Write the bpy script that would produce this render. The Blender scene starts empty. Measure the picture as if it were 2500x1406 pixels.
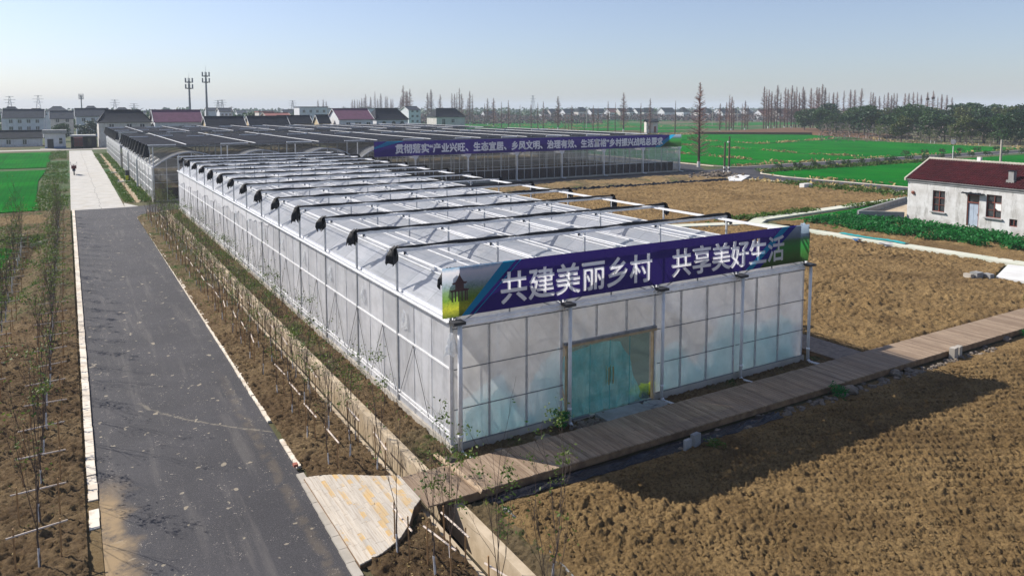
import bpy, math, random
import numpy as np
from mathutils import Vector, Matrix

random.seed(7)
SC = bpy.context.scene
COL = SC.collection
PI = math.pi

# ------------------------------------------------------------------ camera
cam = bpy.data.cameras.new("camera")
cam_ob = bpy.data.objects.new("camera", cam)
COL.objects.link(cam_ob)
cam_ob.location = (0, 0, 10)
cam_ob.rotation_euler = (PI / 2 - 0.0859, 0, -0.5395)
cam.sensor_width = 36.0
cam.lens = 36.0 * 1816.08 / 2500.0
cam.shift_y = -(703.0 - 420.8) / 2500.0
cam.clip_start = 0.2
cam.clip_end = 20000
SC.camera = cam_ob

# ------------------------------------------------------------------ sky and sun
SUN_AZ = math.radians(36.4)      # west of the +Y axis
SUN_EL = math.radians(37.8)
world = bpy.data.worlds.new("World")
SC.world = world
world.use_nodes = True
wn = world.node_tree
wn.nodes.clear()
w_out = wn.nodes.new("ShaderNodeOutputWorld")
w_bg = wn.nodes.new("ShaderNodeBackground")
w_sky = wn.nodes.new("ShaderNodeTexSky")
w_sky.sky_type = 'NISHITA'
w_sky.sun_disc = False
w_sky.sun_elevation = SUN_EL
w_sky.sun_rotation = -SUN_AZ
w_sky.air_density = 1.0
w_sky.dust_density = 0.6
w_sky.ozone_density = 3.0
w_bg.inputs['Strength'].default_value = 0.084
w_mix = wn.nodes.new("ShaderNodeMix")
w_mix.data_type = 'RGBA'
w_mix.blend_type = 'MULTIPLY'
w_mix.inputs[0].default_value = 1.0
w_mix.inputs[7].default_value = (0.92, 0.94, 1.10, 1)
wn.links.new(w_sky.outputs[0], w_mix.inputs[6])
w_hs = wn.nodes.new("ShaderNodeHueSaturation")
w_hs.inputs['Saturation'].default_value = 0.80
w_hs.inputs['Value'].default_value = 1.06
wn.links.new(w_mix.outputs[2], w_hs.inputs['Color'])
wn.links.new(w_hs.outputs[0], w_bg.inputs['Color'])
wn.links.new(w_bg.outputs[0], w_out.inputs['Surface'])

sun = bpy.data.lights.new("sun", 'SUN')
sun.energy = 5.0
sun.angle = math.radians(0.53)
sun.color = (1.0, 0.94, 0.86)
sun_ob = bpy.data.objects.new("sun", sun)
COL.objects.link(sun_ob)
sdir = Vector((-math.sin(SUN_AZ) * math.cos(SUN_EL), math.cos(SUN_AZ) * math.cos(SUN_EL), math.sin(SUN_EL)))
sun_ob.rotation_euler = sdir.to_track_quat('Z', 'Y').to_euler()
sun_ob.location = sdir * 200

SC.view_settings.view_transform = 'Standard'
SC.view_settings.look = 'None'
SC.view_settings.exposure = 0.45
SC.view_settings.gamma = 1.0
SC.cycles.max_bounces = 8
SC.cycles.transparent_max_bounces = 24
SC.cycles.transmission_bounces = 6
SC.cycles.diffuse_bounces = 4
SC.cycles.volume_bounces = 1
SC.cycles.use_adaptive_sampling = True
SC.cycles.adaptive_threshold = 0.006
SC.cycles.use_denoising = True
SC.cycles.denoiser = 'OPENIMAGEDENOISE'
SC.cycles.denoising_input_passes = 'RGB_ALBEDO_NORMAL'
SC.cycles.denoising_prefilter = 'ACCURATE'
SC.cycles.sample_clamp_indirect = 6.0
SC.cycles.blur_glossy = 1.0

# ------------------------------------------------------------------ material helpers
class NT:
    def __init__(s, name):
        s.m = bpy.data.materials.new(name)
        s.m.use_nodes = True
        s.t = s.m.node_tree
        s.t.nodes.clear()
        s.out = s.t.nodes.new("ShaderNodeOutputMaterial")
    def n(s, typ, **kw):
        nd = s.t.nodes.new("ShaderNode" + typ)
        for k, v in kw.items():
            if k.startswith('_'):
                setattr(nd, k[1:], v)
            else:
                key = int(k[1:]) if k[0] == 'i' and k[1:].isdigit() else k
                inp = nd.inputs[key]
                if hasattr(v, 'links') or isinstance(v, bpy.types.NodeSocket):
                    s.t.links.new(v, inp)
                else:
                    if inp.type == 'RGBA' and len(v) == 3:
                        v = (*v, 1)
                    inp.default_value = v
        return nd
    def coord(s, kind='Object'):
        return s.n("TexCoord").outputs[kind]
    def noise(s, vec, scale, detail=4, rough=.55, dist=0.0):
        return s.n("TexNoise", Vector=vec, Scale=scale, Detail=detail, Roughness=rough, Distortion=dist).outputs['Fac']
    def ramp(s, fac, a, b, smooth=True):
        nd = s.n("MapRange", Value=fac)
        nd.interpolation_type = 'SMOOTHSTEP' if smooth else 'LINEAR'
        nd.inputs['From Min'].default_value = a
        nd.inputs['From Max'].default_value = b
        return nd.outputs[0]
    def mix(s, fac, a, b):
        nd = s.t.nodes.new("ShaderNodeMix")
        nd.data_type = 'RGBA'
        for sock, v in ((nd.inputs[0], fac), (nd.inputs[6], a), (nd.inputs[7], b)):
            if isinstance(v, bpy.types.NodeSocket):
                s.t.links.new(v, sock)
            elif isinstance(v, (int, float)):
                sock.default_value = v
            else:
                sock.default_value = (*v, 1)
        return nd.outputs[2]
    def math(s, op, a, b=0.0, c=None):
        nd = s.t.nodes.new("ShaderNodeMath")
        nd.operation = op
        for i, v in enumerate((a, b) if c is None else (a, b, c)):
            if isinstance(v, bpy.types.NodeSocket):
                s.t.links.new(v, nd.inputs[i])
            else:
                nd.inputs[i].default_value = v
        return nd.outputs[0]
    def xyz(s, vec):
        nd = s.n("SeparateXYZ", Vector=vec)
        return nd.outputs
    def scaled(s, vec, sc):
        nd = s.n("VectorMath", _operation='MULTIPLY', i0=vec)
        nd.inputs[1].default_value = sc
        return nd.outputs[0]
    def bump(s, h, strength=.5, dist=.02):
        return s.n("Bump", Height=h, Strength=strength, Distance=dist).outputs[0]
    def pbsdf(s, col, rough=.8, normal=None, metallic=0.0, spec=.4):
        kw = dict(Roughness=rough, Metallic=metallic)
        kw['Base Color'] = col
        nd = s.n("BsdfPrincipled", **kw)
        nd.inputs['Specular IOR Level'].default_value = spec
        if normal is not None:
            s.t.links.new(normal, nd.inputs['Normal'])
        return nd.outputs[0]
    def done(s, sh):
        s.t.links.new(sh, s.out.inputs['Surface'])
        return s.m

def simple(name, c1, c2=None, scale=3.0, rough=.8, metallic=0.0, bump=0.0, bscale=None, bdist=.01, spec=.4, kind='Object'):
    k = NT(name)
    co = k.coord(kind)
    c2 = c2 or tuple(v * .75 for v in c1)
    f = k.ramp(k.noise(co, scale, 5, .6), .35, .65)
    col = k.mix(f, c1, c2)
    nrm = None
    if bump:
        nrm = k.bump(k.noise(co, bscale or scale * 6, 4), bump, bdist)
    return k.done(k.pbsdf(col, rough, nrm, metallic, spec))

def leafmat(name, c1, c2, rough=.55, trans=.35):
    k = NT(name)
    co = k.coord()
    f = k.ramp(k.noise(co, 2.3, 3), .35, .65)
    g = k.n("NewGeometry").outputs['Random Per Island']
    col = k.mix(k.math('MULTIPLY_ADD', g, .6, k.math('MULTIPLY', f, .4)), c1, c2)
    a = k.pbsdf(col, rough, spec=.3)
    b = k.n("BsdfTranslucent", Color=col).outputs[0]
    return k.done(k.n("MixShader", i0=trans, i1=a, i2=b).outputs[0])

M = {}
# asphalt: fine aggregate, pale splashes, dust tracks
def mk_asphalt(name, dirt=True):
    k = NT(name)
    co = k.coord()
    x, y, z = k.xyz(co)
    base = k.mix(k.ramp(k.noise(co, .35, 4), .3, .7), (.027, .026, .029), (.044, .042, .046))
    grit = k.ramp(k.noise(co, 30, 4, .8), .45, .66)
    base = k.mix(k.math('MULTIPLY', grit, .45), base, (.11, .105, .11))
    if dirt:
        streak = k.noise(k.scaled(co, (1.3, .09, 1)), 1.6, 4, .6)
        base = k.mix(k.math('MULTIPLY', k.ramp(streak, .52, .72), .35), base, (.15, .135, .12))
        sp = k.ramp(k.noise(k.scaled(co, (1, .8, 1)), 3.1, 2, .5), .685, .72)
        base = k.mix(k.math('MULTIPLY', sp, .75), base, (.33, .28, .2))
        for (vs_, thr, rad, amt, cc) in ((1.5, .45, .17, .8, (.36, .31, .23)), (4.2, .48, .2, .85, (.42, .37, .31)), (11.0, .45, .27, .8, (.36, .33, .30))):
            v = k.n("TexVoronoi", Vector=k.n("VectorMath", _operation='ADD', i0=k.scaled(co, (1, .8, 1)), i1=k.n("TexNoise", Vector=co, Scale=vs_ * 2.2, Detail=3.0).outputs['Color']).outputs[0], Scale=vs_)
            cr = k.xyz(v.outputs['Color'])
            on = k.ramp(cr[0], thr, thr + .01)
            ds = k.math('DIVIDE', v.outputs['Distance'], k.math('MULTIPLY_ADD', cr[1], rad, rad * .25))
            base = k.mix(k.math('MULTIPLY', k.math('MULTIPLY', on, k.ramp(ds, 1.0, .7)), k.math('MULTIPLY', amt, k.ramp(k.noise(co, .4, 2), .15, .5))), base, cc)
        # washed-out soil along the left edge of the near road and by the right kerb
        wob = k.noise(co, .9, 3)
        e = k.math('ADD', x, k.math('MULTIPLY', k.math('SUBTRACT', wob, .5), -1.6))
        m1 = k.math('MULTIPLY', k.ramp(e, 1.15, .45), k.math('MULTIPLY', k.ramp(y, 22.6, 20.5), k.ramp(y, 12.0, 13.0)))
        base = k.mix(k.math('MULTIPLY', m1, k.ramp(k.noise(co, 1.4, 5, .7), .25, .55)), base, (.30, .21, .11))
        e2 = k.math('ABSOLUTE', k.math('SUBTRACT', k.math('ADD', x, k.math('MULTIPLY', wob, .35)), 4.72))
        m2 = k.math('MULTIPLY', k.ramp(e2, .22, .05), k.math('MULTIPLY', k.ramp(y, 31, 24), k.ramp(k.noise(co, 2.5, 4), .35, .6)))
        base = k.mix(k.math('MULTIPLY', m2, .15), base, (.3, .22, .12))
        # pale curved scrape crossing the lane
        cx = k.math('MULTIPLY', k.math('POWER', k.math('MAXIMUM', k.math('SUBTRACT', 27.6, y), 0.0), 1.45), .36)
        d = k.math('ABSOLUTE', k.math('SUBTRACT', k.math('SUBTRACT', x, 1.75), cx))
        m3 = k.math('MULTIPLY', k.ramp(k.math('ADD', d, k.math('MULTIPLY', k.math('SUBTRACT', k.noise(co, 4, 4, .7), .5), .35)), .09, .01), k.math('MULTIPLY', k.math('MULTIPLY', k.ramp(y, 27.8, 27.2), k.ramp(y, 22.4, 22.9)), k.ramp(k.noise(co, 6, 3), .3, .6)))
        base = k.mix(k.math('MULTIPLY', m3, .5), base, (.3, .26, .19))
    nrm = k.bump(k.noise(co, 60, 3, .7), .5, .012)
    return k.done(k.pbsdf(base, .82, nrm, spec=.35))
M['asphalt'] = mk_asphalt('asphalt')
M['asphalt_far'] = mk_asphalt('asphalt_far', False)

def mk_concrete(name, c1, c2, joint=None, crack=False, sc=1.0):
    k = NT(name)
    co = k.coord()
    x, y, z = k.xyz(co)
    f = k.ramp(k.noise(co, .8 * sc, 6, .65), .3, .7)
    col = k.mix(f, c1, c2)
    st = k.ramp(k.noise(k.scaled(co, (1, .3, 1)), 3.0 * sc, 5, .7), .58, .75)
    col = k.mix(k.math('MULTIPLY', st, .3), col, tuple(v * .55 for v in c1))
    if joint:
        fr = k.math('ABSOLUTE', k.math('SUBTRACT', k.math('FRACT', k.math('DIVIDE', y, joint)), .5))
        jm = k.ramp(fr, .492, .497)
        col = k.mix(k.math('MULTIPLY', jm, .45), col, tuple(v * .35 for v in c1))
    if crack:
        wob = k.math('MULTIPLY', k.math('SUBTRACT', k.noise(co, .25, 4), .5), .9)
        d = k.math('ABSOLUTE', k.math('SUBTRACT', k.math('ADD', x, wob), 2.7))
        col = k.mix(k.math('MULTIPLY', k.ramp(d, .05, .015), .6), col, tuple(v * .3 for v in c1))
        dm = k.math('MULTIPLY', k.ramp(k.noise(co, .5, 4), .5, .7), .35)
        col = k.mix(dm, col, (.42, .36, .27))
    nrm = k.bump(k.noise(co, 25, 5, .7), .3, .01)
    return k.done(k.pbsdf(col, .88, nrm, spec=.25))
M['road_concrete'] = mk_concrete('road_concrete', (.52, .50, .46), (.42, .405, .365), 5.0, True)
M['concrete'] = mk_concrete('concrete', (.46, .42, .36), (.34, .31, .26))
M['concrete_warm'] = mk_concrete('concrete_warm', (.55, .45, .32), (.38, .3, .2), sc=2.0)
M['concrete_grey'] = mk_concrete('concrete_grey', (.32, .32, .32), (.22, .22, .21), sc=2.0)
M['path_pale'] = mk_concrete('path_pale', (.5, .53, .42), (.62, .6, .5))
M['slab_white'] = mk_concrete('slab_white', (.72, .72, .7), (.6, .59, .56))

def mk_kerb(name):
    k = NT(name)
    co = k.coord()
    x, y, z = k.xyz(co)
    blk = k.n("TexWhiteNoise", _noise_dimensions='1D', W=k.math('FLOOR', k.math('DIVIDE', y, .5))).outputs['Value']
    col = k.mix(blk, (.78, .71, .6), (.62, .54, .43))
    col = k.mix(k.math('MULTIPLY', k.ramp(k.noise(co, 3, 5, .7), .5, .7), .5), col, (.33, .23, .13))
    return k.done(k.pbsdf(col, .9, k.bump(k.noise(co, 30, 4), .4, .01), spec=.2))
M['kerb'] = mk_kerb('kerb_stone')

def mk_soil(name, c1, c2, c3, grass=0.0, gscale=1.0):
    k = NT(name)
    co = k.coord()
    f = k.ramp(k.noise(co, .6, 5, .6), .3, .7)
    col = k.mix(f, c1, c2)
    damp = k.ramp(k.noise(co, .22, 4, .6), .5, .66)
    col = k.mix(k.math('MULTIPLY', damp, .45), col, c3)
    g = k.ramp(k.noise(co, 13, 5, .8), .46, .60)
    col = k.mix(k.math('MULTIPLY', g, .75), col, c3)
    g2 = k.ramp(k.noise(co, 26, 3, .7), .55, .72)
    col = k.mix(k.math('MULTIPLY', g2, .5), col, tuple(min(1, v * 1.7) for v in c2))
    if grass:
        gm = k.math('MULTIPLY', k.ramp(k.noise(co, .55 * gscale, 4, .65), 1 - grass, 1 - grass + .12),
                    k.ramp(k.noise(co, 12, 3, .7), .4, .55))
        col = k.mix(gm, col, (.035, .085, .012))
    h = k.math('ADD', k.noise(co, 11, 6, .85), k.math('MULTIPLY', k.noise(co, 40, 3, .8), .6))
    return k.done(k.pbsdf(col, .95, k.bump(h, 1.0, .09), spec=.12))
M['soil'] = mk_soil('tilled_soil', (.24, .155, .066), (.36, .242, .108), (.07, .042, .021))
M['soil_dark'] = mk_soil('red_brown_soil', (.16, .103, .052), (.27, .19, .10), (.06, .036, .02), .3)
M['dirt_grass'] = mk_soil('dirt_with_grass', (.17, .125, .065), (.23, .175, .1), (.09, .065, .033), .5)
M['dust'] = mk_soil('dusty_soil', (.3, .22, .115), (.24, .165, .08), (.18, .12, .055))
M['floor_pale'] = mk_soil('pale_floor', (.42, .38, .31), (.34, .3, .24), (.26, .22, .17))
M['embank'] = mk_soil('embankment_soil', (.14, .075, .045), (.18, .1, .06), (.09, .05, .03))

def mk_wheat(name, c1, c2, c3, rows=True):
    k = NT(name)
    co = k.coord()
    x, y, z = k.xyz(co)
    col = k.mix(k.ramp(k.noise(co, .08, 4, .6), .35, .65), c1, c2)
    col = k.mix(k.math('MULTIPLY', k.ramp(k.noise(co, 1.6, 5, .75), .5, .72), .55), col, c3)
    col = k.mix(k.math('MULTIPLY', k.ramp(k.noise(co, .35, 5, .7), .52, .7), .5), col, (.05, .15, .02))
    col = k.mix(k.math('MULTIPLY', k.ramp(k.noise(co, .16, 5, .75), .6, .68), .45), col, (.11, .12, .04))
    tr = k.ramp(k.noise(k.scaled(co, (.8, .035, 1)), 1.0, 3, .6), .58, .66)
    col = k.mix(k.math('MULTIPLY', tr, .4), col, (.01, .045, .008))
    rw = k.math('ABSOLUTE', k.math('SUBTRACT', k.math('FRACT', k.math('DIVIDE', k.math('ADD', x, k.math('MULTIPLY', k.noise(co, .4, 3), .5)), .6)), .5))
    col = k.mix(k.math('MULTIPLY', k.ramp(rw, .34, .48), .35), col, (.006, .06, .008))
    h = k.math('ADD', k.noise(co, 6, 5, .8), k.noise(co, 1.2, 3))
    return k.done(k.pbsdf(col, .95, k.bump(h, .8, .15), spec=.02))
M['wheat'] = mk_wheat('wheat_green', (.002, .125, .012), (.005, .18, .012), (.002, .07, .010))
M['wheat_far'] = mk_wheat('wheat_green_far', (.006, .12, .02), (.010, .16, .02), (.03, .09, .02))

def mk_ground(name):
    k = NT(name)
    co = k.coord()
    col = k.mix(k.ramp(k.noise(co, .012, 5, .6), .4, .6), (.11, .1, .055), (.035, .11, .03))
    col = k.mix(k.math('MULTIPLY', k.ramp(k.noise(co, .09, 5, .7), .45, .65), .6), col, (.17, .13, .08))
    col = k.mix(k.math('MULTIPLY', k.ramp(k.noise(co, 2.5, 5, .7), .45, .65), .5), col, (.07, .055, .03))
    return k.done(k.pbsdf(col, .95, k.bump(k.noise(co, 4, 5, .75), .8, .08), spec=.1))
M['ground'] = mk_ground('field_ground')

def mk_wood(name, c1, c2, c3, pitch, x0, seg=0.0, yellow=False):
    k = NT(name)
    co = k.coord()
    x, y, z = k.xyz(co)
    px = k.math('FLOOR', k.math('DIVIDE', k.math('SUBTRACT', x, x0), pitch))
    wn1 = k.n("TexWhiteNoise", _noise_dimensions='1D', W=px).outputs['Value']
    idv = wn1
    if seg:
        py = k.math('FLOOR', k.math('ADD', k.math('DIVIDE', y, seg), k.math('MULTIPLY', wn1, 7.0)))
        idv = k.n("TexWhiteNoise", _noise_dimensions='2D', Vector=k.n("CombineXYZ", X=px, Y=py).outputs[0]).outputs['Value']
    col = k.mix(idv, c1, c2)
    if yellow:
        col = k.mix(k.math('MULTIPLY', k.ramp(idv, .68, .74), k.math('MULTIPLY', .85, k.ramp(k.noise(co, 3.5, 3), .38, .58))), col, (.62, .40, .14))
        fy = k.math('ABSOLUTE', k.math('SUBTRACT', k.math('FRACT', k.math('ADD', k.math('DIVIDE', y, seg), k.math('MULTIPLY', wn1, 7.0))), .5))
        col = k.mix(k.math('MULTIPLY', k.ramp(fy, .49, .495), .7), col, (.16, .12, .09))
    grain = k.ramp(k.noise(k.scaled(co, (26, 1.6, 1)), 1.2, 4, .65), .4, .7)
    col = k.mix(k.math('MULTIPLY', grain, .55), col, c3)
    knot = k.ramp(k.noise(k.scaled(co, (9, 5, 1)), 1.0, 2), .70, .76)
    col = k.mix(k.math('MULTIPLY', knot, .7), col, tuple(v * .35 for v in c3))
    st = k.ramp(k.noise(co, .9, 5, .6), .45, .7)
    col = k.mix(k.math('MULTIPLY', st, .35), col, tuple(v * .6 for v in c1))
    return k.done(k.pbsdf(col, .75, k.bump(grain, .3, .004), spec=.3))
M['wood_walk'] = mk_wood('walkway_wood', (.37, .275, .19), (.235, .165, .11), (.11, .072, .045), .145, 7.2)
M['wood_fan'] = mk_wood('deck_wood', (.60, .53, .43), (.46, .43, .38), (.34, .27, .2), .115, 4.9, .95, True)
M['wood_edge'] = simple('plank_edge', (.24, .15, .08), (.15, .09, .05), 4)
M['bamboo'] = simple('bamboo', (.42, .24, .1), (.3, .17, .08), 6, .6)
M['bar_pale'] = simple('pale_pole', (.68, .58, .5), (.55, .45, .36), 6, .6)
M['bark'] = simple('sapling_bark', (.12, .09, .07), (.08, .055, .045), 8, .9)
M['whitewash'] = simple('whitewash', (.66, .66, .66), (.45, .43, .42), 9, .9)
M['bark_red'] = simple('redwood_bark', (.09, .05, .042), (.06, .036, .032), 3, .9)
M['twig_red'] = simple('redwood_twigs', (.30, .17, .14), (.19, .10, .085), 2, .9)
M['steel'] = simple('galvanised_steel', (.55, .56, .57), (.45, .46, .47), 5, .45, .55)
M['steel_dark'] = simple('weathered_steel', (.25, .26, .28), (.18, .19, .2), 5, .55, .4)
M['alu'] = simple('aluminium_profile', (.7, .71, .72), (.6, .6, .62), 5, .4, .4)
M['white_pipe'] = simple('white_plastic_pipe', (.72, .72, .73), (.62, .62, .62), 3, .4)
M['white_rail'] = simple('white_channel', (.78, .78, .78), (.68, .68, .68), 3, .5)
M['dark_strip'] = simple('dark_bracket', (.035, .035, .04), (.05, .05, .05), 5, .6)
M['black_cloth'] = simple('black_shade_cloth', (.012, .012, .014), (.03, .03, .034), 18, .75, bump=.6, bscale=40)
M['paint_white'] = simple('white_paint', (.74, .73, .71), (.64, .63, .6), 3)
M['rock'] = simple('broken_rock', (.22, .18, .14), (.14, .115, .09), 4, .95, bump=.6, bscale=14)
M['brick'] = simple('red_brick', (.33, .11, .07), (.24, .09, .06), 5)
M['dark'] = simple('dark_interior', (.02, .022, .025), (.03, .03, .032), 2, .6)
M['weed'] = leafmat('weed_leaf', (.035, .13, .014), (.12, .15, .025))
M['cabbage'] = leafmat('vegetable_leaf', (.006, .12, .02), (.02, .2, .035))
M['sapling_leaf'] = leafmat('sapling_leaf', (.045, .12, .02), (.17, .20, .04))
M['ever_leaf'] = leafmat('evergreen_leaf', (.010, .042, .010), (.045, .10, .015), trans=.2)
M['ever_olive'] = leafmat('olive_leaf', (.035, .06, .012), (.10, .115, .02), trans=.2)
M['ever_dark'] = leafmat('dark_leaf', (.006, .028, .010), (.02, .06, .014), trans=.2)
M['grey_twig'] = simple('grey_twigs', (.17, .13, .12), (.12, .1, .095), 1.0, .9)
M['scrub_twig'] = simple('scrub_twigs', (.12, .075, .07), (.08, .052, .055), .5, .95)
M['straw'] = leafmat('dry_straw', (.46, .34, .15), (.3, .22, .09), .8, .2)

# translucent sheets --------------------------------------------------
def mk_film(name, c1, c2, transp, transl=.5, dirt=.0, tint=(1, 1, 1), wr=0.0, glossy=.05, sc=.8, streakdir=(1, 1, 1), sheet=0.0, sdir=(6, .25, 6)):
    k = NT(name)
    co = k.coord()
    f = k.ramp(k.noise(k.scaled(co, streakdir), sc, 5, .6), .35, .65)
    col = k.mix(f, c1, c2)
    if dirt:
        d = k.ramp(k.noise(k.scaled(co, (.6, .6, 2.2)), .5, 5, .7), .5, .75)
        col = k.mix(k.math('MULTIPLY', d, dirt), col, tuple(v * .45 for v in c1))
    if sheet:
        py = k.math('DIVIDE', k.xyz(co)[1], sheet)
        rnd = k.n("TexWhiteNoise", _noise_dimensions='1D', W=k.math('FLOOR', py)).outputs['Value']
        col = k.mix(k.math('MULTIPLY', rnd, .38), col, tuple(v * .55 for v in c2))
        seam = k.ramp(k.math('ABSOLUTE', k.math('SUBTRACT', k.math('FRACT', py), .5)), .475, .49)
        col = k.mix(k.math('MULTIPLY', seam, .35), col, tuple(v * .4 for v in c2))
        st = k.ramp(k.noise(k.scaled(co, sdir), 1.0, 4, .7), .5, .68)
        col = k.mix(k.math('MULTIPLY', st, .38), col, tuple(v * .5 for v in c2))
        wh = k.ramp(k.noise(k.scaled(co, (.9, .5, .9)), 1.3, 5, .75), .58, .7)
        col = k.mix(k.math('MULTIPLY', wh, .5), col, (.95, .95, .97))
    nrm = k.bump(k.noise(k.scaled(co, streakdir), 5, 4, .6, .6), max(wr, .05), .05)
    dif = k.n("BsdfDiffuse", Color=col, Normal=nrm).outputs[0]
    trl = k.n("BsdfTranslucent", Color=col).outputs[0]
    a = k.n("MixShader", i0=transl, i1=dif, i2=trl).outputs[0]
    gl = k.n("BsdfGlossy", Color=(1, 1, 1), Roughness=.25, Normal=nrm).outputs[0]
    a = k.n("MixShader", i0=glossy, i1=a, i2=gl).outputs[0]
    tr = k.n("BsdfTransparent", Color=tint).outputs[0]
    amt = k.ramp(k.noise(co, sc * 1.7, 4, .6), .2, .8)
    lo, hi = transp
    fac = k.math('MULTIPLY_ADD', amt, hi - lo, lo)
    return k.done(k.n("MixShader", i0=fac, i1=a, i2=tr).outputs[0])
M['film_roof'] = mk_film('roof_film', (.88, .90, .95), (.72, .76, .82), (.03, .12), .68, .2, glossy=.08, sheet=1.994)
M['film_side'] = mk_film('side_film', (.96, .96, .98), (.84, .85, .88), (.12, .34), .46, .2, glossy=.07, streakdir=(1, .5, 1.6), sheet=1.329, sdir=(1, 3.0, .35))
M['film_side_white'] = mk_film('side_film_white', (.85, .85, .86), (.78, .78, .8), (.04, .1), .4, .1)
M['film_front'] = mk_film('front_film', (.95, .94, .92), (.82, .82, .82), (.22, .46), .74, .08, wr=.6, glossy=.13, sc=.6)
M['film_old'] = mk_film('old_film', (.5, .51, .52), (.38, .39, .4), (.35, .5), .5, .3, glossy=.05)
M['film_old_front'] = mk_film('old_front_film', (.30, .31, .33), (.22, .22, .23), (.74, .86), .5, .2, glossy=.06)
M['film_old_side'] = mk_film('old_side_film', (.74, .75, .76), (.55, .57, .57), (.2, .4), .5, .35, glossy=.04)
M['film_teal'] = mk_film('teal_sheet', (.24, .66, .74), (.70, .93, .96), (.12, .45), .5, 0, (.7, .95, .96), wr=.6, glossy=.12, sc=1.6)
M['film_clear'] = mk_film('clear_bag', (.85, .86, .88), (.7, .72, .74), (.25, .5), .4, 0, wr=.8, glossy=.25, sc=6)

def mk_glass():
    k = NT('green_door_glass')
    tr = k.n("BsdfTransparent", Color=(.78, .92, .90)).outputs[0]
    gl = k.n("BsdfGlossy", Color=(1, 1, 1), Roughness=.05).outputs[0]
    df = k.n("BsdfDiffuse", Color=(.25, .42, .42)).outputs[0]
    a = k.n("MixShader", i0=.12, i1=tr, i2=df).outputs[0]
    return k.done(k.n("MixShader", i0=.10, i1=a, i2=gl).outputs[0])
M['glass_door'] = mk_glass()
M['glass_dark'] = simple('dark_window_glass', (.03, .035, .04), (.05, .055, .06), 2, .12, spec=.8)

def mk_net(name, c1, c2, transp):
    k = NT(name)
    co = k.coord()
    f = k.ramp(k.noise(k.scaled(co, (.12, 1.6, 1)), 1.0, 5, .7), .4, .65)
    col = k.mix(f, c1, c2)
    d = k.pbsdf(col, .9, k.bump(k.noise(k.scaled(co, (.15, 3, 1)), 1.5, 4), .6, .08), spec=.08)
    tr = k.n("BsdfTransparent").outputs[0]
    return k.done(k.n("MixShader", i0=transp, i1=d, i2=tr).outputs[0])
M['net'] = mk_net('shade_net', (.010, .012, .018), (.028, .031, .042), .10)

def mk_banner(name, c1, c2, trans=.45):
    k = NT(name)
    co = k.coord()
    col = k.mix(k.ramp(k.noise(co, .6, 4), .3, .7), c1, c2)
    x, y, z = k.xyz(co)
    cr_ = k.math('ADD', k.noise(k.scaled(co, (3, 1, .5)), 1.2, 4, .6), k.math('MULTIPLY', k.ramp(k.math('ABSOLUTE', k.math('SUBTRACT', k.math('FRACT', k.math('DIVIDE', x, 1.92)), .5)), .48, .5), .5))
    a = k.pbsdf(col, .55, k.bump(cr_, .35, .06), spec=.22)
    b = k.n("BsdfTranslucent", Color=tuple(min(1, v * 1.2) for v in c1)).outputs[0]
    return k.done(k.n("MixShader", i0=trans, i1=a, i2=b).outputs[0])
M['b_purple'] = mk_banner('banner_purple', (.032, .018, .155), (.025, .014, .12), .16)
M['b_letter'] = mk_banner('banner_letter', (.93, .88, .88), (.9, .85, .87), .5)
M['b_letter_far'] = mk_banner('far_banner_letter', (.95, .93, .95), (.92, .9, .93), .06)
M['b_teal'] = mk_banner('banner_teal', (.02, .36, .60), (.02, .30, .5))
M['b_navy'] = mk_banner('banner_navy', (.03, .035, .33), (.03, .03, .27))
M['b_pagoda'] = mk_banner('banner_pagoda', (.09, .05, .06), (.14, .08, .08), .2)

def mk_picture(name, z0, z1, stops):
    k = NT(name)
    co = k.coord()
    x, y, z = k.xyz(co)
    t = k.math('DIVIDE', k.math('SUBTRACT', z, z0), z1 - z0)
    t = k.math('ADD', t, k.math('MULTIPLY', k.math('SUBTRACT', k.noise(co, 5, 4, .7), .5), .16))
    cr = k.n("ValToRGB", Fac=t)
    el = cr.color_ramp.elements
    el[0].position, el[0].color = stops[0][0], (*stops[0][1], 1)
    el[1].position, el[1].color = stops[-1][0], (*stops[-1][1], 1)
    for p, c in stops[1:-1]:
        e = el.new(p); e.color = (*c, 1)
    col = k.mix(k.math('MULTIPLY', k.ramp(k.noise(co, 16, 4, .8), .45, .65), .45), cr.outputs[0], (.06, .12, .03))
    sky = k.mix(k.ramp(t, .62, .7), col, cr.outputs[0])
    a = k.pbsdf(sky, .35, spec=.5)
    b = k.n("BsdfTranslucent", Color=sky).outputs[0]
    return k.done(k.n("MixShader", i0=.45, i1=a, i2=b).outputs[0])
M['pic_left'] = mk_picture('printed_landscape', -1.4, 0.0, [(0, (.16, .2, .03)), (.15, (.6, .6, .05)), (.34, (.2, .36, .05)), (.48, (.26, .42, .18)), (.6, (.34, .46, .48)), (.72, (.6, .66, .74)), (.9, (.9, .87, .88)), (1, (.3, .5, .68))])
M['pic_right'] = mk_picture('printed_fields', -1.4, 0.0, [(0, (.02, .08, .02)), (.2, (.05, .2, .04)), (.45, (.03, .3, .06)), (.6, (.05, .2, .08)), (.7, (.15, .22, .3)), (1, (.4, .5, .6))])

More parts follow.
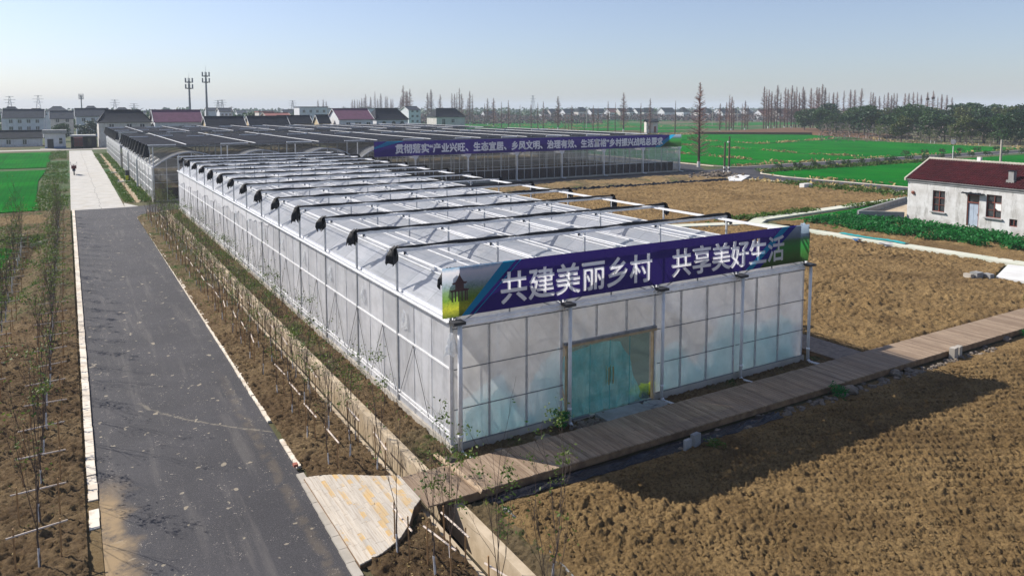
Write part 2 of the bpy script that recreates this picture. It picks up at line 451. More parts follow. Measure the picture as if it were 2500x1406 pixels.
def mk_tile(name, c1, c2):
    k = NT(name)
    co = k.coord()
    f = k.ramp(k.noise(co, 1.2, 5, .7), .35, .65)
    g = k.ramp(k.noise(co, 8, 4, .7), .5, .7)
    col = k.mix(k.math('MULTIPLY', g, .5), k.mix(f, c1, c2), tuple(v * 1.8 for v in c2))
    return k.done(k.pbsdf(col, .75, k.bump(k.noise(co, 10, 4), .5, .02), spec=.08))
M['tile_red'] = mk_tile('maroon_tile', (.07, .014, .018), (.04, .011, .014))
M['tile_dark'] = mk_tile('dark_tile', (.012, .015, .022), (.02, .024, .032))
M['tile_purple'] = mk_tile('purple_tile', (.18, .085, .13), (.14, .07, .10))
M['tile_grey'] = mk_tile('grey_tile', (.045, .054, .07), (.032, .038, .05))
M['tile_pink'] = mk_tile('pink_tile', (.3, .13, .11), (.22, .1, .09))

def mk_plaster(name, c1, c2, stain):
    k = NT(name)
    co = k.coord()
    x, y, z = k.xyz(co)
    col = k.mix(k.ramp(k.noise(co, .9, 5, .65), .35, .7), c1, c2)
    st = k.ramp(k.noise(k.scaled(co, (1.4, 1.4, .35)), 1.3, 6, .78), .46, .72)
    col = k.mix(k.math('MULTIPLY', st, .75), col, stain)
    low = k.math('MULTIPLY', k.ramp(z, .95, .1), k.ramp(k.noise(co, 2.2, 5, .7), .38, .62))
    col = k.mix(k.math('MULTIPLY', low, .75), col, tuple(v * .75 for v in stain))
    return k.done(k.pbsdf(col, .92, k.bump(k.noise(co, 14, 4), .35, .01), spec=.15))
M['plaster_old'] = mk_plaster('old_plaster', (.60, .60, .59), (.46, .45, .43), (.17, .16, .14))
M['plaster'] = mk_plaster('white_plaster', (.64, .65, .67), (.54, .55, .57), (.4, .4, .42))
M['plaster_warm'] = mk_plaster('warm_plaster', (.60, .57, .54), (.5, .47, .43), (.33, .3, .27))
M['yellow_wall'] = mk_plaster('yellow_plaster', (.6, .48, .3), (.5, .4, .25), (.3, .25, .18))
M['brown_panel'] = simple('brown_cooling_pad', (.035, .018, .014), (.025, .013, .011), 3, .9)
M['frame_red'] = simple('red_brown_frame', (.22, .06, .04), (.15, .045, .03), 5)
M['door_blue'] = simple('grey_blue_door', (.36, .42, .5), (.3, .35, .42), 2)
M['blue_paint'] = simple('blue_paint', (.06, .15, .33), (.05, .12, .27), 3)
M['truck_red'] = simple('dark_red_paint', (.14, .03, .03), (.09, .025, .025), 3)
M['yellow'] = simple('yellow_sack', (.62, .66, .03), (.5, .5, .03), 6)
M['wood_gold'] = simple('gold_wood_frame', (.46, .34, .2), (.36, .26, .15), 5, .5)
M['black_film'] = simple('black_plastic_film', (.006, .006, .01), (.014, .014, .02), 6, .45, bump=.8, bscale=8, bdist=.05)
M['teal_net'] = simple('teal_net', (.02, .3, .3), (.02, .22, .24), 8)

# ------------------------------------------------------------------ mesh helpers
class MB:
    def __init__(s):
        s.v = []; s.f = []; s.mi = []
        s.cur = 0
    def m(s, i):
        s.cur = i
        return s
    def add(s, vs, fs):
        b = len(s.v)
        s.v.extend([tuple(q) for q in vs])
        for f in fs:
            s.f.append(tuple(b + i for i in f)); s.mi.append(s.cur)
        return s
    def box(s, x0, x1, y0, y1, z0, z1):
        if x0 > x1: x0, x1 = x1, x0
        if y0 > y1: y0, y1 = y1, y0
        return s.add([(x0, y0, z0), (x1, y0, z0), (x1, y1, z0), (x0, y1, z0), (x0, y0, z1), (x1, y0, z1), (x1, y1, z1), (x0, y1, z1)],
                     [(0, 3, 2, 1), (4, 5, 6, 7), (0, 1, 5, 4), (1, 2, 6, 5), (2, 3, 7, 6), (3, 0, 4, 7)])
    def tube(s, p0, p1, r0, r1=None, n=6, cap=True):
        r1 = r0 if r1 is None else r1
        p0, p1 = Vector(p0), Vector(p1)
        d = p1 - p0
        if d.length < 1e-6: return s
        d.normalize()
        a = d.orthogonal().normalized(); b = d.cross(a)
        vs = []
        for p, r in ((p0, r0), (p1, r1)):
            for i in range(n):
                t = 2 * PI * i / n
                vs.append(p + a * (math.cos(t) * r) + b * (math.sin(t) * r))
        fs = [(i, (i + 1) % n, n + (i + 1) % n, n + i) for i in range(n)]
        if cap:
            fs += [tuple(range(n - 1, -1, -1)), tuple(range(n, 2 * n))]
        return s.add(vs, fs)
    def path(s, pts, radii, n=6):
        for i in range(len(pts) - 1):
            s.tube(pts[i], pts[i + 1], radii[i], radii[i + 1], n, cap=(i == len(pts) - 2 or i == 0))
        return s
    def prism(s, poly, z0, z1):
        n = len(poly)
        area = sum(poly[i][0] * poly[(i + 1) % n][1] - poly[(i + 1) % n][0] * poly[i][1] for i in range(n))
        if area < 0: poly = poly[::-1]
        vs = [(x, y, z0) for x, y in poly] + [(x, y, z1) for x, y in poly]
        fs = [tuple(range(n - 1, -1, -1)), tuple(range(n, 2 * n))] + [(i, (i + 1) % n, n + (i + 1) % n, n + i) for i in range(n)]
        return s.add(vs, fs)
    def xzprism(s, poly, y0, y1):
        n = len(poly)
        vs = [(x, y0, z) for x, z in poly] + [(x, y1, z) for x, z in poly]
        fs = [tuple(range(n)), tuple(range(2 * n - 1, n - 1, -1))] + [(i, n + i, n + (i + 1) % n, (i + 1) % n) for i in range(n)]
        return s.add(vs, fs)
    def quad(s, a, b, c, d):
        return s.add([a, b, c, d], [(0, 1, 2, 3)])
    def leaf(s, p, size, rng, asp=.5, up=.3):
        a = Vector((rng.uniform(-1, 1), rng.uniform(-1, 1), rng.uniform(-.5, .8))).normalized()
        b = a.orthogonal().normalized()
        q = Matrix.Rotation(rng.uniform(0, 6.28), 3, a) @ b
        L = size * rng.uniform(.6, 1.2)
        p = Vector(p)
        return s.add([p - a * L * .5, p + q * L * asp * .5, p + a * L * .5, p - q * L * asp * .5], [(0, 1, 2, 3)])
    def blob(s, c, r, rng, n=6, m=4, squash=.7):
        c = Vector(c); vs = []; fs = []
        vs.append(c + Vector((0, 0, -r * squash)))
        for j in range(1, m):
            ph = -PI / 2 + PI * j / m
            for i in range(n):
                t = 2 * PI * i / n + j * .4
                rr = r * rng.uniform(.75, 1.2)
                vs.append(c + Vector((math.cos(t) * math.cos(ph) * rr, math.sin(t) * math.cos(ph) * rr, math.sin(ph) * rr * squash)))
        vs.append(c + Vector((0, 0, r * squash)))
        for i in range(n):
            fs.append((0, 1 + (i + 1) % n, 1 + i))
            for j in range(m - 2):
                a = 1 + j * n
                fs.append((a + i, a + (i + 1) % n, a + n + (i + 1) % n, a + n + i))
            a = 1 + (m - 2) * n
            fs.append((a + i, a + (i + 1) % n, len(vs) - 1))
        return s.add(vs, fs)
    def build(s, name, mats, parent=None, smooth=False, off=None):
        if not isinstance(mats, (list, tuple)): mats = [mats]
        me = bpy.data.meshes.new(name)
        o = Vector((0, 0, 0)) if off is None else Vector(off)
        if parent is not None and off is None:
            o = OFF.get(parent.name, Vector((0, 0, 0)))
        if o.length > 0:
            me.from_pydata([(x - o.x, y - o.y, z - o.z) for x, y, z in s.v], [], s.f)
        else:
            me.from_pydata(s.v, [], s.f)
        for mm in mats:
            me.materials.append(M[mm] if isinstance(mm, str) else mm)
        if len(mats) > 1:
            me.polygons.foreach_set('material_index', s.mi)
        if smooth:
            me.polygons.foreach_set('use_smooth', [True] * len(me.polygons))
        me.update()
        ob = bpy.data.objects.new(name, me)
        COL.objects.link(ob)
        if parent is not None:
            ob.parent = parent
            OFF[ob.name] = o.copy()
        return ob
OFF = {}

def thing(name, label, cat, loc=(0, 0, 0), group=None, rz=0.0):
    o = bpy.data.objects.new(name, None)
    COL.objects.link(o)
    o.empty_display_size = .2
    o.location = loc
    o.rotation_euler = (0, 0, rz)
    OFF[o.name] = Vector(loc) if rz == 0 else Vector((0, 0, 0))
    return tag(o, label, cat, group)
def tag(o, label, cat, group=None):
    o['label'] = label; o['category'] = cat
    if group: o['group'] = group
    return o
def struct(o):
    o['kind'] = 'structure'
    return o
def stuff(o, label=None, cat=None):
    o['kind'] = 'stuff'
    if label: o['label'] = label
    if cat: o['category'] = cat
    return o
def copy_tree(root, loc, rz, label, scale=None, group=None):
    r = root.copy(); COL.objects.link(r)
    r.location = loc; r.rotation_euler = (0, 0, rz)
    if scale: r.scale = scale
    r['label'] = label
    if group: r['group'] = group
    for ch in list(root.children):
        c = ch.copy(); COL.objects.link(c); c.parent = r
        for g in list(ch.children):
            d = g.copy(); COL.objects.link(d); d.parent = c
    return r
UNITS = ['', 'first', 'second', 'third', 'fourth', 'fifth', 'sixth', 'seventh', 'eighth', 'ninth', 'tenth', 'eleventh', 'twelfth', 'thirteenth',
         'fourteenth', 'fifteenth', 'sixteenth', 'seventeenth', 'eighteenth', 'nineteenth']
TENS = {2: 'twent', 3: 'thirt', 4: 'fort', 5: 'fift', 6: 'sixt', 7: 'sevent'}
def ordi(n):
    if n < 20: return UNITS[n]
    t, u = divmod(n, 10)
    return TENS[t] + ('ieth' if u == 0 else 'y-' + UNITS[u])

def ihash(a, b, seed):
    h = (a.astype(np.int64) * 374761393 + b.astype(np.int64) * 668265263 + seed * 1442695041) & 0x7fffffff
    h = ((h ^ (h >> 13)) * 1274126177) & 0x7fffffff
    h = (h ^ (h >> 16)) & 0xffffff
    return h / float(0xffffff)
def worley(X, Y, s, seed):
    gx, gy = X / s, Y / s
    ix, iy = np.floor(gx), np.floor(gy)
    best = np.full(X.shape, 9.0); rid = np.zeros(X.shape)
    for dx in (-1, 0, 1):
        for dy in (-1, 0, 1):
            cx, cy = ix + dx, iy + dy
            px = cx + ihash(cx, cy, seed); py = cy + ihash(cx, cy, seed + 17)
            d = (px - gx) ** 2 + (py - gy) ** 2
            k = d < best
            best = np.where(k, d, best); rid = np.where(k, ihash(cx, cy, seed + 31), rid)
    return best, rid
def vnoise(X, Y, s, seed):
    gx, gy = X / s, Y / s
    ix, iy = np.floor(gx), np.floor(gy)
    fx, fy = gx - ix, gy - iy
    fx = fx * fx * (3 - 2 * fx); fy = fy * fy * (3 - 2 * fy)
    a = ihash(ix, iy, seed); b = ihash(ix + 1, iy, seed); c = ihash(ix, iy + 1, seed); d = ihash(ix + 1, iy + 1, seed)
    return (a * (1 - fx) + b * fx) * (1 - fy) + (c * (1 - fx) + d * fx) * fy
def clods(X, Y, seed, layers):
    h = np.zeros(X.shape)
    for s, amp in layers:
        d, r = worley(X, Y, s, seed); seed += 101
        h += amp * np.clip(1 - d * 2.6, 0, 1) ** .7 * np.clip(r * 1.5 - .3, 0, 1)
    return h
def sheet_mesh(name, xs, ys, hfun, mat, keep=None, matfun=None, smooth=True):
    X, Y = np.meshgrid(xs, ys)
    Z = hfun(X, Y)
    ny, nx = X.shape
    co = np.stack([X, Y, Z], -1).reshape(-1, 3)
    idx = np.arange(nx * ny).reshape(ny, nx)
    q = np.stack([idx[:-1, :-1], idx[:-1, 1:], idx[1:, 1:], idx[1:, :-1]], -1).reshape(-1, 4)
    if keep is not None:
        cx = (X[:-1, :-1] + X[1:, 1:]) / 2; cy = (Y[:-1, :-1] + Y[1:, 1:]) / 2
        q = q[keep(cx, cy).reshape(-1)]
        used = np.unique(q); remap = np.zeros(len(co), int); remap[used] = np.arange(len(used))
        co = co[used]; q = remap[q]
    me = bpy.data.meshes.new(name)
    me.vertices.add(len(co)); me.vertices.foreach_set('co', co.astype(np.float32).ravel())
    me.loops.add(q.size); me.loops.foreach_set('vertex_index', q.astype(np.int32).ravel())
    me.polygons.add(len(q)); me.polygons.foreach_set('loop_start', np.arange(0, q.size, 4, dtype=np.int32))
    me.update(calc_edges=True)
    mats = mat if isinstance(mat, list) else [mat]
    for mm in mats: me.materials.append(M[mm])
    if matfun is not None:
        cen = co[q].mean(1)
        me.polygons.foreach_set('material_index', matfun(cen[:, 0], cen[:, 1]).astype(np.int32))
    if smooth: me.polygons.foreach_set('use_smooth', [True] * len(q))
    ob = bpy.data.objects.new(name, me); COL.objects.link(ob)
    return ob
def inpoly(px, py, poly):
    c = np.zeros(px.shape, bool)
    n = len(poly)
    for i in range(n):
        x0, y0 = poly[i]; x1, y1 = poly[(i + 1) % n]
        if y0 == y1: continue
        k = ((y0 > py) != (y1 > py)) & (px < (x1 - x0) * (py - y0) / (y1 - y0) + x0)
        c ^= k
    return c

# ================================================================== GROUND, ROADS, FIELDS
def rects(name, xs, ys, skip, z, mat):
    mb = MB()
    for i in range(len(xs) - 1):
        for j in range(len(ys) - 1):
            cx, cy = (xs[i] + xs[i + 1]) / 2, (ys[j] + ys[j + 1]) / 2
            if skip(cx, cy): continue
            mb.quad((xs[i], ys[j], z), (xs[i + 1], ys[j], z), (xs[i + 1], ys[j + 1], z), (xs[i], ys[j + 1], z))
    return mb.build(name, mat)
def skip(x, y):
    if 7.3 < x < 7.9 and -20 < y < 79: return True
    if 5.95 < x < 6.4 and 88 < y < 186: return True
    if -14 < x < 0 and 12 < y < 84.2: return True
    return False
struct(rects('ground', [-4500, -14, 0, 5.95, 6.4, 7.3, 7.9, 60, 4500], [-600, -20, 12, 79, 84.2, 88, 186, 4500], skip, -.012, 'ground'))

# near road, with crossroad behind the near greenhouse
mb = MB()
mb.quad((.3, -5, .004), (4.95, -5, .004), (5.1, 20, .004), (.3, 20, .004))
road = [(.30, 20), (5.1, 20), (5.2, 47), (5.25, 72), (5.5, 75.3), (6.3, 77.6), (7.6, 78.9), (9.0, 79.4), (9.0, 84.0), (.35, 84.0)]
mb.add([(x, y, .004) for x, y in road], [tuple(range(len(road)))])
mb.quad((9.0, 79.4, .004), (27, 79.6, .004), (27, 86.6, .004), (9.0, 84.0, .004))
mb.add([(9.0, 84.0, .004), (27, 86.6, .004), (9.0, 86.2, .004), (7.2, 85.2, .004), (4.9, 84.0, .004)], [(0, 1, 2, 3, 4)])
struct(mb.build('road', 'asphalt'))
mb = MB()
far = [(27, 79.6), (49.7, 82.3), (76.7, 80.6), (80, 79.3), (83, 72), (85.6, 51.5), (87.5, 30), (92.5, 30), (90.9, 54.7), (89.5, 72), (91, 78), (95, 81.0), (120, 82.4), (142, 83.9), (240, 83.9), (240, 89.5), (140, 89.2), (98, 88.3), (86.5, 87.0), (27, 86.6)]
mb.add([(x, y, .004) for x, y in far], [tuple(range(len(far)))])
mb.add([(84.2, 87.0, .006), (89.5, 87.9, .006), (95, 96, .006), (97, 130, .006), (93.5, 130, .006), (91.5, 98, .006)], [(0, 1, 2, 3, 4, 5)])
struct(mb.build('far_road', 'asphalt_far'))
mb = MB()
mb.prism([(.05, 84.02), (4.75, 84.02), (4.95, 130), (5.0, 203), (.4, 203), (.2, 130)], -.01, .03)
mb.prism([(4.75, 84.02), (6.0, 84.3), (4.9, 88)], -.01, .028)
struct(mb.build('concrete_road', 'road_concrete'))
# kerbs: individual blocks, slightly uneven, broken near the deck
rng = random.Random(3)
mb = MB()
y = 19.6
while y < 84:
    L = .5
    if y > 21.2 or rng.random() < .75:
        j = rng.uniform(-.006, .006) + (.0 if y > 22 else rng.uniform(-.02, .02))
        h = .07 if y > 22.5 else rng.uniform(.04, .06)
        x0 = .06 + .0015 * (y - 20) + j
        mb.box(x0, x0 + .22, y, y + L - rng.uniform(.01, .03), -.05, h)
    y += L
struct(mb.build('kerb', 'kerb'))
mb = MB()
pts = []
y = 20.2
while y < 74.5:
    pts.append((5.1 + .0035 * (y - 20), y)); y += .5
for a in range(0, 90, 8):
    t = math.radians(a)
    pts.append((9.2 - 4.0 * math.cos(t) + .0, 74.8 + 4.1 * math.sin(t)))
for i in range(len(pts) - 1):
    (x0, y0), (x1, y1) = pts[i], pts[i + 1]
    d = Vector((x1 - x0, y1 - y0)).normalized(); nrm = Vector((d.y, -d.x)) * .16
    if 21.3 < y0 < 24.0 and rng.random() < .45: continue
    e = rng.uniform(0, .02); j = rng.uniform(-.015, .015) if y0 < 30 else rng.uniform(-.008, .008)
    a = Vector((x0 + j, y0)) + d * .01; b = Vector((x1 + j, y1)) - d * (.01 + e)
    hh = .07 if y0 > 26 else rng.uniform(.04, .07)
    mb.prism([tuple(a), tuple(a + nrm), tuple(b + nrm), tuple(b)], -.05, hh)
o = struct(mb.build('planting_bed_kerb', 'kerb'))
# larger pale stones edging the wooden fan
mb = MB()
y = 12.9
while y < 19.7:
    x = 4.86 + .028 * (y - 15)
    mb.box(x, x + .2, y, y + .56, -.03, .05 + rng.uniform(0, .01)); y += .575
struct(mb.build('deck_kerb', 'concrete'))
# kerb lines along the far roads
mb = MB()
def line(mb, pts, w, z0, z1):
    for i in range(len(pts) - 1):
        a, b = Vector(pts[i]), Vector(pts[i + 1])
        d = (b - a).normalized(); n = Vector((-d.y, d.x)) * w / 2
        mb.prism([tuple(a - n), tuple(b - n), tuple(b + n), tuple(a + n)], z0, z1)
line(mb, [(27, 79.5), (49.7, 82.2), (76.7, 80.5), (80, 79.2), (83, 71.9), (85.5, 51.5), (87.4, 30)], .2, -.02, .09)
line(mb, [(92.6, 30), (91.0, 54.7), (89.6, 72), (91.1, 77.9), (95, 80.9), (120, 82.3), (142, 83.8), (240, 83.8)], .2, -.02, .09)
line(mb, [(240, 89.6), (140, 89.3), (98, 88.4), (95.8, 92), (97.2, 130)], .2, -.02, .09)
struct(mb.build('far_kerb', 'kerb'))
# dusty shoulder strips outside the kerbs
mb = MB()
mb.box(-.25, .06, 22.4, 84, -.02, .02)
mb.box(-.25, .29, 11, 22.4, -.02, .022)
mb.box(5.28, 5.62, 19.6, 74, -.02, .018)
struct(mb.build('road_shoulder', 'dust'))

# drainage ditch: concrete channel
def ditch(name, x0, x1, y0, y1, wl, wr, dep, top=.05):
    mb = MB()
    mb.box(x0 - wl, x0, y0, y1, -dep - .1, top * .4)
    mb.box(x1, x1 + wr, y0, y1, -dep - .1, top + .08)
    mb.box(x0 + .001, x1 - .001, y0, y1, -dep - .1, -dep)
    return struct(mb.build(name, 'concrete_warm'))
ditch('drainage_ditch', 7.3, 7.9, -19, 78.6, .17, .24, .8)
ditch('far_drainage_ditch', 5.95, 6.4, 88.3, 186, .12, .2, .7)
mb = MB().box(7.302, 7.898, -19, 78, -.79, -.70)
struct(mb.build('ditch_water', simple('ditch_mud', (.03, .028, .02), (.05, .045, .03), 3, .2)))

# tilled soil, foreground field
def h_front(X0, Y0):
    X = X0 + .35 * (vnoise(X0, Y0, .8, 201) - .5) + .12 * (vnoise(X0, Y0, .23, 203) - .5); Y = Y0 + .35 * (vnoise(X0, Y0, .8, 202) - .5) + .12 * (vnoise(X0, Y0, .23, 204) - .5)
    h = .02 + .07 * vnoise(X, Y, 1.7, 5) + .05 * vnoise(X, Y, .6, 8)
    big = np.clip(vnoise(X0, Y0, 2.6, 205) * 1.8 - .35, 0, 1); fine = np.clip((X0 - 12) / 8, 0, 1)
    h += clods(X, Y, 11, [(.27, .10)]) * big * (1 - .7 * fine) + clods(X, Y, 12, [(.15, .06)]) * (.25 + .8 * vnoise(X0, Y0, 1.3, 206)) + clods(X, Y, 13, [(.088, .058), (.058, .04)])
    h += .035 * fine * np.sin((X0 * .45 + Y0 * .9) * 2 * np.pi / .42 + 2 * vnoise(X0, Y0, 2, 207))
    X, Y = X0, Y0
    edge = np.clip((15.55 - Y) / .8, 0, 1) * np.clip((X - 8.75) / .5, 0, 1)
    return h * (.25 + .75 * edge) - .04 * (1 - np.clip((15.75 - Y) / .7, 0, 1)) + .02
struct(sheet_mesh('tilled_soil', np.concatenate([np.arange(8.7, 24, .036), np.arange(24, 36, .055)]), np.arange(6.2, 15.96, .036), h_front, 'soil'))
struct(sheet_mesh('tilled_soil', np.arange(36, 60, .3), np.arange(-6, 15.9, .3), lambda X, Y: .06 + .08 * vnoise(X, Y, .6, 5), 'soil'))
struct(sheet_mesh('tilled_soil', np.arange(8.7, 36.1, .25), np.arange(-6, 6.3, .25), lambda X, Y: .06 + .08 * vnoise(X, Y, .6, 5), 'soil'))
# field behind, right of the near greenhouse
FA = [(25.2, 17.9), (51.4, 17.9), (51.2, 20.3), (46.2, 20.3), (46.2, 22.4), (50.9, 23.9), (50.75, 32), (50.5, 38), (49.9, 42.3), (49.5, 43.2), (43, 45.4), (43, 47.2), (49.6, 44.6), (52.6, 45.9), (70.5, 47.7), (81.4, 48.3), (80.6, 72), (50, 73.2), (25.2, 78.0)]
def h_back(X0, Y):
    X = X0 + .5 * (vnoise(X0, Y, 1.1, 211) - .5)
    f = np.clip((Y - 20) / 40, 0, 1)
    h = .03 + .06 * vnoise(X, Y, 2.1, 15) + clods(X, Y, 41, [(.36, .12)]) * vnoise(X, Y, 2.2, 212) * 1.4 + clods(X, Y, 42, [(.2, .10), (.14, .05)]) * (1 + .3 * f) * (.5 + .9 * vnoise(X, Y, 1.5, 213))
    return h - .1 * np.clip((18.3 - Y) / .3, 0, 1)
ys = np.concatenate([np.arange(17.9, 34, .07), np.arange(34, 78.1, .14)])
struct(sheet_mesh('tilled_soil_beyond', np.concatenate([np.arange(25.2, 50, .08), np.arange(50, 82, .17)]), ys, h_back, 'soil',
                  keep=lambda x, y: inpoly(x, y, FA) & ~((x < 27.4) & (y < 60))))
# strip between road kerb and ditch, strip between ditch and greenhouse
def h_strip(X, Y):
    return .03 + .05 * vnoise(X, Y, 1.1, 25) + clods(X, Y, 61, [(.26, .06), (.14, .075), (.085, .05)])
def strip_keep(x, y):
    k = np.ones(x.shape, bool)
    fan = (y > 12.9) & (y < 19.7) & (x < 5.1 + .0)
    deckf = inpoly(x, y, [(4.9, 19.4), (6.1, 18.9), (7.2, 17.9), (8.4, 17.9), (8.4, 16.0), (7.3, 16.4), (6.55, 15.6), (5.0, 14.8)])
    return k & ~deckf & ~fan & ((x - 9.2) ** 2 / 16 + (np.maximum(y - 74.8, 0)) ** 2 / 16.5 < 1.0 + 10.0 * (y < 74.8))
struct(sheet_mesh('planting_bed', np.arange(5.2, 7.13, .055), np.concatenate([np.arange(8, 34, .055), np.arange(34, 79, .15)]), h_strip, ['soil_dark', 'dirt_grass'],
                  keep=strip_keep, matfun=lambda x, y: (y > 40 + 8 * vnoise(x, y, 2.0, 3)).astype(int)))
struct(sheet_mesh('greenhouse_verge', np.arange(8.14, 9.35, .055), np.concatenate([np.arange(17.95, 40, .06), np.arange(40, 79, .15)]), h_strip, ['soil_dark', 'dirt_grass'],
                  matfun=lambda x, y: (vnoise(x, y, 2.4, 9) > .45).astype(int), keep=lambda x, y: ~((x > 9.12) & (y > 18.6))))
struct(sheet_mesh('ditch_side_bank', np.arange(8.14, 8.9, .05), np.arange(6, 16.0, .05), lambda X, Y: h_strip(X, Y) * .7, 'dirt_grass'))
struct(sheet_mesh('front_verge', np.arange(9.3, 26.0, .055), np.arange(17.7, 18.75, .055), lambda X, Y: h_strip(X, Y) * .9 - .02, ['soil_dark', 'dirt_grass'],
                  matfun=lambda x, y: (vnoise(x, y, 1.1, 19) > .55).astype(int)))
mb = MB().quad((9.35, 18.9, .0), (24.5, 18.9, .0), (24.5, 78.4, .0), (9.35, 78.4, .0))
struct(mb.build('greenhouse_floor', 'floor_pale'))
# left strip with a small valley and a lane
def valley(X, Y):
    c = -2.3 - .035 * (66 - Y)
    d = np.abs(X - c)
    v = np.clip(1 - d / 1.0, 0, 1) * np.clip((Y - 36) / 6, 0, 1) * np.clip((68.5 - Y) / 2.0, 0, 1)
    pit = np.clip(1 - np.sqrt(((X + 3.0) / 2.4) ** 2 + ((Y - 66.5) / 1.9) ** 2), 0, 1)
    return -(.55 * v + 1.2 * pit)
def h_left(X, Y):
    h = .03 + .08 * vnoise(X, Y, 1.4, 35) + clods(X, Y, 81, [(.28, .07), (.15, .08), (.09, .05)])
    return h + valley(X, Y)
def m_left(x, y):
    m = np.zeros(x.shape, int)
    m[(y > 36 + 8 * vnoise(x, y, 3, 4))] = 1
    m[(x < -3.6 - .05 * (60 - y) * (y < 60)) & (y > 30) & (y < 62 + 2 * vnoise(x, y, 1.5, 2))] = 2
    m[(y > 75.5) & (y < 81.5) & (x < -1.6 - .8 * vnoise(x, y, 2, 7))] = 3
    return m
struct(sheet_mesh('left_bank', np.concatenate([np.arange(-14, -6, .25), np.arange(-6, 0.05, .06)]), np.concatenate([np.arange(12, 36, .06), np.arange(36, 84.3, .15)]), h_left,
                  ['soil_dark', 'dirt_grass', 'wheat', 'dust'], matfun=m_left))
# green wheat fields
def wheat(name, poly, z=.08, mat='wheat'):
    xs = [p[0] for p in poly]; ysn = [p[1] for p in poly]
    return struct(MB().prism(poly, -.01, z).build(name, mat))
wheat('wheat_field', [(-2.6, 85.6), (-3.2, 100), (-3.6, 120), (-3.0, 141), (-60, 140), (-60, 85)])
wheat('wheat_field', [(-3.1, 147), (-2.6, 197), (-80, 203), (-80, 149)])
wheat('wheat_field', [(92.4, 55), (91.6, 70), (92.6, 77.5), (97, 79.2), (140, 80.2), (240, 80), (240, 30), (94, 30)])
wheat('wheat_field', [(98.5, 90.6), (112.0, 90.2), (114.9, 121), (117, 206), (99.5, 206), (98.5, 128)])
wheat('wheat_field', [(113.4, 90.2), (140, 90.6), (137.2, 105), (141, 121), (142, 206), (118.2, 206), (116.2, 121)])
wheat('wheat_field', [(142.2, 90.6), (190, 91), (203.6, 93), (208.0, 129), (212, 152), (166, 141.2), (165.0, 206), (143.6, 206), (142.4, 121), (138.9, 105)])
wheat('wheat_field', [(167.4, 143), (212, 154.4), (224, 150), (238, 181), (249, 217), (240, 219), (226, 215), (205, 206), (166.6, 206)])
wheat('wheat_field', [(53.4, 38.2), (59.2, 36.2), (59.8, 40.6), (72, 44.0), (70, 45.7), (54.0, 43.6)], .1)
for i, (x0, x1, y0, y1) in enumerate([(100, 196, 232, 262), (100, 192, 266, 300), (96, 300, 306, 352), (203, 300, 262, 300), (330, 430, 300, 360), (120, 330, 360, 420), (150, 420, 430, 500), (210, 232, 232, 256)]):
    wheat('far_wheat_field', [(x0, y0), (x1, y0 + 3), (x1 + 4, y1), (x0 + 3, y1 - 4)], .06, 'wheat_far')
# banks of dry grass between the fields
def grass_bank(pts, w, h, seed, dens=9):
    r = random.Random(seed); mb = MB()
    for i in range(len(pts) - 1):
        a, b = Vector((*pts[i], 0)), Vector((*pts[i + 1], 0)); L = (b - a).length
        n = int(L * dens * w)
        d = (b - a).normalized(); nn = Vector((-d.y, d.x, 0))
        for k in range(n):
            t = r.random()
            if math.sin(t * L * .35 + seed * 2.1) + r.uniform(-.6, .6) < -.35: continue
            p = a + (b - a) * t + nn * r.uniform(-w / 2, w / 2)
            mb.leaf((p.x, p.y, r.uniform(.08, h * 1.5)), r.uniform(.4, 1.1), r, .4)
    return stuff(mb.build('dry_grass_bank', 'straw'), 'dry straw-coloured grass bank between green wheat plots', 'dry grass')
grass_bank([(112.7, 89.5), (115.5, 121), (117.6, 206)], 1.0, .3, 1)
grass_bank([(141, 90), (138, 105), (141.8, 121), (142.8, 206)], 1.1, .3, 2, 6)
grass_bank([(165.9, 141), (165.9, 206)], 1.2, .3, 3, 6)
grass_bank([(165.9, 142.1), (213, 153.6)], 1.6, .35, 4, 7)
grass_bank([(98, 206.8), (205, 207), (238, 219)], 3.0, .5, 5, 4)
grass_bank([(98, 89.8), (204, 91.6)], .8, .25, 6, 5)
grass_bank([(204, 92), (209, 130), (225, 148)], 2.2, .5, 7, 4)
grass_bank([(89.5, 74), (92.1, 55.5), (94, 30)], 1.0, .25, 8, 6)
grass_bank([(84.2, 53), (80.8, 66), (80.2, 70)], 2.4, .3, 9, 8)
grass_bank([(100, 264), (196, 266)], 2.0, .5, 10, 3)
grass_bank([(100, 303), (300, 306)], 3.0, .5, 11, 2)
grass_bank([(90, 356), (300, 357)], 4.0, .6, 12, 1.5)
grass_bank([(92.5, 79.0), (97, 80.2), (140, 81.4)], .9, .25, 13, 6)
# brown embankment at the edge of the wood
mb = MB()
eb = [(206, 208), (250, 220), (290, 234), (300, 215), (262, 176), (240, 143), (226, 146), (239, 181)]
mb.prism(eb, -.01, .9)
struct(mb.build('brown_embankment', 'embank'))
struct(MB().prism([(205, 92.5), (209.5, 129), (226, 145), (240, 142.5), (262, 175), (300, 214), (460, 214), (460, 90), (300, 84)], -.01, .05).build('nursery_ground', simple('nursery_soil', (.2, .16, .09), (.08, .12, .035), .12, .95)))
r = random.Random(66); mb = MB()
for k in range(5200):
    z_ = .09 + r.uniform(0, .05)
    q_ = r.random()
    if q_ < .34: x, y = r.uniform(5.4, 7.0), r.uniform(19.5, 60)
    elif q_ < .5: x, y = r.uniform(8.25, 9.0), r.uniform(18, 60)
    elif q_ < .85: x, y = r.uniform(-3.4, -.2), r.uniform(17, 60)
    else: x, y = r.uniform(5.3, 7.0), r.uniform(12, 16)
    if q_ >= .34 and q_ < .85 and x < 0 and y > 40 and x < -1.2: z_ -= .2
    mb.leaf((x, y, z_), r.uniform(.03, .10), r, r.choice((.15, .5)))
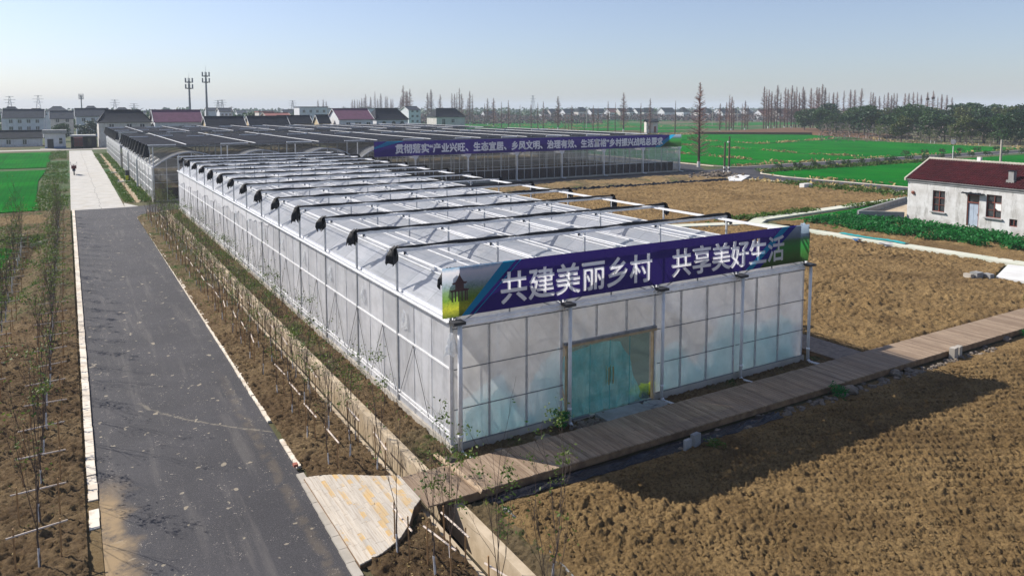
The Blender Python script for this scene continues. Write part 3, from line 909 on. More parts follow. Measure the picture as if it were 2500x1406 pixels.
stuff(mb.build('leaf_litter', 'straw'), 'dry leaves and straw scattered on the bare soil of the verges', 'leaf litter')
# pale paths round the house
def path(name, pts, w, mat='path_pale', z=.05):
    mb = MB(); line(mb, pts, w, -.02, z); return struct(mb.build(name, mat))
path('field_path', [(50.1, 43.55), (53.0, 45.2), (70.5, 46.95), (82, 47.6)], 1.15, z=.16)
path('field_path', [(43, 46.3), (50.0, 44.0), (50.6, 42.6), (51.3, 38.4), (51.5, 32.4), (51.9, 23.2), (52.6, 10)], 1.25, z=.18)
struct(MB().prism([(46.3, 22.2), (50.6, 23.6), (51.2, 21.4), (46.4, 20.6)], -.02, .2).build('white_slab_path', 'slab_white'))
struct(MB().prism([(80.2, 74.4), (84.6, 76.6), (85.2, 74.8), (77.6, 69.6), (76.4, 70.6)], .12, .26).build('white_slab', 'slab_white'))
struct(sheet_mesh('house_garden_soil', np.arange(52.2, 62.4, .14), np.arange(14, 43.4, .14),
                  lambda X, Y: .05 + .08 * vnoise(X, Y, 1.6, 75) + clods(X, Y, 91, [(.4, .1), (.2, .07)]), 'soil', keep=lambda x, y: x > 52.15 + .0 * y))
# strip between crossroad kerb and back field
def h_bank(X, Y):
    return .05 + .25 * vnoise(X, Y, 3.1, 44) + clods(X, Y, 71, [(.5, .1), (.25, .08)])
struct(sheet_mesh('field_edge_bank', np.arange(27, 79.6, .2), np.arange(73.0, 81.6, .2), h_bank, ['dirt_grass', 'dust'],
                  keep=lambda x, y: inpoly(x, y, [(27, 78.0), (50, 73.1), (80.2, 72), (79.6, 78.6), (76.4, 80.2), (49.7, 81.9), (27, 79.2)]),
                  matfun=lambda x, y: (vnoise(x, y, 2.5, 6) > .5).astype(int)))
# black plastic film lying in the gutter between field and bank
def crumple(name, pts, w, h, seed, mat, label, cat, seg=.3):
    r = random.Random(seed); mb = MB()
    P = []
    for i in range(len(pts) - 1):
        a, b = Vector(pts[i]), Vector(pts[i + 1]); n = max(1, int((b - a).length / seg))
        for k in range(n): P.append(a + (b - a) * k / n)
    P.append(Vector(pts[-1]))
    m = 6; vs = []; fs = []
    for i, p in enumerate(P):
        q = P[min(i + 1, len(P) - 1)] - P[max(i - 1, 0)]; q = q.normalized(); nn = Vector((-q.y, q.x, 0))
        for j in range(m + 1):
            t = j / m - .5
            vs.append(p + nn * (t * w * r.uniform(.8, 1.15)) + Vector((0, 0, h * (1 - abs(t) * 1.7) * r.uniform(.2, 1.1) + .02)))
    for i in range(len(P) - 1):
        for j in range(m):
            a = i * (m + 1) + j
            fs.append((a, a + 1, a + m + 2, a + m + 1))
    mb.add(vs, fs)
    return tag(mb.build(name, mat), label, cat)
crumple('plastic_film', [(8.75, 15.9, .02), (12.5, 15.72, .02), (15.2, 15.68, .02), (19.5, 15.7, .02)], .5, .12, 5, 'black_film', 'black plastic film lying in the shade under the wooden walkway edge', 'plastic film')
crumple('plastic_film', [(9.0, 15.4, .02), (8.95, 13.6, .02), (8.85, 12.0, .02), (8.9, 9, .02)], .22, .06, 6, 'black_film', 'narrow black film strip edging the lumpy soil beside the concrete ditch', 'plastic film')
crumple('plastic_film', [(44, 73.9, .1), (52, 73.2, .1), (60, 72.9, .1), (70, 72.6, .1), (78, 72.2, .1)], .7, .35, 7, 'black_film', 'long black film strip at the far edge of the ploughed field', 'plastic film')
crumple('teal_netting', [(51.9, 36.4, .2), (51.85, 34.2, .2), (52.0, 32.2, .2), (51.9, 31.0, .2)], .5, .12, 8, 'teal_net', 'crumpled teal netting lying on the pale path by the vegetables', 'netting')

# loose lumps of soil, straw and stones on the foreground field
r = random.Random(12); mb = MB()
for k in range(9000):
    x = 9.1 + 20 * r.random() ** 1.3; y = r.uniform(6.5, 15.3)
    mb.m(0).blob((x, y, .08 + r.uniform(0, .06)), (.018 + .05 * r.random() ** 2.4) * (1.7 if r.random() < .04 else 1), r, 6, 4)
for k in range(700):
    x = 9.1 + 20 * r.random(); y = r.uniform(6.5, 15.3); t = r.uniform(0, PI); L = r.uniform(.08, .22)
    mb.m(1).tube((x, y, .13), (x + math.cos(t) * L, y + math.sin(t) * L, .13 + r.uniform(0, .06)), .004, .003, 3, False)
stuff(mb.build('soil_clods', ['soil', 'straw']), 'loose brown clods and straw scattered over the tilled soil', 'soil clods')

# ================================================================== NEAR GREENHOUSE
BAY = 3.84
XG = [9.2 + BAY * k for k in range(5)]
YF, YB = 18.72, 78.6
G = thing('greenhouse', 'long white film greenhouse with glass double doors and open shade frame on its roof', 'greenhouse', (XG[0], YF, 0))
ZG = 3.98
def arch(u, rise=.84):
    return rise * (1 - u * u)
mb = MB()
mb.box(XG[0] - .06, 13.2, YF - .06, YF + .1, -.1, .28)
mb.box(16.85, XG[4] + .06, YF - .06, YF + .1, -.1, .28)
mb.box(13.2, 16.85, YF - .05, YF + .1, -.1, .11)
mb.box(XG[0] - .07, XG[0] + .06, YF + .1, YB, -.1, .26)
mb.box(XG[4] - .06, XG[4] + .07, YF + .1, YB, -.1, .26)
mb.box(XG[0], XG[4], YB, YB + .1, -.1, .26)
mb.build('base_wall', 'concrete', G)
# columns
for x in XG:
    for k in range(16):
        y = YF + .06 + 3.988 * k
        MB().box(x - .045, x + .045, y - .045 if k else y - .02, y + .045, .26, ZG - .02).build('column', 'steel' if k else 'alu', G)
# left wall: stiles and rails
for k in range(45):
    if k % 3 == 0: continue
    y = YF + .06 + 3.988 * k / 3
    MB().box(XG[0] - .014, XG[0] + .04, y - .016, y + .016, .26, ZG - .05).build('wall_stud', 'alu', G)
mb = MB()
for z, w in ((2.52, .03), (.62, .03), (.5, .02)):
    mb.box(XG[0] - .035, XG[0] - .008, YF + .1, YB - .05, z - w, z + w)
mb.build('wall_rail', 'white_rail', G)
mb = MB()
k = 0
y = 21.4
while y < YB - 2:
    for s in (-1, 1):
        mb.tube((XG[0] - .05, y, 2.5), (XG[0] - .05, y + s * 1.15, .55), .009, .009, 4)
    y += 2.66
mb.build('fixing_rope', 'dark_strip', G)
def wrinkled(name, mat, fn, nu, nv, parent, seed, amp=.012, smooth=True):
    r = random.Random(seed); vs = []; fs = []
    for j in range(nv + 1):
        for i in range(nu + 1):
            p, nrm = fn(i / nu, j / nv)
            vs.append(Vector(p) + Vector(nrm) * r.uniform(-amp, amp))
    for j in range(nv):
        for i in range(nu):
            a = j * (nu + 1) + i
            fs.append((a, a + 1, a + nu + 2, a + nu + 1))
    return MB().add(vs, fs).build(name, mat, parent, smooth)
L = YB - YF
wrinkled('side_film', 'film_side', lambda u, v: ((XG[0], YF + .1 + (L - .15) * u, .27 + 3.62 * v), (1, 0, 0)), 160, 8, G, 1, .006)
wrinkled('side_film', 'film_side', lambda u, v: ((XG[4], YF + .1 + (L - .15) * u, .27 + 3.62 * v), (1, 0, 0)), 60, 6, G, 2, .006)
wrinkled('end_film', 'film_side', lambda u, v: ((XG[0] + 4 * BAY * u, YB, .27 + 3.62 * v), (0, 1, 0)), 30, 6, G, 3, .006)
# loose second sheet hanging over the far upper wall
vs = []; r = random.Random(4)
N = 60
for i in range(N + 1):
    y = 41 + (YB - .3 - 41) * i / N
    dz = .25 + .75 * max(0, (i / N - .05)) ** .5 + .14 * math.sin(i * .9) * (i > 6) + .08 * math.sin(i * 2.3)
    vs += [(XG[0] - .03, y, 3.9), (XG[0] - .045, y, 3.9 - dz)]
MB().add(vs, [(2 * i, 2 * i + 1, 2 * i + 3, 2 * i + 2) for i in range(N)]).build('film_flap', 'film_side_white', G)
# roof
for b in range(4):
    x0, x1 = XG[b] + .11, XG[b + 1] - .11
    xm = (x0 + x1) / 2; hw = (x1 - x0) / 2
    def fn(u, v):
        s = u * 2 - 1
        return (xm + s * hw, YF + L * v, ZG + .02 + arch(s)), (0, 0, 1)
    rs = wrinkled('roof_span', 'film_roof', fn, 14, 90, G, 10 + b, .008)
    mb = MB()
    for s in (-.52, -.44, .5):
        x = xm + s * hw; z = ZG + .045 + arch(s)
        mb.box(x - .016, x + .016, YF + .02, YB - .02, z, z + .03)
    mb.box(xm - .02, xm + .02, YF + .02, YB - .02, ZG + .84 + .035, ZG + .84 + .06)
    mb.build('film_clip', 'white_rail', rs)
    for k in range(31):
        y = YF + .05 + 1.994 * k * (L - .1) / 59.82
        P = [(xm + s * hw, y, ZG - .03 + arch(s)) for s in [-1, -.75, -.5, -.25, 0, .25, .5, .75, 1]]
        MB().path(P, [.02] * 9, 4).build('roof_hoop', 'steel', rs)
for x in XG:
    mb = MB()
    mb.box(x - .15, x + .15, YF - .02, YB + .02, ZG - .08, ZG - .05)
    mb.box(x - (.15 if x > 10 else .09), x - (.12 if x > 10 else .07), YF - .02, YB + .02, ZG - .05, ZG + .02)
    mb.box(x + .12, x + .15, YF - .02, YB + .02, ZG - .05, ZG + .05)
    mb.build('gutter', 'alu', G)
mb = MB()
for k in range(1, 15):
    y = YF + .06 + 3.988 * k
    mb.tube((XG[0], y, 3.62), (XG[4], y, 3.62), .025, n=4)
    for b in range(4):
        for q in range(1, 4):
            x = XG[b] + BAY * q / 4
            mb.tube((x, y, 3.62), (x + .0, y, ZG - .06 + arch(2 * q / 4 - 1)), .015, n=3)
mb.build('roof_truss', 'steel', G)
# front frame
for x in (10.42, 11.72, 18.05, 19.3, 21.85, 23.1):
    MB().box(x - .03, x + .03, YF - .03, YF + .03, .28, 3.72).build('mullion', 'steel', G)
for x in (14.38, 15.62):
    MB().box(x - .03, x + .03, YF - .03, YF + .03, 2.69, 3.72).build('mullion', 'steel', G)
mb = MB()
for (a, b) in ((XG[0], 13.1), (16.9, XG[3]), (XG[3], XG[4])):
    for z in (1.33, 2.52): mb.box(a + .04, b - .04, YF - .045, YF - .031, z - .015, z + .015)
    mb.box(a + .04, b - .04, YF - .045, YF - .031, .285, .32)
mb.box(XG[0], XG[4], YF - .045, YF - .031, 3.70, 3.735)
mb.build('front_rail', 'steel_dark', G)
def front_panel(x0, x1, z0, z1, seed, nu=14, nv=12):
    r = random.Random(seed); ph = r.uniform(0, 6)
    def fn(u, v):
        bulge = .05 * math.sin(PI * ((u * 3) % 1)) * math.sin(PI * v) * r.uniform(.6, 1.2)
        return (x0 + (x1 - x0) * u, YF + .035 + bulge, z0 + (z1 - z0) * v), (0, 1, 0)
    return wrinkled('front_film', 'film_front', fn, nu, nv, G, seed, .006)
front_panel(XG[0] + .05, XG[1] - .05, .28, 3.72, 21)
front_panel(XG[1] + .05, XG[2] - .05, 2.66, 3.72, 22, 14, 6)
front_panel(XG[2] + .05, XG[3] - .05, .28, 3.72, 23)
front_panel(XG[3] + .05, XG[4] - .05, .28, 3.72, 24)
for b in range(4):
    x0, x1 = XG[b] + .05, XG[b + 1] - .05; xm = (x0 + x1) / 2; hw = (x1 - x0) / 2
    P = [(x0, 3.74), (x1, 3.74)] + [(xm + s * hw, ZG + arch(s)) for s in [1, .75, .5, .25, 0, -.25, -.5, -.75, -1]]
    MB().add([(x, YF + .03, z) for x, z in P], [tuple(range(len(P)))]).build('gable_film', 'film_front', G)
    mb = MB(); PP = [(xm + s * hw, YF - .01, ZG + .03 + arch(s)) for s in [-1, -.75, -.5, -.25, 0, .25, .5, .75, 1]]
    mb.path(PP, [.035] * 9, 5)
    mb.tube((xm, YF - .01, 3.74), (xm, YF - .01, ZG + .84), .025, n=4)
    mb.tube((x0, YF - .01, 3.78), (xm, YF - .01, ZG + .6), .018, n=4); mb.tube((x1, YF - .01, 3.78), (xm, YF - .01, ZG + .6), .018, n=4)
    mb.build('gable_frame', 'steel_dark', G)
    # gathered film rolled over the top rail
    r = random.Random(30 + b); vs = []; n = 40
    for i in range(n + 1):
        x = XG[b] + .06 + (BAY - .12) * i / n
        for j, (yy, zz) in enumerate(((-.05, 3.74), (-.10, 3.79), (-.07, 3.86), (-.09, 3.90), (-.03, 3.97))):
            vs.append((x, YF + yy + r.uniform(-.015, .015), zz + r.uniform(-.012, .012)))
    fs = [(i * 5 + j, (i + 1) * 5 + j, (i + 1) * 5 + j + 1, i * 5 + j + 1) for i in range(n) for j in range(4)]
    MB().add(vs, fs).build('gathered_film', 'film_side_white', G)
# doors
mb = MB()
mb.box(13.14, 16.92, YF - .06, YF + .05, 2.5, 2.58)
mb.box(16.75, 16.79, YF - .06, YF + .05, .11, 2.5)
mb.box(13.18, 13.22, YF - .05, YF + .05, .11, 2.5)
mb.build('door_frame', 'wood_gold', G)
MB().box(13.12, 16.9, YF - .07, YF + .04, 2.582, 2.66).build('door_track', 'steel_dark', G)
for a_, b_ in ((13.2, 14.1), (15.75, 16.72)): MB().box(a_, b_, YF - .055, YF + .03, .11, .16).build('floor_track', 'steel_dark', G)
dx = [13.24, 14.12, 14.93, 15.76, 16.62]
for i in range(4):
    d = MB().box(dx[i] + .006, dx[i + 1] - .006, YF - .02, YF - .008, .16 if i in (0, 3) else .13, 2.49).build('door_leaf' if i in (1, 2) else 'glass_panel', 'glass_door', G)
    MB().box(dx[i] + .0, dx[i] + .012, YF - .024, YF - .004, .16, 2.49).build('glass_edge', 'teal_net', d)
    if i in (1, 2):
        hx = 14.93 + (-.09 if i == 1 else .09)
        mb = MB(); mb.tube((hx, YF - .09, 1.02), (hx, YF - .09, 1.60), .022, n=6)
        for z in (1.12, 1.5): mb.tube((hx, YF - .09, z), (hx, YF - .02, z), .012, n=5)
        mb.tube((hx, YF + .05, 1.02), (hx, YF + .05, 1.60), .014, n=6)
        mb.build('door_handle', simple('brass', (.62, .5, .25), (.5, .4, .2), 5, .3, .8), d)
# shade frame
BY = [YF + .08 + 3.988 * k for k in range(16)]
for y in BY:
    for x in XG:
        MB().box(x - .035, x + .035, y - .035, y + .035, ZG - .05, 5.25).build('shade_post', 'steel', G)
def cloth_roll(parent, x0, x1, y, z, seed, hang_l=True, hang_r=True, thin=.7):
    r = random.Random(seed); vs = []; fs = []; n = 56; m = 7
    ph = [r.uniform(0, 6) for _ in range(4)]
    for i in range(n + 1):
        x = x0 + (x1 - x0) * i / n
        w = (.075 + .03 * math.sin(x * 2.1 + ph[0]) + .02 * math.sin(x * 5.3 + ph[1])) * thin
        hgt = (.13 + .045 * math.sin(x * 1.63 + ph[2]) + .03 * math.sin(x * 4.1 + ph[3])) * thin
        sag = .02 * math.sin(x * 3.3 + ph[1])
        for j in range(m):
            a = 2 * PI * j / m
            vs.append((x, y + math.cos(a) * w, z + .06 + sag * .3 + max(-.055, math.sin(a) * hgt * .62) + r.uniform(-.008, .008)))
    for i in range(n):
        for j in range(m):
            a = i * m + j; b = i * m + (j + 1) % m
            fs.append((a, b, b + m, a + m))
    mb = MB().add(vs, fs)
    def hang(x, s):
        k = 12; cols = []
        drop = r.uniform(.5, .78)
        for i in range(k + 1):
            t = i / k
            a = PI * (t * 1.3 - .15)
            px = x + s * (.05 + .30 * abs(math.sin(a * .9)) * 1.0)
            yy = y - .10 + .22 * t
            dz = drop * (.75 + .35 * math.sin(i * 2.1 + ph[0]) * .5 + r.uniform(-.12, .12))
            foldx = .05 * math.sin(i * 2.6)
            cols.append([(x + s * .02, yy, z + .13), (x + s * (.14 + foldx), yy + foldx * .3, z + .04), (px - s * .02 + foldx, yy, z - dz * .45), (px + foldx * 1.3, yy + foldx * .4, z - dz)])
        v = [p for c in cols for p in c]
        f = [(i * 4 + j, i * 4 + j + 1, (i + 1) * 4 + j + 1, (i + 1) * 4 + j) for i in range(k) for j in range(3)]
        mb.add(v, f)
        v2 = [(p[0] - s * .10, p[1] + r.uniform(-.03, .03), p[2] + (.08 if q % 4 == 3 else 0)) for q, p in enumerate(v)]
        mb.add(v2, f)
    if hang_l: hang(x0, -1)
    if hang_r: hang(x1, 1)
    return mb.build('shade_curtain', 'black_cloth', parent, True)
for k, y in enumerate(BY):
    bmn = MB().box(XG[0] - .06, XG[4] + .06, y - .035, y + .035, 5.25, 5.345).build('shade_beam', 'alu', G)
    if k < 15: cloth_roll(bmn, XG[0] - .02, XG[4] + .02, y, 5.345, 50 + k)
mb = MB()
for x in (XG[0] + .27, XG[1] - .3, XG[2] - .3, XG[3] - .3):
    mb.tube((x, BY[0], 5.2), (x, BY[15], 5.2), .02, n=5)
mb.build('pull_rod', 'white_rail', G)
mb = MB()
for x in (XG[0] + .27, XG[1] - .3, XG[2] - .3, XG[3] - .3):
    for y in BY: mb.box(x - .04, x + .04, y - .1, y - .04, 5.16, 5.25)
mb.build('rod_clamp', 'dark_strip', G)
mb = MB()
for i in range(15):
    for dxx, w in ((-.72, .05), (-.5, .035)):
        mb.box(XG[4] + dxx - w, XG[4] + dxx + w, BY[i] + .06, BY[i + 1] - .06, 5.255, 5.30)
mb.build('shade_rail', 'white_rail', G)
# front downpipes
for i, x in enumerate(XG):
    px = x + .16 if i < 4 else x + .1
    y = YF - .2
    mb = MB()
    rr = .06 if i else .07
    mb.tube((px, y, 3.86), (px, y, .16), rr, n=10)
    mb.tube((px, y, .16), (px + .04, y - .07, .06), rr, n=10)
    mb.tube((px + .04, y - .07, .06), (px + .2, y - .55, .03), rr, n=10)
    mb.tube((px, y, .55), (px, y, .63), rr + .012, n=10)
    p = mb.build('downpipe', 'white_pipe', G, True)
    MB().box(px - .26, px + .12, y - .16, YF - .01, 3.90, 3.98).build('pipe_bracket', 'dark_strip', p)
# loose film tied up at the front corner
r = random.Random(77); vs = []; fs = []
for i in range(13):
    a = 2 * PI * i / 12
    for j in range(4):
        t = j / 3
        rr = (.05 + .16 * t) * (1 + .25 * math.sin(i * 2.4)) 
        vs.append((XG[0] - .04 + math.cos(a) * rr, YF - .05 + math.sin(a) * rr * .5, 3.62 - .62 * t + .06 * math.sin(i * 1.9) * t))
fs = [(i * 4 + j, i * 4 + j + 1, (i + 1) * 4 + j + 1, (i + 1) * 4 + j) for i in range(12) for j in range(3)]
MB().add(vs, fs).build('tied_film', 'film_clear', G, True)
for k in range(1, 9):
    y = BY[k] - .75; vs = []
    for i in range(9):
        for j in range(3):
            vs.append((XG[0] - .05 - .05 * r.random() * (j > 0), y + (i - 4) * .035 * (1 + j * .5), 3.45 - j * .28 + r.uniform(-.05, .05)))
    MB().add(vs, [(i * 3 + j, i * 3 + j + 1, (i + 1) * 3 + j + 1, (i + 1) * 3 + j) for i in range(8) for j in range(2)]).build('tied_film', 'film_clear', G)

# sheets hanging inside, seen through the front
def drape(x0, x1, y, tops, label, seed, mat='film_teal', zb=.05):
    r = random.Random(seed); nx, nz = 46, 16; vs = []; fs = []
    for i in range(nx + 1):
        u = i / nx; xx = x0 + (x1 - x0) * u
        k = u * (len(tops) - 1); a = int(min(k, len(tops) - 2)); t = k - a
        top = tops[a] * (1 - t) + tops[a + 1] * t - .10 * math.sin(PI * t) * abs(tops[a] - tops[a + 1])
        for j in range(nz + 1):
            v = j / nz
            fold = .10 * math.sin(xx * 9 + seed) * (1 - v) + .05 * math.sin(xx * 23 + seed * 2) * (1 - v)
            vs.append((xx + .05 * math.sin(v * 7 + i), y + .35 * (1 - v) ** 2 * -.4 + fold + r.uniform(-.012, .012), zb + (top - zb) * v))
    for i in range(nx):
        for j in range(nz):
            a = i * (nz + 1) + j
            fs.append((a, a + 1, a + nz + 2, a + nz + 1))
    return tag(MB().add(vs, fs).build('plastic_sheet', mat, smooth=True), label, 'plastic sheet', 'teal sheets hung inside the greenhouse front')
drape(9.5, 12.2, 19.0, [1.35, 1.5, 1.7, 1.9, 1.95, 1.2, .6, .4], 'teal sheet hanging inside the leftmost front bay, low at its left edge', 3)
drape(11.8, 13.3, 19.15, [1.1, 2.0, 2.5], 'pale teal sheet pulled up to the pipe left of the glass doors', 4)
drape(13.3, 16.5, 19.05, [2.1, 2.2, 2.25, 2.3, 2.32, 2.3, 2.2, 1.5, .35], 'teal sheet sagging right behind the glass double doors', 5)
drape(17.1, 19.3, 19.0, [1.55, 1.65, 1.8, 1.85, 1.2, .9, .7], 'bright teal sheet peaking in the bay right of the doors', 6)
drape(19.2, 21.0, 19.12, [.9, 1.6, 2.35, 2.4], 'gathered sheet tied up at the second pipe right of the doors', 7)
drape(21.0, 24.2, 19.0, [2.1, 1.9, 1.8, 1.9, 2.0, 1.7], 'wide teal sheet hanging inside the rightmost front bay', 8)
t = thing('sack_pile', 'bright yellow-green sacks piled inside beside the glass doors', 'sack', (17.05, 19.35, 0))
r = random.Random(6)
for (x, y, z, s) in ((16.55, 19.3, .18, .26), (17.0, 19.35, .2, .28), (17.4, 19.4, .18, .25)):
    MB().blob((x, y, z), s, r, 9, 6).build('sack', 'yellow', t, True)

# ------------------------------------------------------------------ banners
def lettering(parent, body, x0, x1, z0, z1, y, mat, bold=.02, name='lettering'):
    cu = bpy.data.curves.new(name, 'FONT')
    cu.body = body
    cu.size = 1.0
    cu.resolution_u = 3
    cu.fill_mode = 'FRONT'
    tmp = bpy.data.objects.new(name, cu)
    COL.objects.link(tmp)
    bpy.context.view_layer.update()
    dg = bpy.context.evaluated_depsgraph_get()
    me = bpy.data.meshes.new_from_object(tmp.evaluated_get(dg))
    outlines = []
    for sp in tmp.evaluated_get(dg).to_curve(dg).splines:
        bp = sp.bezier_points; loop = []
        for i in range(len(bp)):
            a, b = bp[i], bp[(i + 1) % len(bp)]
            P = (a.co, a.handle_right, b.handle_left, b.co)
            straight = (P[1] - P[0]).cross(P[3] - P[0]).length < 1e-5 and (P[2] - P[0]).cross(P[3] - P[0]).length < 1e-5
            for q in range(1 if straight else 4):
                t = q / (1 if straight else 4); u = 1 - t
                v = P[0] * u ** 3 + P[1] * 3 * u * u * t + P[2] * 3 * u * t * t + P[3] * t ** 3
                loop.append((v.x, v.y))
        outlines.append(loop)
    tmp.evaluated_get(dg).to_curve_clear()
    bpy.data.objects.remove(tmp)
    n = len(me.vertices)
    co = np.zeros(n * 3); me.vertices.foreach_get('co', co); co = co.reshape(-1, 3)
    mn, mx = co.min(0), co.max(0)
    faces = [tuple(p.vertices) for p in me.polygons]
    off = OFF[parent.name]
    mb = MB()
    fx = lambda v: x0 + (v - mn[0]) / (mx[0] - mn[0]) * (x1 - x0)
    fz = lambda v: z0 + (v - mn[1]) / (mx[1] - mn[1]) * (z1 - z0)
    mb.add([(fx(co[i, 0]), y, fz(co[i, 1])) for i in range(n)], faces)
    for loop in outlines:      # a narrow ribbon along every outline thickens the strokes
        L_ = [Vector((fx(p[0]), fz(p[1]))) for p in loop]; m = len(L_)
        vs = []
        for i in range(m):
            d = L_[(i + 1) % m] - L_[i - 1]
            if d.length < 1e-9: d = Vector((1, 0))
            d.normalize(); nn = Vector((-d.y, d.x)) * bold
            a, b = L_[i] + nn, L_[i] - nn
            vs += [(a.x, y - .003, a.y), (b.x, y - .003, b.y)]
        mb.add(vs, [(2 * i, 2 * i + 1, (2 * i + 3) % (2 * m), (2 * i + 2) % (2 * m)) for i in range(m)])
    return mb.build(name, mat, parent)
def pierced_panel(parent, texts, x0, x1, z0, z1, y, mat):
    # cloth whose printed letters let the light through: the panel is cut out where the letters are
    cu2 = bpy.data.curves.new('panel', 'CURVE'); cu2.dimensions = '2D'; cu2.fill_mode = 'FRONT'; cu2.resolution_u = 3
    def rect(a, b, c, d):
        sp = cu2.splines.new('POLY'); sp.points.add(3); sp.use_cyclic_u = True
        for p, q in zip(sp.points, [(a, c), (b, c), (b, d), (a, d)]): p.co = (q[0], q[1], 0, 1)
    rect(x0, x1, z0, z1)
    for body, tx0, tx1, tz0, tz1 in texts:
        cu = bpy.data.curves.new('t', 'FONT'); cu.body = body
        tmp = bpy.data.objects.new('t', cu); COL.objects.link(tmp); bpy.context.view_layer.update()
        dg = bpy.context.evaluated_depsgraph_get()
        c = tmp.evaluated_get(dg).to_curve(dg)
        pts = [(p.co.x, p.co.y) for sp in c.splines for p in sp.bezier_points]
        mnx, mxx = min(p[0] for p in pts), max(p[0] for p in pts); mny, mxy = min(p[1] for p in pts), max(p[1] for p in pts)
        f = lambda v: (tx0 + (v[0] - mnx) / (mxx - mnx) * (tx1 - tx0), tz0 + (v[1] - mny) / (mxy - mny) * (tz1 - tz0), 0)
        for sp in c.splines:
            ns = cu2.splines.new('BEZIER'); ns.bezier_points.add(len(sp.bezier_points) - 1); ns.use_cyclic_u = True
            for a, b in zip(ns.bezier_points, sp.bezier_points):
                a.handle_left_type = a.handle_right_type = 'FREE'
                a.co = f(b.co); a.handle_left = f(b.handle_left); a.handle_right = f(b.handle_right)
        tmp.evaluated_get(dg).to_curve_clear(); bpy.data.objects.remove(tmp)
    ob = bpy.data.objects.new('panel_cut', cu2); COL.objects.link(ob); bpy.context.view_layer.update()
    dg = bpy.context.evaluated_depsgraph_get()
    me = bpy.data.meshes.new_from_object(ob.evaluated_get(dg)); bpy.data.objects.remove(ob)
    mb = MB(); mb.add([(v.co.x, y, v.co.y) for v in me.vertices], [tuple(p.vertices) for p in me.polygons])
    return mb.build('panel', mat, parent)
def banner_panel(parent, x0, x1, z0, z1, y, mat, nx=80, curl=False):
    vs = []; fs = []; nz = 8
    for i in range(nx + 1):
        x = x0 + (x1 - x0) * i / nx
        for j in range(nz + 1):
            z = z0 + (z1 - z0) * j / nz
            vs.append((x, y + .010 * math.sin(x * 2.7 + z) + .004 * math.sin(x * 7 + z * 5), z))
    for i in range(nx):
        for j in range(nz):
            a = i * (nz + 1) + j
            fs.append((a, a + nz + 1, a + nz + 2, a + 1))
    return MB().add(vs, fs).build('panel', mat, parent, True)
def poly_xz(parent, name, pts, y, mat):
    return MB().add([(x, y, z) for x, z in pts], [tuple(range(len(pts)))]).build(name, mat, parent)
by = YF - .17
B = thing('banner', 'purple banner with large white Chinese characters and a pavilion picture, on the near greenhouse front', 'banner', (8.82, by, 5.54))
pierced_panel(B, [('共建美丽乡村', 10.72, 16.5, 4.29, 5.22)], 9.35, 16.98, 4.11, 5.54, by, 'b_purple')
pierced_panel(B, [('共享美好生', 17.42, 22.05, 4.29, 5.24)], 16.98, 22.6, 4.11, 5.54, by, 'b_purple')
banner_panel(B, 22.6, 24.0, 4.11, 5.54, by, 'b_purple', 8)
zt, zb = 5.535, 4.115
poly_xz(B, 'landscape_print', [(8.82, zb - .01), (9.42, zb), (10.8, zt), (8.82, zt)], by - .022, 'pic_left')
poly_xz(B, 'teal_stripe', [(9.42, zb), (9.66, zb), (11.22, zt), (10.8, zt)], by - .022, 'b_teal')
poly_xz(B, 'thin_stripe', [(9.80, zb), (9.84, zb), (11.42, zt), (11.37, zt)], by - .022, 'b_teal')
poly_xz(B, 'blue_stripe', [(21.0, zb), (21.35, zb), (23.35, zt), (22.95, zt)], by - .022, 'b_teal')
poly_xz(B, 'fields_print', [(21.75, zb), (24.5, zb), (24.5, zt), (23.75, zt)], by - .022, 'pic_right')
poly_xz(B, 'blue_stripe', [(21.35, zb), (21.75, zb), (23.75, zt), (23.35, zt)], by - .022, 'b_navy')
# wrapped end of the banner
vs = []
for i in range(9):
    for j in range(5):
        z = zb + (zt - zb) * j / 4
        vs.append((24.49 + .07 * math.sin(i * .5 + j), by - .02 + i * .055, z + .03 * math.sin(i + j)))
MB().add(vs, [(i * 5 + j, i * 5 + j + 1, (i + 1) * 5 + j + 1, (i + 1) * 5 + j) for i in range(8) for j in range(4)]).build('wrapped_edge', 'pic_right', B, True)
lettering(B, '共建美丽乡村', 10.72, 16.5, 4.29, 5.22, by - .032, 'b_letter', .024)
lettering(B, '共享美好生活', 17.42, 23.05, 4.29, 5.24, by - .032, 'b_letter', .024)
def pagoda(parent, cx, z, s, y):
    for (w, h0, h1, up) in ((.62, .55, .74, .10), (.48, .95, 1.16, .10)):
        P = [(cx - w * s, z + (h0 + up) * s), (cx - w * s * .8, z + h0 * s), (cx + w * s * .8, z + h0 * s), (cx + w * s, z + (h0 + up) * s),
             (cx + w * .55 * s, z + (h0 + .12) * s), (cx + .2 * s, z + h1 * s), (cx - .2 * s, z + h1 * s), (cx - w * .55 * s, z + (h0 + .12) * s)]
        poly_xz(parent, 'printed_roof', P, y - .003, 'b_pagoda')
    poly_xz(parent, 'printed_roof', [(cx - .2 * s, z + 1.15 * s), (cx + .2 * s, z + 1.15 * s), (cx + .04 * s, z + 1.42 * s), (cx, z + 1.58 * s), (cx - .04 * s, z + 1.42 * s)], y - .003, 'b_pagoda')
    mb = MB()
    for x in (-.45, -.25, -.05, .15, .35, .46):
        mb.add([(cx + (x - .035) * s, y - .003, z), (cx + (x + .035) * s, y - .003, z), (cx + (x + .035) * s, y - .003, z + .58 * s), (cx + (x - .035) * s, y - .003, z + .58 * s)], [(0, 1, 2, 3)])
    mb.add([(cx - .26 * s, y - .004, z + .7 * s), (cx + .26 * s, y - .004, z + .7 * s), (cx + .26 * s, y - .004, z + .98 * s), (cx - .26 * s, y - .004, z + .98 * s)], [(0, 1, 2, 3)])
    mb.build('printed_column', 'b_pagoda', parent)
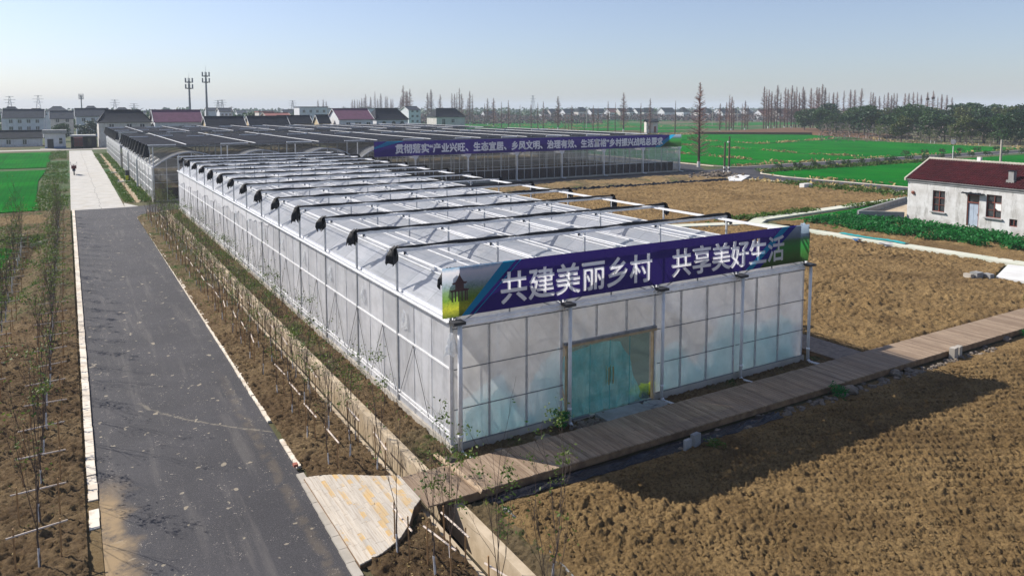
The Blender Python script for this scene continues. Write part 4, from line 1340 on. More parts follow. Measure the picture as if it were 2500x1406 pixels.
pagoda(B, 9.36, 4.55, .52, by - .026)
B2 = thing('banner', 'long blue banner with a line of white Chinese characters on the far shaded greenhouse', 'banner', (32.3, 86.95, 5.88))
y2 = 86.9
banner_panel(B2, 32.3, 80.6, 4.0, 5.88, y2, 'b_purple', 120)
poly_xz(B2, 'teal_stripe', [(32.32, 4.55), (32.32, 4.95), (36.2, 5.87), (34.0, 5.87), (32.32, 5.2)], y2 - .03, 'b_teal')
poly_xz(B2, 'blue_stripe', [(77.6, 4.0), (78.8, 4.0), (81.9, 5.88), (80.9, 5.88)], y2 - .03, 'b_teal')
poly_xz(B2, 'fields_print', [(78.8, 4.0), (83.1, 4.0), (83.1, 5.88), (81.9, 5.88)], y2 - .03, 'pic_right')
lettering(B2, '贯彻落实“产业兴旺、生态宜居、乡风文明、治理有效、生活富裕”乡村振兴战略总要求', 35.1, 79.2, 4.35, 5.50, y2 - .04, 'b_letter_far', .055)

# ================================================================== SHADED MULTI-SPAN GREENHOUSES
S2 = 7.53
X2 = [7.8 + S2 * k for k in range(11)]
def arch2(u): return 1.5 * (1 - abs(u) ** 2.0)
def big_house(label, y0, y1, z_net, front):
    H = thing('shaded_greenhouse', label, 'greenhouse', (X2[0], y0, 0))
    zg = 3.72
    ny = max(8, int((y1 - y0) / 3))
    for k in range(10):
        xm = X2[k] + S2 / 2; hw = S2 / 2 - .12
        def fn(u, v):
            s = u * 2 - 1
            return (xm + s * hw, y0 + (y1 - y0) * v, zg + arch2(s)), (0, 0, 1)
        rs = wrinkled('roof_span', 'film_old', fn, 14, ny, H, 200 + k, .015)
        mb = MB()
        nh = int((y1 - y0) / 4)
        for q in range(nh + 1):
            y = y0 + .02 + (y1 - y0 - .04) * q / nh
            P = [(xm + s * hw, y, zg + .03 + arch2(s)) for s in [-1, -.8, -.6, -.4, -.2, 0, .2, .4, .6, .8, 1]]
            mb.path(P, [.03] * 11, 3)
        mb.build('roof_hoop', 'steel_dark', rs)
    for x in X2:
        MB().box(x - .13, x + .13, y0 - .03, y1, zg - .1, zg + .03).build('gutter', 'alu', H)
    wrinkled('side_film', 'film_old_side', lambda u, v: ((X2[0] - .1, y0 + (y1 - y0) * u, .3 + 2.5 * v), (1, 0, 0)), 60, 5, H, 221, .01)
    wrinkled('upper_side_film', 'film_side_white', lambda u, v: ((X2[0] - .11, y0 + (y1 - y0) * u, 2.65 + (1.05) * v + .12 * (1 - v) * math.sin(u * 40)), (1, 0, 0)), 90, 3, H, 222, .01)
    wrinkled('side_film', 'film_old_side', lambda u, v: ((X2[10] + .1, y0 + (y1 - y0) * u, .3 + 3.4 * v), (1, 0, 0)), 30, 4, H, 223, .01)
    MB().box(X2[0] - .16, X2[0] - .02, y0, y1, -.05, .3).box(X2[10] + .02, X2[10] + .16, y0, y1, -.05, .3).box(X2[0], X2[10], y0 - .05, y0 + .1, -.05, .22).build('base_wall', 'concrete', H)
    mb = MB()
    for z in (1.25, 2.2, 3.5):
        mb.box(X2[0] - .17, X2[0] - .13, y0, y1, z - .04, z + .04)
    mb.build('side_rail', 'white_rail', H)
    n = int((y1 - y0) / 3.99)
    cnt = 0
    for q in range(n + 1):
        y = y0 + .1 + 3.99 * q
        for k, x in enumerate(X2):
            if (q < 8 or k == 0) and cnt < 100:
                MB().box(x - .05, x + .05, y - .05, y + .05, 0, z_net).build('column', 'steel', H); cnt += 1
        MB().box(X2[0] - .2, X2[0] - .14, y - .03, y + .03, .3, zg).build('side_stud', 'white_rail', H)
    # net with sag, rails and cross bars
    def nf(u, v):
        x = X2[0] - .1 + (X2[10] - X2[0] + .2) * u; y = y0 + 3.9 + (y1 - y0 - 5) * v
        return (x, y, z_net - .05 + .05 * math.cos(2 * PI * (y - y0) / 3.99) + .03 * math.sin(x * .9)), (0, 0, 1)
    wrinkled('shade_net', 'net', nf, 90, max(12, int((y1 - y0) / 1.0)), H, 230, .03)
    mb = MB()
    for k in range(10):
        x = X2[k] + 3.7
        mb.box(x - .05, x + .05, y0 + 3.2, y1 - 1, z_net + .05, z_net + .11)
    mb.build('net_rail', 'white_rail', H)
    rr = random.Random(5)
    mb = MB()
    for yy in ([y0 + 3.6, y0 + 31.5, y0 + 34.8] if front else [y0 + 2, y0 + 14.5, y0 + 17.5, y0 + 36, y0 + 40]):
        for k in range(10):
            x = X2[k] + rr.uniform(-.5, .0) + (3.4 if yy in (y0 + 34.8, y0 + 17.5) else 0)
            MB().box(x, x + rr.uniform(2.3, 3.1), yy - .06, yy + .06, z_net + .02, z_net + .12).build('cross_bar', 'white_rail', H)
    mb = MB()
    for q in range(1, n):
        y = y0 + 3.99 * q
        mb.box(X2[0] - .1, X2[10] + .1, y - .05, y + .05, z_net - .17, z_net - .07)
    mb.build('net_beam', 'steel_dark', H)
    # folded net hanging at the left edge
    for q in range(1, n):
        y = y0 + 3.99 * q; r = random.Random(q); vs = []
        for i in range(8):
            a = 2 * PI * i / 7
            for j in range(4):
                t = j / 3
                w = .16 + .22 * t
                vs.append((X2[0] - .3 - .12 * t + math.cos(a) * w * (1 + .3 * math.sin(i * 2.2)), y - .3 + math.sin(a) * w * .9, z_net + .05 - (1.35 + r.uniform(-.2, .1)) * t))
        MB().add(vs, [(i * 4 + j, i * 4 + j + 1, (i + 1) * 4 + j + 1, (i + 1) * 4 + j) for i in range(7) for j in range(3)]).build('folded_net', 'black_cloth', H, True)
    if front:
        # end wall
        for k in range(10):
            x0, x1 = X2[k] + .05, X2[k + 1] - .05; xm = (x0 + x1) / 2; hw = (x1 - x0) / 2
            P = [(x0, .22), (x1, .22)] + [(xm + s * hw, zg + arch2(s) - .02) for s in [1, .8, .6, .4, .2, 0, -.2, -.4, -.6, -.8, -1]]
            MB().add([(x, y0, z) for x, z in P], [tuple(range(len(P)))]).build('front_film', 'film_old_front', H)
            mb = MB()
            for q in range(1, 6):
                x = X2[k] + S2 * q / 6
                mb.box(x - .03, x + .03, y0 - .05, y0 - .015, .22, zg + arch2(2 * q / 6 - 1) - .05)
            for z in (2.05, 2.9, 3.65): mb.box(x0, x1, y0 - .08, y0 - .052, z - .02, z + .02)
            PP = [(xm + s * hw, y0 - .02, zg + arch2(s)) for s in [-1, -.8, -.6, -.4, -.2, 0, .2, .4, .6, .8, 1]]
            mb.path(PP, [.06] * 11, 5)
            mb.build('front_frame', 'steel', H)
        for k in range(1, 11):
            x = X2[k]
            mb = MB(); mb.tube((x, y0 - .2, 3.5), (x, y0 - .2, .12), .07, n=8); mb.tube((x, y0 - .2, .12), (x + .5, y0 - .5, .05), .07, n=8)
            p = mb.build('downpipe', 'white_pipe', H)
            MB().xzprism([(x - .5, 3.95), (x + .5, 3.95), (x + .1, 3.45), (x - .1, 3.45)], y0 - .14, y0 - .09).build('funnel', 'white_rail', p)
        MB().box(45.1, 82.2, y0 + .35, y0 + .5, .16, 1.55).build('cooling_pad', 'brown_panel', H)
        MB().box(45.1, 82.2, y0 + .3, y0 + .55, 1.56, 1.64).build('pad_frame', 'alu', H)
        MB().box(8.55, 15.2, y0 + .35, y0 + .5, .05, 1.42).build('cooling_pad', 'brown_panel', H)
        # inner partition seen through the end wall
        for k in range(10):
            xm = X2[k] + S2 / 2; hw = S2 / 2 - .1
            PP = [(xm + s * hw, 2.0 + 1.2 * (1 - s * s)) for s in [-1, -.8, -.6, -.4, -.2, 0, .2, .4, .6, .8, 1]]
            MB().add([(x, y0 + 24, z) for x, z in [(xm - hw, .1), (xm + hw, .1)] + PP[::-1]], [tuple(range(13))]).build('inner_curtain', 'film_old', H)
            MB().path([(x, y0 + 23.9, z) for x, z in PP], [.09] * 11, 4).build('inner_arch', 'alu', H)
    return H
H1 = big_house('wide multi-span greenhouse under black netting with a long blue banner across its front', 87.3, 135.4, 5.85, True)
H2 = big_house('second wide black-netted greenhouse block standing behind the bannered one', 141.5, 190, 5.8, False)
struct(MB().quad((7.9, 87.4, .0), (83, 87.4, .0), (83, 190, .0), (7.9, 190, .0)).build('shaded_floor', 'dirt_grass'))
for (y, hh, lb) in ((103, 3.6, 'nearer'), (118, 3.7, 'farther')):
    t = thing('downpipe', 'grey standpipe against the side of the netted greenhouse, the %s of two' % lb, 'pipe', (7.35, y, 0))
    mb = MB().tube((7.35, y, 0), (7.35, y, hh), .12, n=8)
    mb.tube((7.35, y, hh), (7.75, y, hh + .9), .06, n=6)
    mb.build('pipe', 'steel', t)
    MB().box(7.2, 7.5, y - .16, y + .16, 0, .3).build('pipe_foot', 'concrete', t)
t = thing('rubbish_bin', 'tall dark bin beside the slab across the far ditch', 'bin', (6.9, 113.5, 0))
MB().box(6.65, 7.15, 113.2, 113.8, 0, 1.5).box(6.6, 7.2, 113.15, 113.85, 1.5, 1.58).build('bin_body', 'dark_strip', t)
MB().box(6.64, 7.0, 113.16, 113.19, .3, .9).build('bin_label', 'yellow', t)
for i, y in enumerate((112.0, 128.5)):
    t = MB().prism([(5.6, y), (7.4, y + .2), (7.4, y + 1.3), (5.6, y + 1.1)], .1, .2)
    t.box(5.7, 5.85, y + .2, y + 1, -.05, .1).box(6.5, 6.65, y + .2, y + 1, -.05, .1)
    tag(t.build('bridge_slab', 'concrete_grey'), 'small concrete slab bridging the ditch %s the dark bin' % ('beside' if i == 0 else 'beyond'), 'slab')

# ================================================================== WOODEN WALKWAY AND FAN DECK
W = thing('boardwalk', 'long raised walkway of grey-brown planks running past the greenhouse front', 'boardwalk', (7.2, 16.0, 0))
r = random.Random(9); mb = MB()
x = 7.2
while x < 46:
    j = r.uniform(-.012, .012)
    mb.box(x, x + .131, 16.02 + j + .0, 17.72 + j, .26, .295 + r.uniform(-.003, .003)); x += .145
mb.build('planks', 'wood_walk', W)
mb = MB(); mb.box(7.9, 46, 16.04, 16.10, .06, .258); mb.box(7.9, 46, 17.64, 17.70, .06, .258); mb.box(7.9, 46, 16.8, 16.87, .06, .258)
mb.build('joist', 'wood_edge', W)
mb = MB()
for i in range(20): mb.box(8.6 + i * 1.9, 8.85 + i * 1.9, 16.15, 17.6, -.15, .058)
mb.build('support', 'concrete_grey', W)
t = thing('boardwalk', 'short plank walkway branching off behind the right end of the greenhouse', 'boardwalk', (25.4, 17.8, 0))
mb = MB(); y = 17.74
while y < 40:
    mb.box(25.45, 27.1, y, y + .137, .2, .235); y += .145
mb.build('planks', simple('branch_planks', (.23, .18, .14), (.15, .115, .09), 7, .8), t)
MB().box(25.5, 25.56, 17.74, 40, .02, .198).box(27.0, 27.06, 17.74, 40, .02, .198).build('joist', 'wood_edge', t)
# fan
FAN = [(5.07, 14.9), (5.6, 14.98), (6.15, 15.25), (6.56, 15.67), (6.9, 16.2), (7.19, 16.45), (7.19, 17.85), (6.75, 18.15), (6.3, 18.55), (5.85, 18.95), (5.45, 19.2), (5.07, 19.35)]
def yr(x):
    lo, hi = 1e9, -1e9
    for i in range(len(FAN)):
        (ax, ay), (bx, by_) = FAN[i], FAN[(i + 1) % len(FAN)]
        if (ax - x) * (bx - x) <= 0 and ax != bx:
            yy = ay + (by_ - ay) * (x - ax) / (bx - ax); lo = min(lo, yy); hi = max(hi, yy)
    return lo, hi
t = thing('fan_deck', 'fan-shaped deck of pale and yellow planks between road and walkway', 'deck', (6, 17, 0))
mb = MB(); x = 5.07
while x < 7.18:
    x1 = min(x + .110, 7.185); (a0, b0), (a1, b1) = yr(x + .001), yr(x1 - .001)
    mb.prism([(x, a0), (x1, a1), (x1, b1), (x, b0)], .10 + (x - 5.07) * .08, .13 + (x - 5.07) * .08); x += .115
mb.build('planks', 'wood_fan', t)
mb = MB()
for i in range(len(FAN)):
    if i in (5,): continue
    a, b = FAN[i], FAN[(i + 1) % len(FAN)]
    z = .095 + (min(a[0], b[0]) - 5.07) * .08
    d = Vector((b[0] - a[0], b[1] - a[1])).normalized(); nn = Vector((-d.y, d.x)) * .03
    A, Bv = Vector(a), Vector(b)
    mb.prism([tuple(A), tuple(Bv), tuple(Bv + nn), tuple(A + nn)], -.05, z)
mb.build('deck_edge', 'wood_edge', t)
tag(MB().add([(8.42, 18.35, .31), (8.55, 18.38, .31), (8.72, 16.0, .31), (8.58, 15.85, .31), (8.42, 18.35, .355), (8.55, 18.38, .355), (8.72, 16.0, .355), (8.58, 15.85, .355)],
    [(0, 3, 2, 1), (4, 5, 6, 7), (0, 1, 5, 4), (1, 2, 6, 5), (2, 3, 7, 6), (3, 0, 4, 7)]).build('loose_plank', simple('raw_plank', (.5, .37, .24), (.38, .27, .17), 6)), 'loose pale plank laid across the walkway near its left end', 'plank')
tag(MB().prism([(14.3, 18.66), (14.3, 17.95), (16.1, 17.9), (16.1, 18.62)], -.02, .16).build('doorstep', 'concrete_grey'), 'cracked grey concrete slab in front of the glass doors', 'doorstep')
# rubble
def rock(x, y, s, seed, label, sq=.6, mat='rock', z=0):
    r = random.Random(seed)
    return tag(MB().blob((x, y, z + s * sq * .6), s, r, 8, 5, sq).build('rock', mat), label, 'rock')
rock(8.85, 18.25, .24, 1, 'rounded pale boulder against the left corner pipe of the greenhouse')
rock(8.4, 18.6, .13, 2, 'small brown stone lying left of the corner boulder')
rock(12.0, 18.15, .30, 3, 'flat pale stone by the bush left of the second pipe', .25)
rock(10.45, 18.0, .26, 4, 'flat pale stone between corner pipe and walkway', .3)
rock(10.95, 18.05, .13, 5, 'small grey stone right of the flat stone by the walkway', .4)
rock(16.55, 18.3, .42, 6, 'long tilted slab of broken concrete right of the doorstep', .35, 'concrete_grey')
rock(23.3, 15.75, .3, 7, 'grey rock in the shade under the walkway, left of the weeds')
rock(26.3, 15.95, .26, 8, 'grey rock under the walkway edge near two upright blocks')
rock(27.1, 15.9, .2, 9, 'small rock right beside another under the walkway')
rock(34.5, 16.0, .2, 10, 'pale rock under the walkway beyond the upright blocks')
rock(9.8, 13.9, .16, 11, 'reddish lump of brick earth on the near tilled soil', .7, 'soil')
r = random.Random(21); mb = MB()
for k in range(150): mb.blob((r.gauss(13.75, .28), r.gauss(18.2, .16), .02 + r.uniform(0, .12)), r.uniform(.03, .1), r, 6, 4)
for k in range(90): mb.blob((r.uniform(10.6, 12.4), r.gauss(17.93, .06), .02), r.uniform(.015, .04), r, 5, 3)
for k in range(60): mb.blob((r.uniform(18.0, 20.0), r.gauss(18.05, .08), .02), r.uniform(.015, .05), r, 5, 3)
for k in range(220): mb.blob((r.uniform(15, 33), r.gauss(15.72, .12), .0), r.uniform(.04, .15), r, 6, 4)
for k in range(160):
    a = r.uniform(0, 6.28); mb.blob((r.gauss(80, 1.8), r.gauss(77, 1.2), .1 + r.uniform(0, .5)), r.uniform(.12, .35), r, 6, 4)
stuff(mb.build('rubble', 'rock'), 'broken stones heaped by the doorstep and under the walkway edge', 'rubble')
tag(MB().add([], []).prism([(15.05, 15.28), (15.3, 15.32), (15.28, 15.42), (15.03, 15.38)], 0, .38).build('concrete_block', 'concrete_grey'), 'upright grey block in the walkway shade, left one of the nearer pair', 'block')
tag(MB().prism([(15.45, 15.35), (15.75, 15.4), (15.72, 15.55), (15.42, 15.5)], 0, .42).build('concrete_block', 'concrete_grey'), 'upright grey block in the walkway shade, right one of the nearer pair', 'block')
tag(MB().prism([(30.0, 15.75), (30.35, 15.8), (30.3, 16.0), (29.95, 15.95)], 0, .45).build('concrete_block', 'concrete'), 'pale upright block below the sunny walkway, left one of the farther pair', 'block')
tag(MB().prism([(30.45, 15.8), (30.8, 15.88), (30.75, 16.05), (30.4, 16.0)], 0, .42).build('concrete_block', 'concrete'), 'pale upright block below the sunny walkway, right one of the farther pair', 'block')
for i, (x0, x1, y, lb) in enumerate([(44.9, 45.15, 22.9, 'small end block left in the row by the white slab'), (45.2, 45.8, 22.7, 'big brown-grey block in the middle by the white slab'), (45.85, 46.2, 22.3, 'grey block nearest the white slab beside the field')]):
    tag(MB().prism([(x0, y), (x1, y - .05), (x1 + .05, y + .4), (x0 + .05, y + .45)], 0, .42 if i == 1 else .34).build('concrete_block', 'concrete_grey' if i else 'concrete'), lb, 'block')
for i, (x0, x1) in enumerate([(78.6, 79.3), (79.4, 80.0)]):
    tag(MB().prism([(x0, 60.4), (x1, 60.3), (x1, 61), (x0, 61.1)], .1, .6).build('concrete_block', 'slab_white'), 'white block at the far field edge by the road, %s one' % ('left' if i == 0 else 'right'), 'block')
tag(MB().box(5.0, 5.12, 20.1, 20.25, .1, .17).build('brick', 'brick'), 'single red brick on the verge where the wooden deck begins', 'brick')
t = thing('culvert_pipe', 'pale concrete pipe end sticking out of the bank beside the left pit', 'pipe', (-2.4, 65.6, 0))
MB().tube((-2.6, 65.4, -.22), (-1.2, 66.3, -.1), .2, n=12).build('pipe', 'concrete', t)

# ================================================================== SAPLINGS, SUPPORTS
def make_sapling(seed, h, leaves, leafy_top=True):
    r = random.Random(seed)
    tr = MB(); lf = MB()
    base_h = r.uniform(.7, 1.0)
    lean = Vector((r.uniform(-.08, .08), r.uniform(-.08, .08), 1))
    wob = [Vector((0, 0, -.05))]
    for i in range(1, 5): wob.append(Vector((lean.x * i * .22 + r.uniform(-.02, .02), lean.y * i * .22 + r.uniform(-.02, .02), base_h * i / 4)))
    tr.path(wob, [.022, .02, .018, .017, .016], 6)
    top = wob[-1]
    tips = []
    def branch(p, d, L, rad, depth):
        n = 3 if depth < 2 else 2; q = p
        for i in range(n):
            nq = q + d * (L / n) + Vector((r.uniform(-.03, .03), r.uniform(-.03, .03), .01)) * L
            tr.tube(q, nq, rad * (1 - i / n * .45), rad * (1 - (i + 1) / n * .45), 4, False)
            if depth < 2 and i > 0 or depth == 0:
                for s in range(r.choice((1, 1, 2))):
                    nd = (d + Vector((r.uniform(-.6, .6), r.uniform(-.6, .6), r.uniform(.05, .4)))).normalized()
                    if depth < 2: branch(nq, nd, L * r.uniform(.35, .55), rad * .55, depth + 1)
            q = nq
            d = (d + Vector((r.uniform(-.1, .1), r.uniform(-.1, .1), .1))).normalized()
        tips.append((q, depth))
    ns = r.choice((2, 3, 4))
    for i in range(ns):
        a = 2 * PI * i / ns + r.uniform(-.4, .4); s = r.uniform(.08, .24)
        branch(top - Vector((0, 0, r.uniform(0, .3))), Vector((math.cos(a) * s, math.sin(a) * s, 1)).normalized(), (h - base_h) * r.uniform(.7, 1.0), .0085, 0)
    hi = [t for t in tips if t[0].z > h * .5] or tips
    clumps = r.sample(hi, min(len(hi), 9))
    for k in range(leaves):
        c, dpt = clumps[r.randrange(len(clumps))] if r.random() < .8 else tips[r.randrange(len(tips))]
        p = c + Vector((r.gauss(0, .08), r.gauss(0, .08), r.gauss(-.03, .08)))
        lf.leaf(p, .085, r, .5)
    wb = MB().tube(wob[0], wob[2] , .026, .023, 7)
    t = thing('sapling', 'x', 'young tree', (0, 0, 0))
    tr.build('trunk', 'bark', t); wb.build('whitewashed_base', 'whitewash', t)
    lf.build('foliage', 'sapling_leaf', t)
    return t
protos = [make_sapling(100 + i, 2.7 + .16 * (i % 4), [200, 80, 300, 25, 130, 50, 240][i]) for i in range(7)]
def make_support(along_x, seed):
    r = random.Random(seed)
    t = thing('tree_support', 'x', 'tree support')
    L = .42
    a, b = (Vector((-L, .1, 0)), Vector((L, .1, 0))) if along_x else (Vector((.1, -L, 0)), Vector((.1, L, 0)))
    for p in (a, b):
        MB().tube(p + Vector((0, 0, -.1)), p + Vector((r.uniform(-.03, .03), r.uniform(-.03, .03), r.uniform(.95, 1.15))), .018, n=5).build('pole', 'bamboo', t)
    d = (b - a) * .18
    MB().tube(a - d + Vector((0, 0, .84)), b + d + Vector((0, 0, .88)), .021, n=5).build('crossbar', 'bar_pale', t)
    return t
sup_y = [make_support(False, 1), make_support(False, 2)]
sup_x = [make_support(True, 3), make_support(True, 4)]
usedp = set(); r = random.Random(31)
def place(protolist, i, loc, rz, label, sc, grp):
    p = protolist[i]
    if id(p) not in usedp:
        usedp.add(id(p)); p.location = loc; p.rotation_euler = (0, 0, rz); p['label'] = label; p['group'] = grp
        if sc: p.scale = (sc, sc, sc)
        return p
    return copy_tree(p, loc, rz, label, (sc, sc, sc) if sc else None, grp)
LEAFY = ['bushy green-topped', 'thinly leaved', 'full leafy', 'nearly bare', 'half leafy', 'sparse-leaved', 'leafy']
def row(xf, ys, where, sup, supwhere, seed):
    r = random.Random(seed)
    for n, y in enumerate(ys):
        i = r.randrange(7); x = xf(y) + r.uniform(-.06, .06); yy = y + r.uniform(-.1, .1)
        place(protos, i, (x, yy, .05), r.uniform(0, 6.28), '%s young tree, %s from near end, row %s' % (LEAFY[i], ordi(n + 1), where), r.uniform(.85, 1.05) * (1.12 if x < 1 else .92), 'young street trees')
        if sup and r.random() < .93:
            place(sup, r.randrange(2), (x, yy, .04), r.uniform(-.12, .12), 'bamboo support round the %s tree from the near end %s' % (ordi(n + 1), supwhere), None, 'bamboo tree supports')
row(lambda y: 5.9, [19.8 + 2.05 * i for i in range(27)], 'next to the road kerb', sup_y, 'of the kerbside row', 1)
row(lambda y: 6.88, [18.9 + 2.05 * i for i in range(28)], 'along the ditch edge', sup_y, 'of the ditchside row', 2)
row(lambda y: 6.55, [19.9 + 2.3 * i for i in range(24)], 'in the middle of the right bed', None, '', 5)
row(lambda y: 7.02, [20.9 + 2.4 * i for i in range(22)], 'tight against the ditch wall', None, '', 6)
row(lambda y: -.92, [18.5 + 2.0 * i for i in range(32)], 'left of the road', sup_x, 'left of the road', 3)
row(lambda y: -2.85 - .01 * (y - 40), [25.6 + 2.02 * i for i in range(20)], 'at the far left edge', sup_x, 'at the far left edge', 4)
for n, (x, y, i, lb) in enumerate([(5.95, 14.9, 3, 'bare young tree in the soil triangle nearest the pale fan deck'), (6.85, 14.05, 0, 'leafy-topped young tree in the soil triangle beside the ditch'), (6.34, 13.75, 4, 'young tree at the bottom edge in the soil triangle'),
                           (6.9, 11.9, 2, 'tall young tree in front of the walkway, its leafy top over the planks'), (7.05, 10.5, 5, 'dark thin young tree at the bottom edge beside the ditch'), (8.35, 12.3, 6, 'young tree on the bank right of the ditch, in front of the walkway')]):
    place(protos, i, (x, y, .03), n * 1.3, lb, 1.05, 'young street trees')
    if n < 4: place(sup_y, n % 2, (x, y, .03), .1 * n, ['bamboo support closest to the pale fan deck', 'bamboo support in the soil triangle at the ditch edge', 'low bamboo support at the bottom edge of the picture', 'bamboo support below the tall tree in front of the walkway'][n], None, 'bamboo tree supports')

# ------------------------------------------------------------------ low plants
def plants(name, n, fn, size, seed, mat, label, cat, hmax=.15):
    r = random.Random(seed); mb = MB(); k = 0; tries = 0
    while k < n and tries < n * 12:
        tries += 1
        p = fn(r)
        if p is None: continue
        x, y, s, z = p if len(p) == 4 else (*p, .02)
        for q in range(6):
            mb.leaf((x + r.gauss(0, .05 * s), y + r.gauss(0, .05 * s), z + r.uniform(.02, hmax) * s), size * s, r, .55)
        k += 1
    return stuff(mb.build(name, mat), label, cat)
def clustered(x0, x1, y0, y1, sc, th, s=1.0):
    def f(r):
        x = r.uniform(x0, x1); y = r.uniform(y0, y1)
        if vnoise(np.array([x]), np.array([y]), sc, 77)[0] < th: return None
        return x, y, s * r.uniform(.6, 1.3)
    return f
plants('weeds', 1700, clustered(8.2, 9.0, 26, 78, 1.6, .48), .07, 1, 'weed', 'patchy green weeds between the concrete ditch and the greenhouse film wall', 'weeds', .12)
plants('weeds', 550, clustered(5.4, 7.0, 35, 76, 2.2, .5), .07, 2, 'weed', 'weeds in the tree bed between road and ditch', 'weeds', .1)
plants('weeds', 160, clustered(5.4, 7.0, 12, 35, 2.2, .55, .8), .05, 3, 'weed', 'tiny weeds on bare soil near the wooden deck', 'weeds', .06)
plants('weeds', 2600, clustered(-3.1, -.1, 84.4, 200, 2.6, .42, 1.5), .12, 4, 'weed', 'rough green and yellow weeds between wheat and the pale concrete road', 'weeds', .16)
plants('weeds', 1300, clustered(-6, -.3, 36, 75, 1.9, .5, 1.3), .09, 5, 'weed', 'weeds on the bank left of the asphalt road', 'weeds', .14)
plants('weeds', 500, clustered(-3.5, -.3, 18, 37, 1.5, .58), .06, 6, 'weed', 'small weeds among the saplings left of the road', 'weeds', .08)
plants('grass', 2600, clustered(6.5, 7.6, 88, 187, 3.0, .2, 1.8), .12, 7, 'weed', 'bright grass strip along the netted greenhouse wall', 'grass', .14)
plants('grass', 1600, clustered(5.0, 5.9, 88, 187, 3.0, .3, 1.6), .1, 8, 'weed', 'patchy grass between the concrete road and the ditch', 'grass', .1)
def veg(r):
    x = r.uniform(52.6, 62); y = r.uniform(14, 42)
    fr = (42 - y) / 28
    if x < 54.6 + .45 * math.sin(y * 1.1) + max(0, (33 - y)) * .26 - .1 * max(0, y - 37): return None
    if x > 61.9: return None
    if vnoise(np.array([x]), np.array([y]), 1.3, 55)[0] < .22: return None
    return x, y, r.uniform(1.5, 2.5), .08 + .15 * r.random()
plants('vegetable_patch', 3600, veg, .12, 9, 'cabbage', 'dense dark green vegetable bed in front of the old white house', 'vegetables', .22)
plants('field_weeds', 420, lambda r: (r.choice((r.gauss(52, 1.6), r.gauss(56.5, 2.0), r.gauss(60, 1.5), r.gauss(71, 3))), r.gauss(46.4, .35) , r.uniform(1.5, 3)), .12, 10, 'weed', 'green weeds along the upper edge of the pale field path', 'weeds', .14)
plants('field_weeds', 420, lambda r: (r.gauss(82, 1.6), r.uniform(47, 66), r.uniform(1.5, 3.2)), .14, 14, 'weed', 'yellowish weeds between the far road and the ploughed field', 'weeds', .16)
plants('roadside_weeds', 700, lambda r: (r.uniform(93, 140), r.gauss(79.4, .7), r.uniform(2, 3.4)), .14, 11, 'weed', 'low weeds under the row of round shrubs by the far road', 'weeds', .16)
def bush(name, x, y, rad, h, n, mat, seed, label, cat='bush', leaf=.09, grp=None):
    r = random.Random(seed); mb = MB(); cl = [(r.gauss(0, rad * .45), r.gauss(0, rad * .45), r.uniform(.3, .85) * h, rad * r.uniform(.35, .6)) for _ in range(7)]
    for k in range(n):
        c = cl[r.randrange(7)]; v = Vector((r.gauss(0, 1), r.gauss(0, 1), r.gauss(0, 1))).normalized() * c[3] * r.uniform(.5, 1.05)
        z = c[2] + v.z
        if z < .03: continue
        mb.leaf((c[0] + v.x, c[1] + v.y, z), leaf, r, .5)
    st = MB()
    for k in range(5): st.tube((0, 0, 0), (r.uniform(-.5, .5) * rad, r.uniform(-.5, .5) * rad, h * .6), .02 * h, .006 * h, 4)
    t = thing(name, label, cat, (x, y, 0), grp)
    mb.build('foliage', mat, t, off=(0, 0, 0)); st.build('stems', 'bark', t, off=(0, 0, 0))
    return t
bush('bush', 12.75, 18.3, .33, .62, 420, 'cabbage', 1, 'dark green leafy bush beside the second downpipe from the left')
bush('bush', 9.25, 18.0, .25, .42, 200, 'sapling_leaf', 2, 'small green plant by the corner downpipe, behind the walkway')
bush('bush', 22.6, 15.7, .42, .4, 300, 'cabbage', 3, 'low green plant growing from under the walkway beside rocks')
bush('bush', 15.9, 15.0, .3, .3, 160, 'weed', 4, 'dim green plant in the shade right of the upright blocks')
bush('bush', 35.8, 15.9, .3, .3, 160, 'cabbage', 5, 'small green plant below the sunny stretch of walkway')
bush('bush', 42, 18.3, .4, .35, 180, 'weed', 16, 'green tuft by the upper walkway edge at the right')
SH = [97, 102, 106.5, 110.5, 114.5, 118.6, 122.8, 127, 131.5, 136, 141, 146.5, 152, 158, 164, 171, 178]
sp = bush('round_shrub', 0, 0, .75, 1.25, 420, 'ever_leaf', 6, 'x', 'shrub', .2)
for n, x in enumerate(SH):
    lb = 'round dark shrub, %s from the left in the row below the far road' % ordi(n + 1)
    if n == 0: sp.location = (x, 79.6, 0); sp['label'] = lb; sp['group'] = 'round shrubs by the far road'
    else: copy_tree(sp, (x, 79.7 + .02 * n + (1.6 if x > 130 else 0), 0), n * 1.1, lb, None, 'round shrubs by the far road')
for n, x in enumerate([150, 157, 164, 171, 178, 186]):
    copy_tree(sp, (x, 90.8, 0), n * .9, 'round dark shrub, %s from the left on the upper side of the far road' % ordi(n + 1), None, 'round shrubs by the far road')

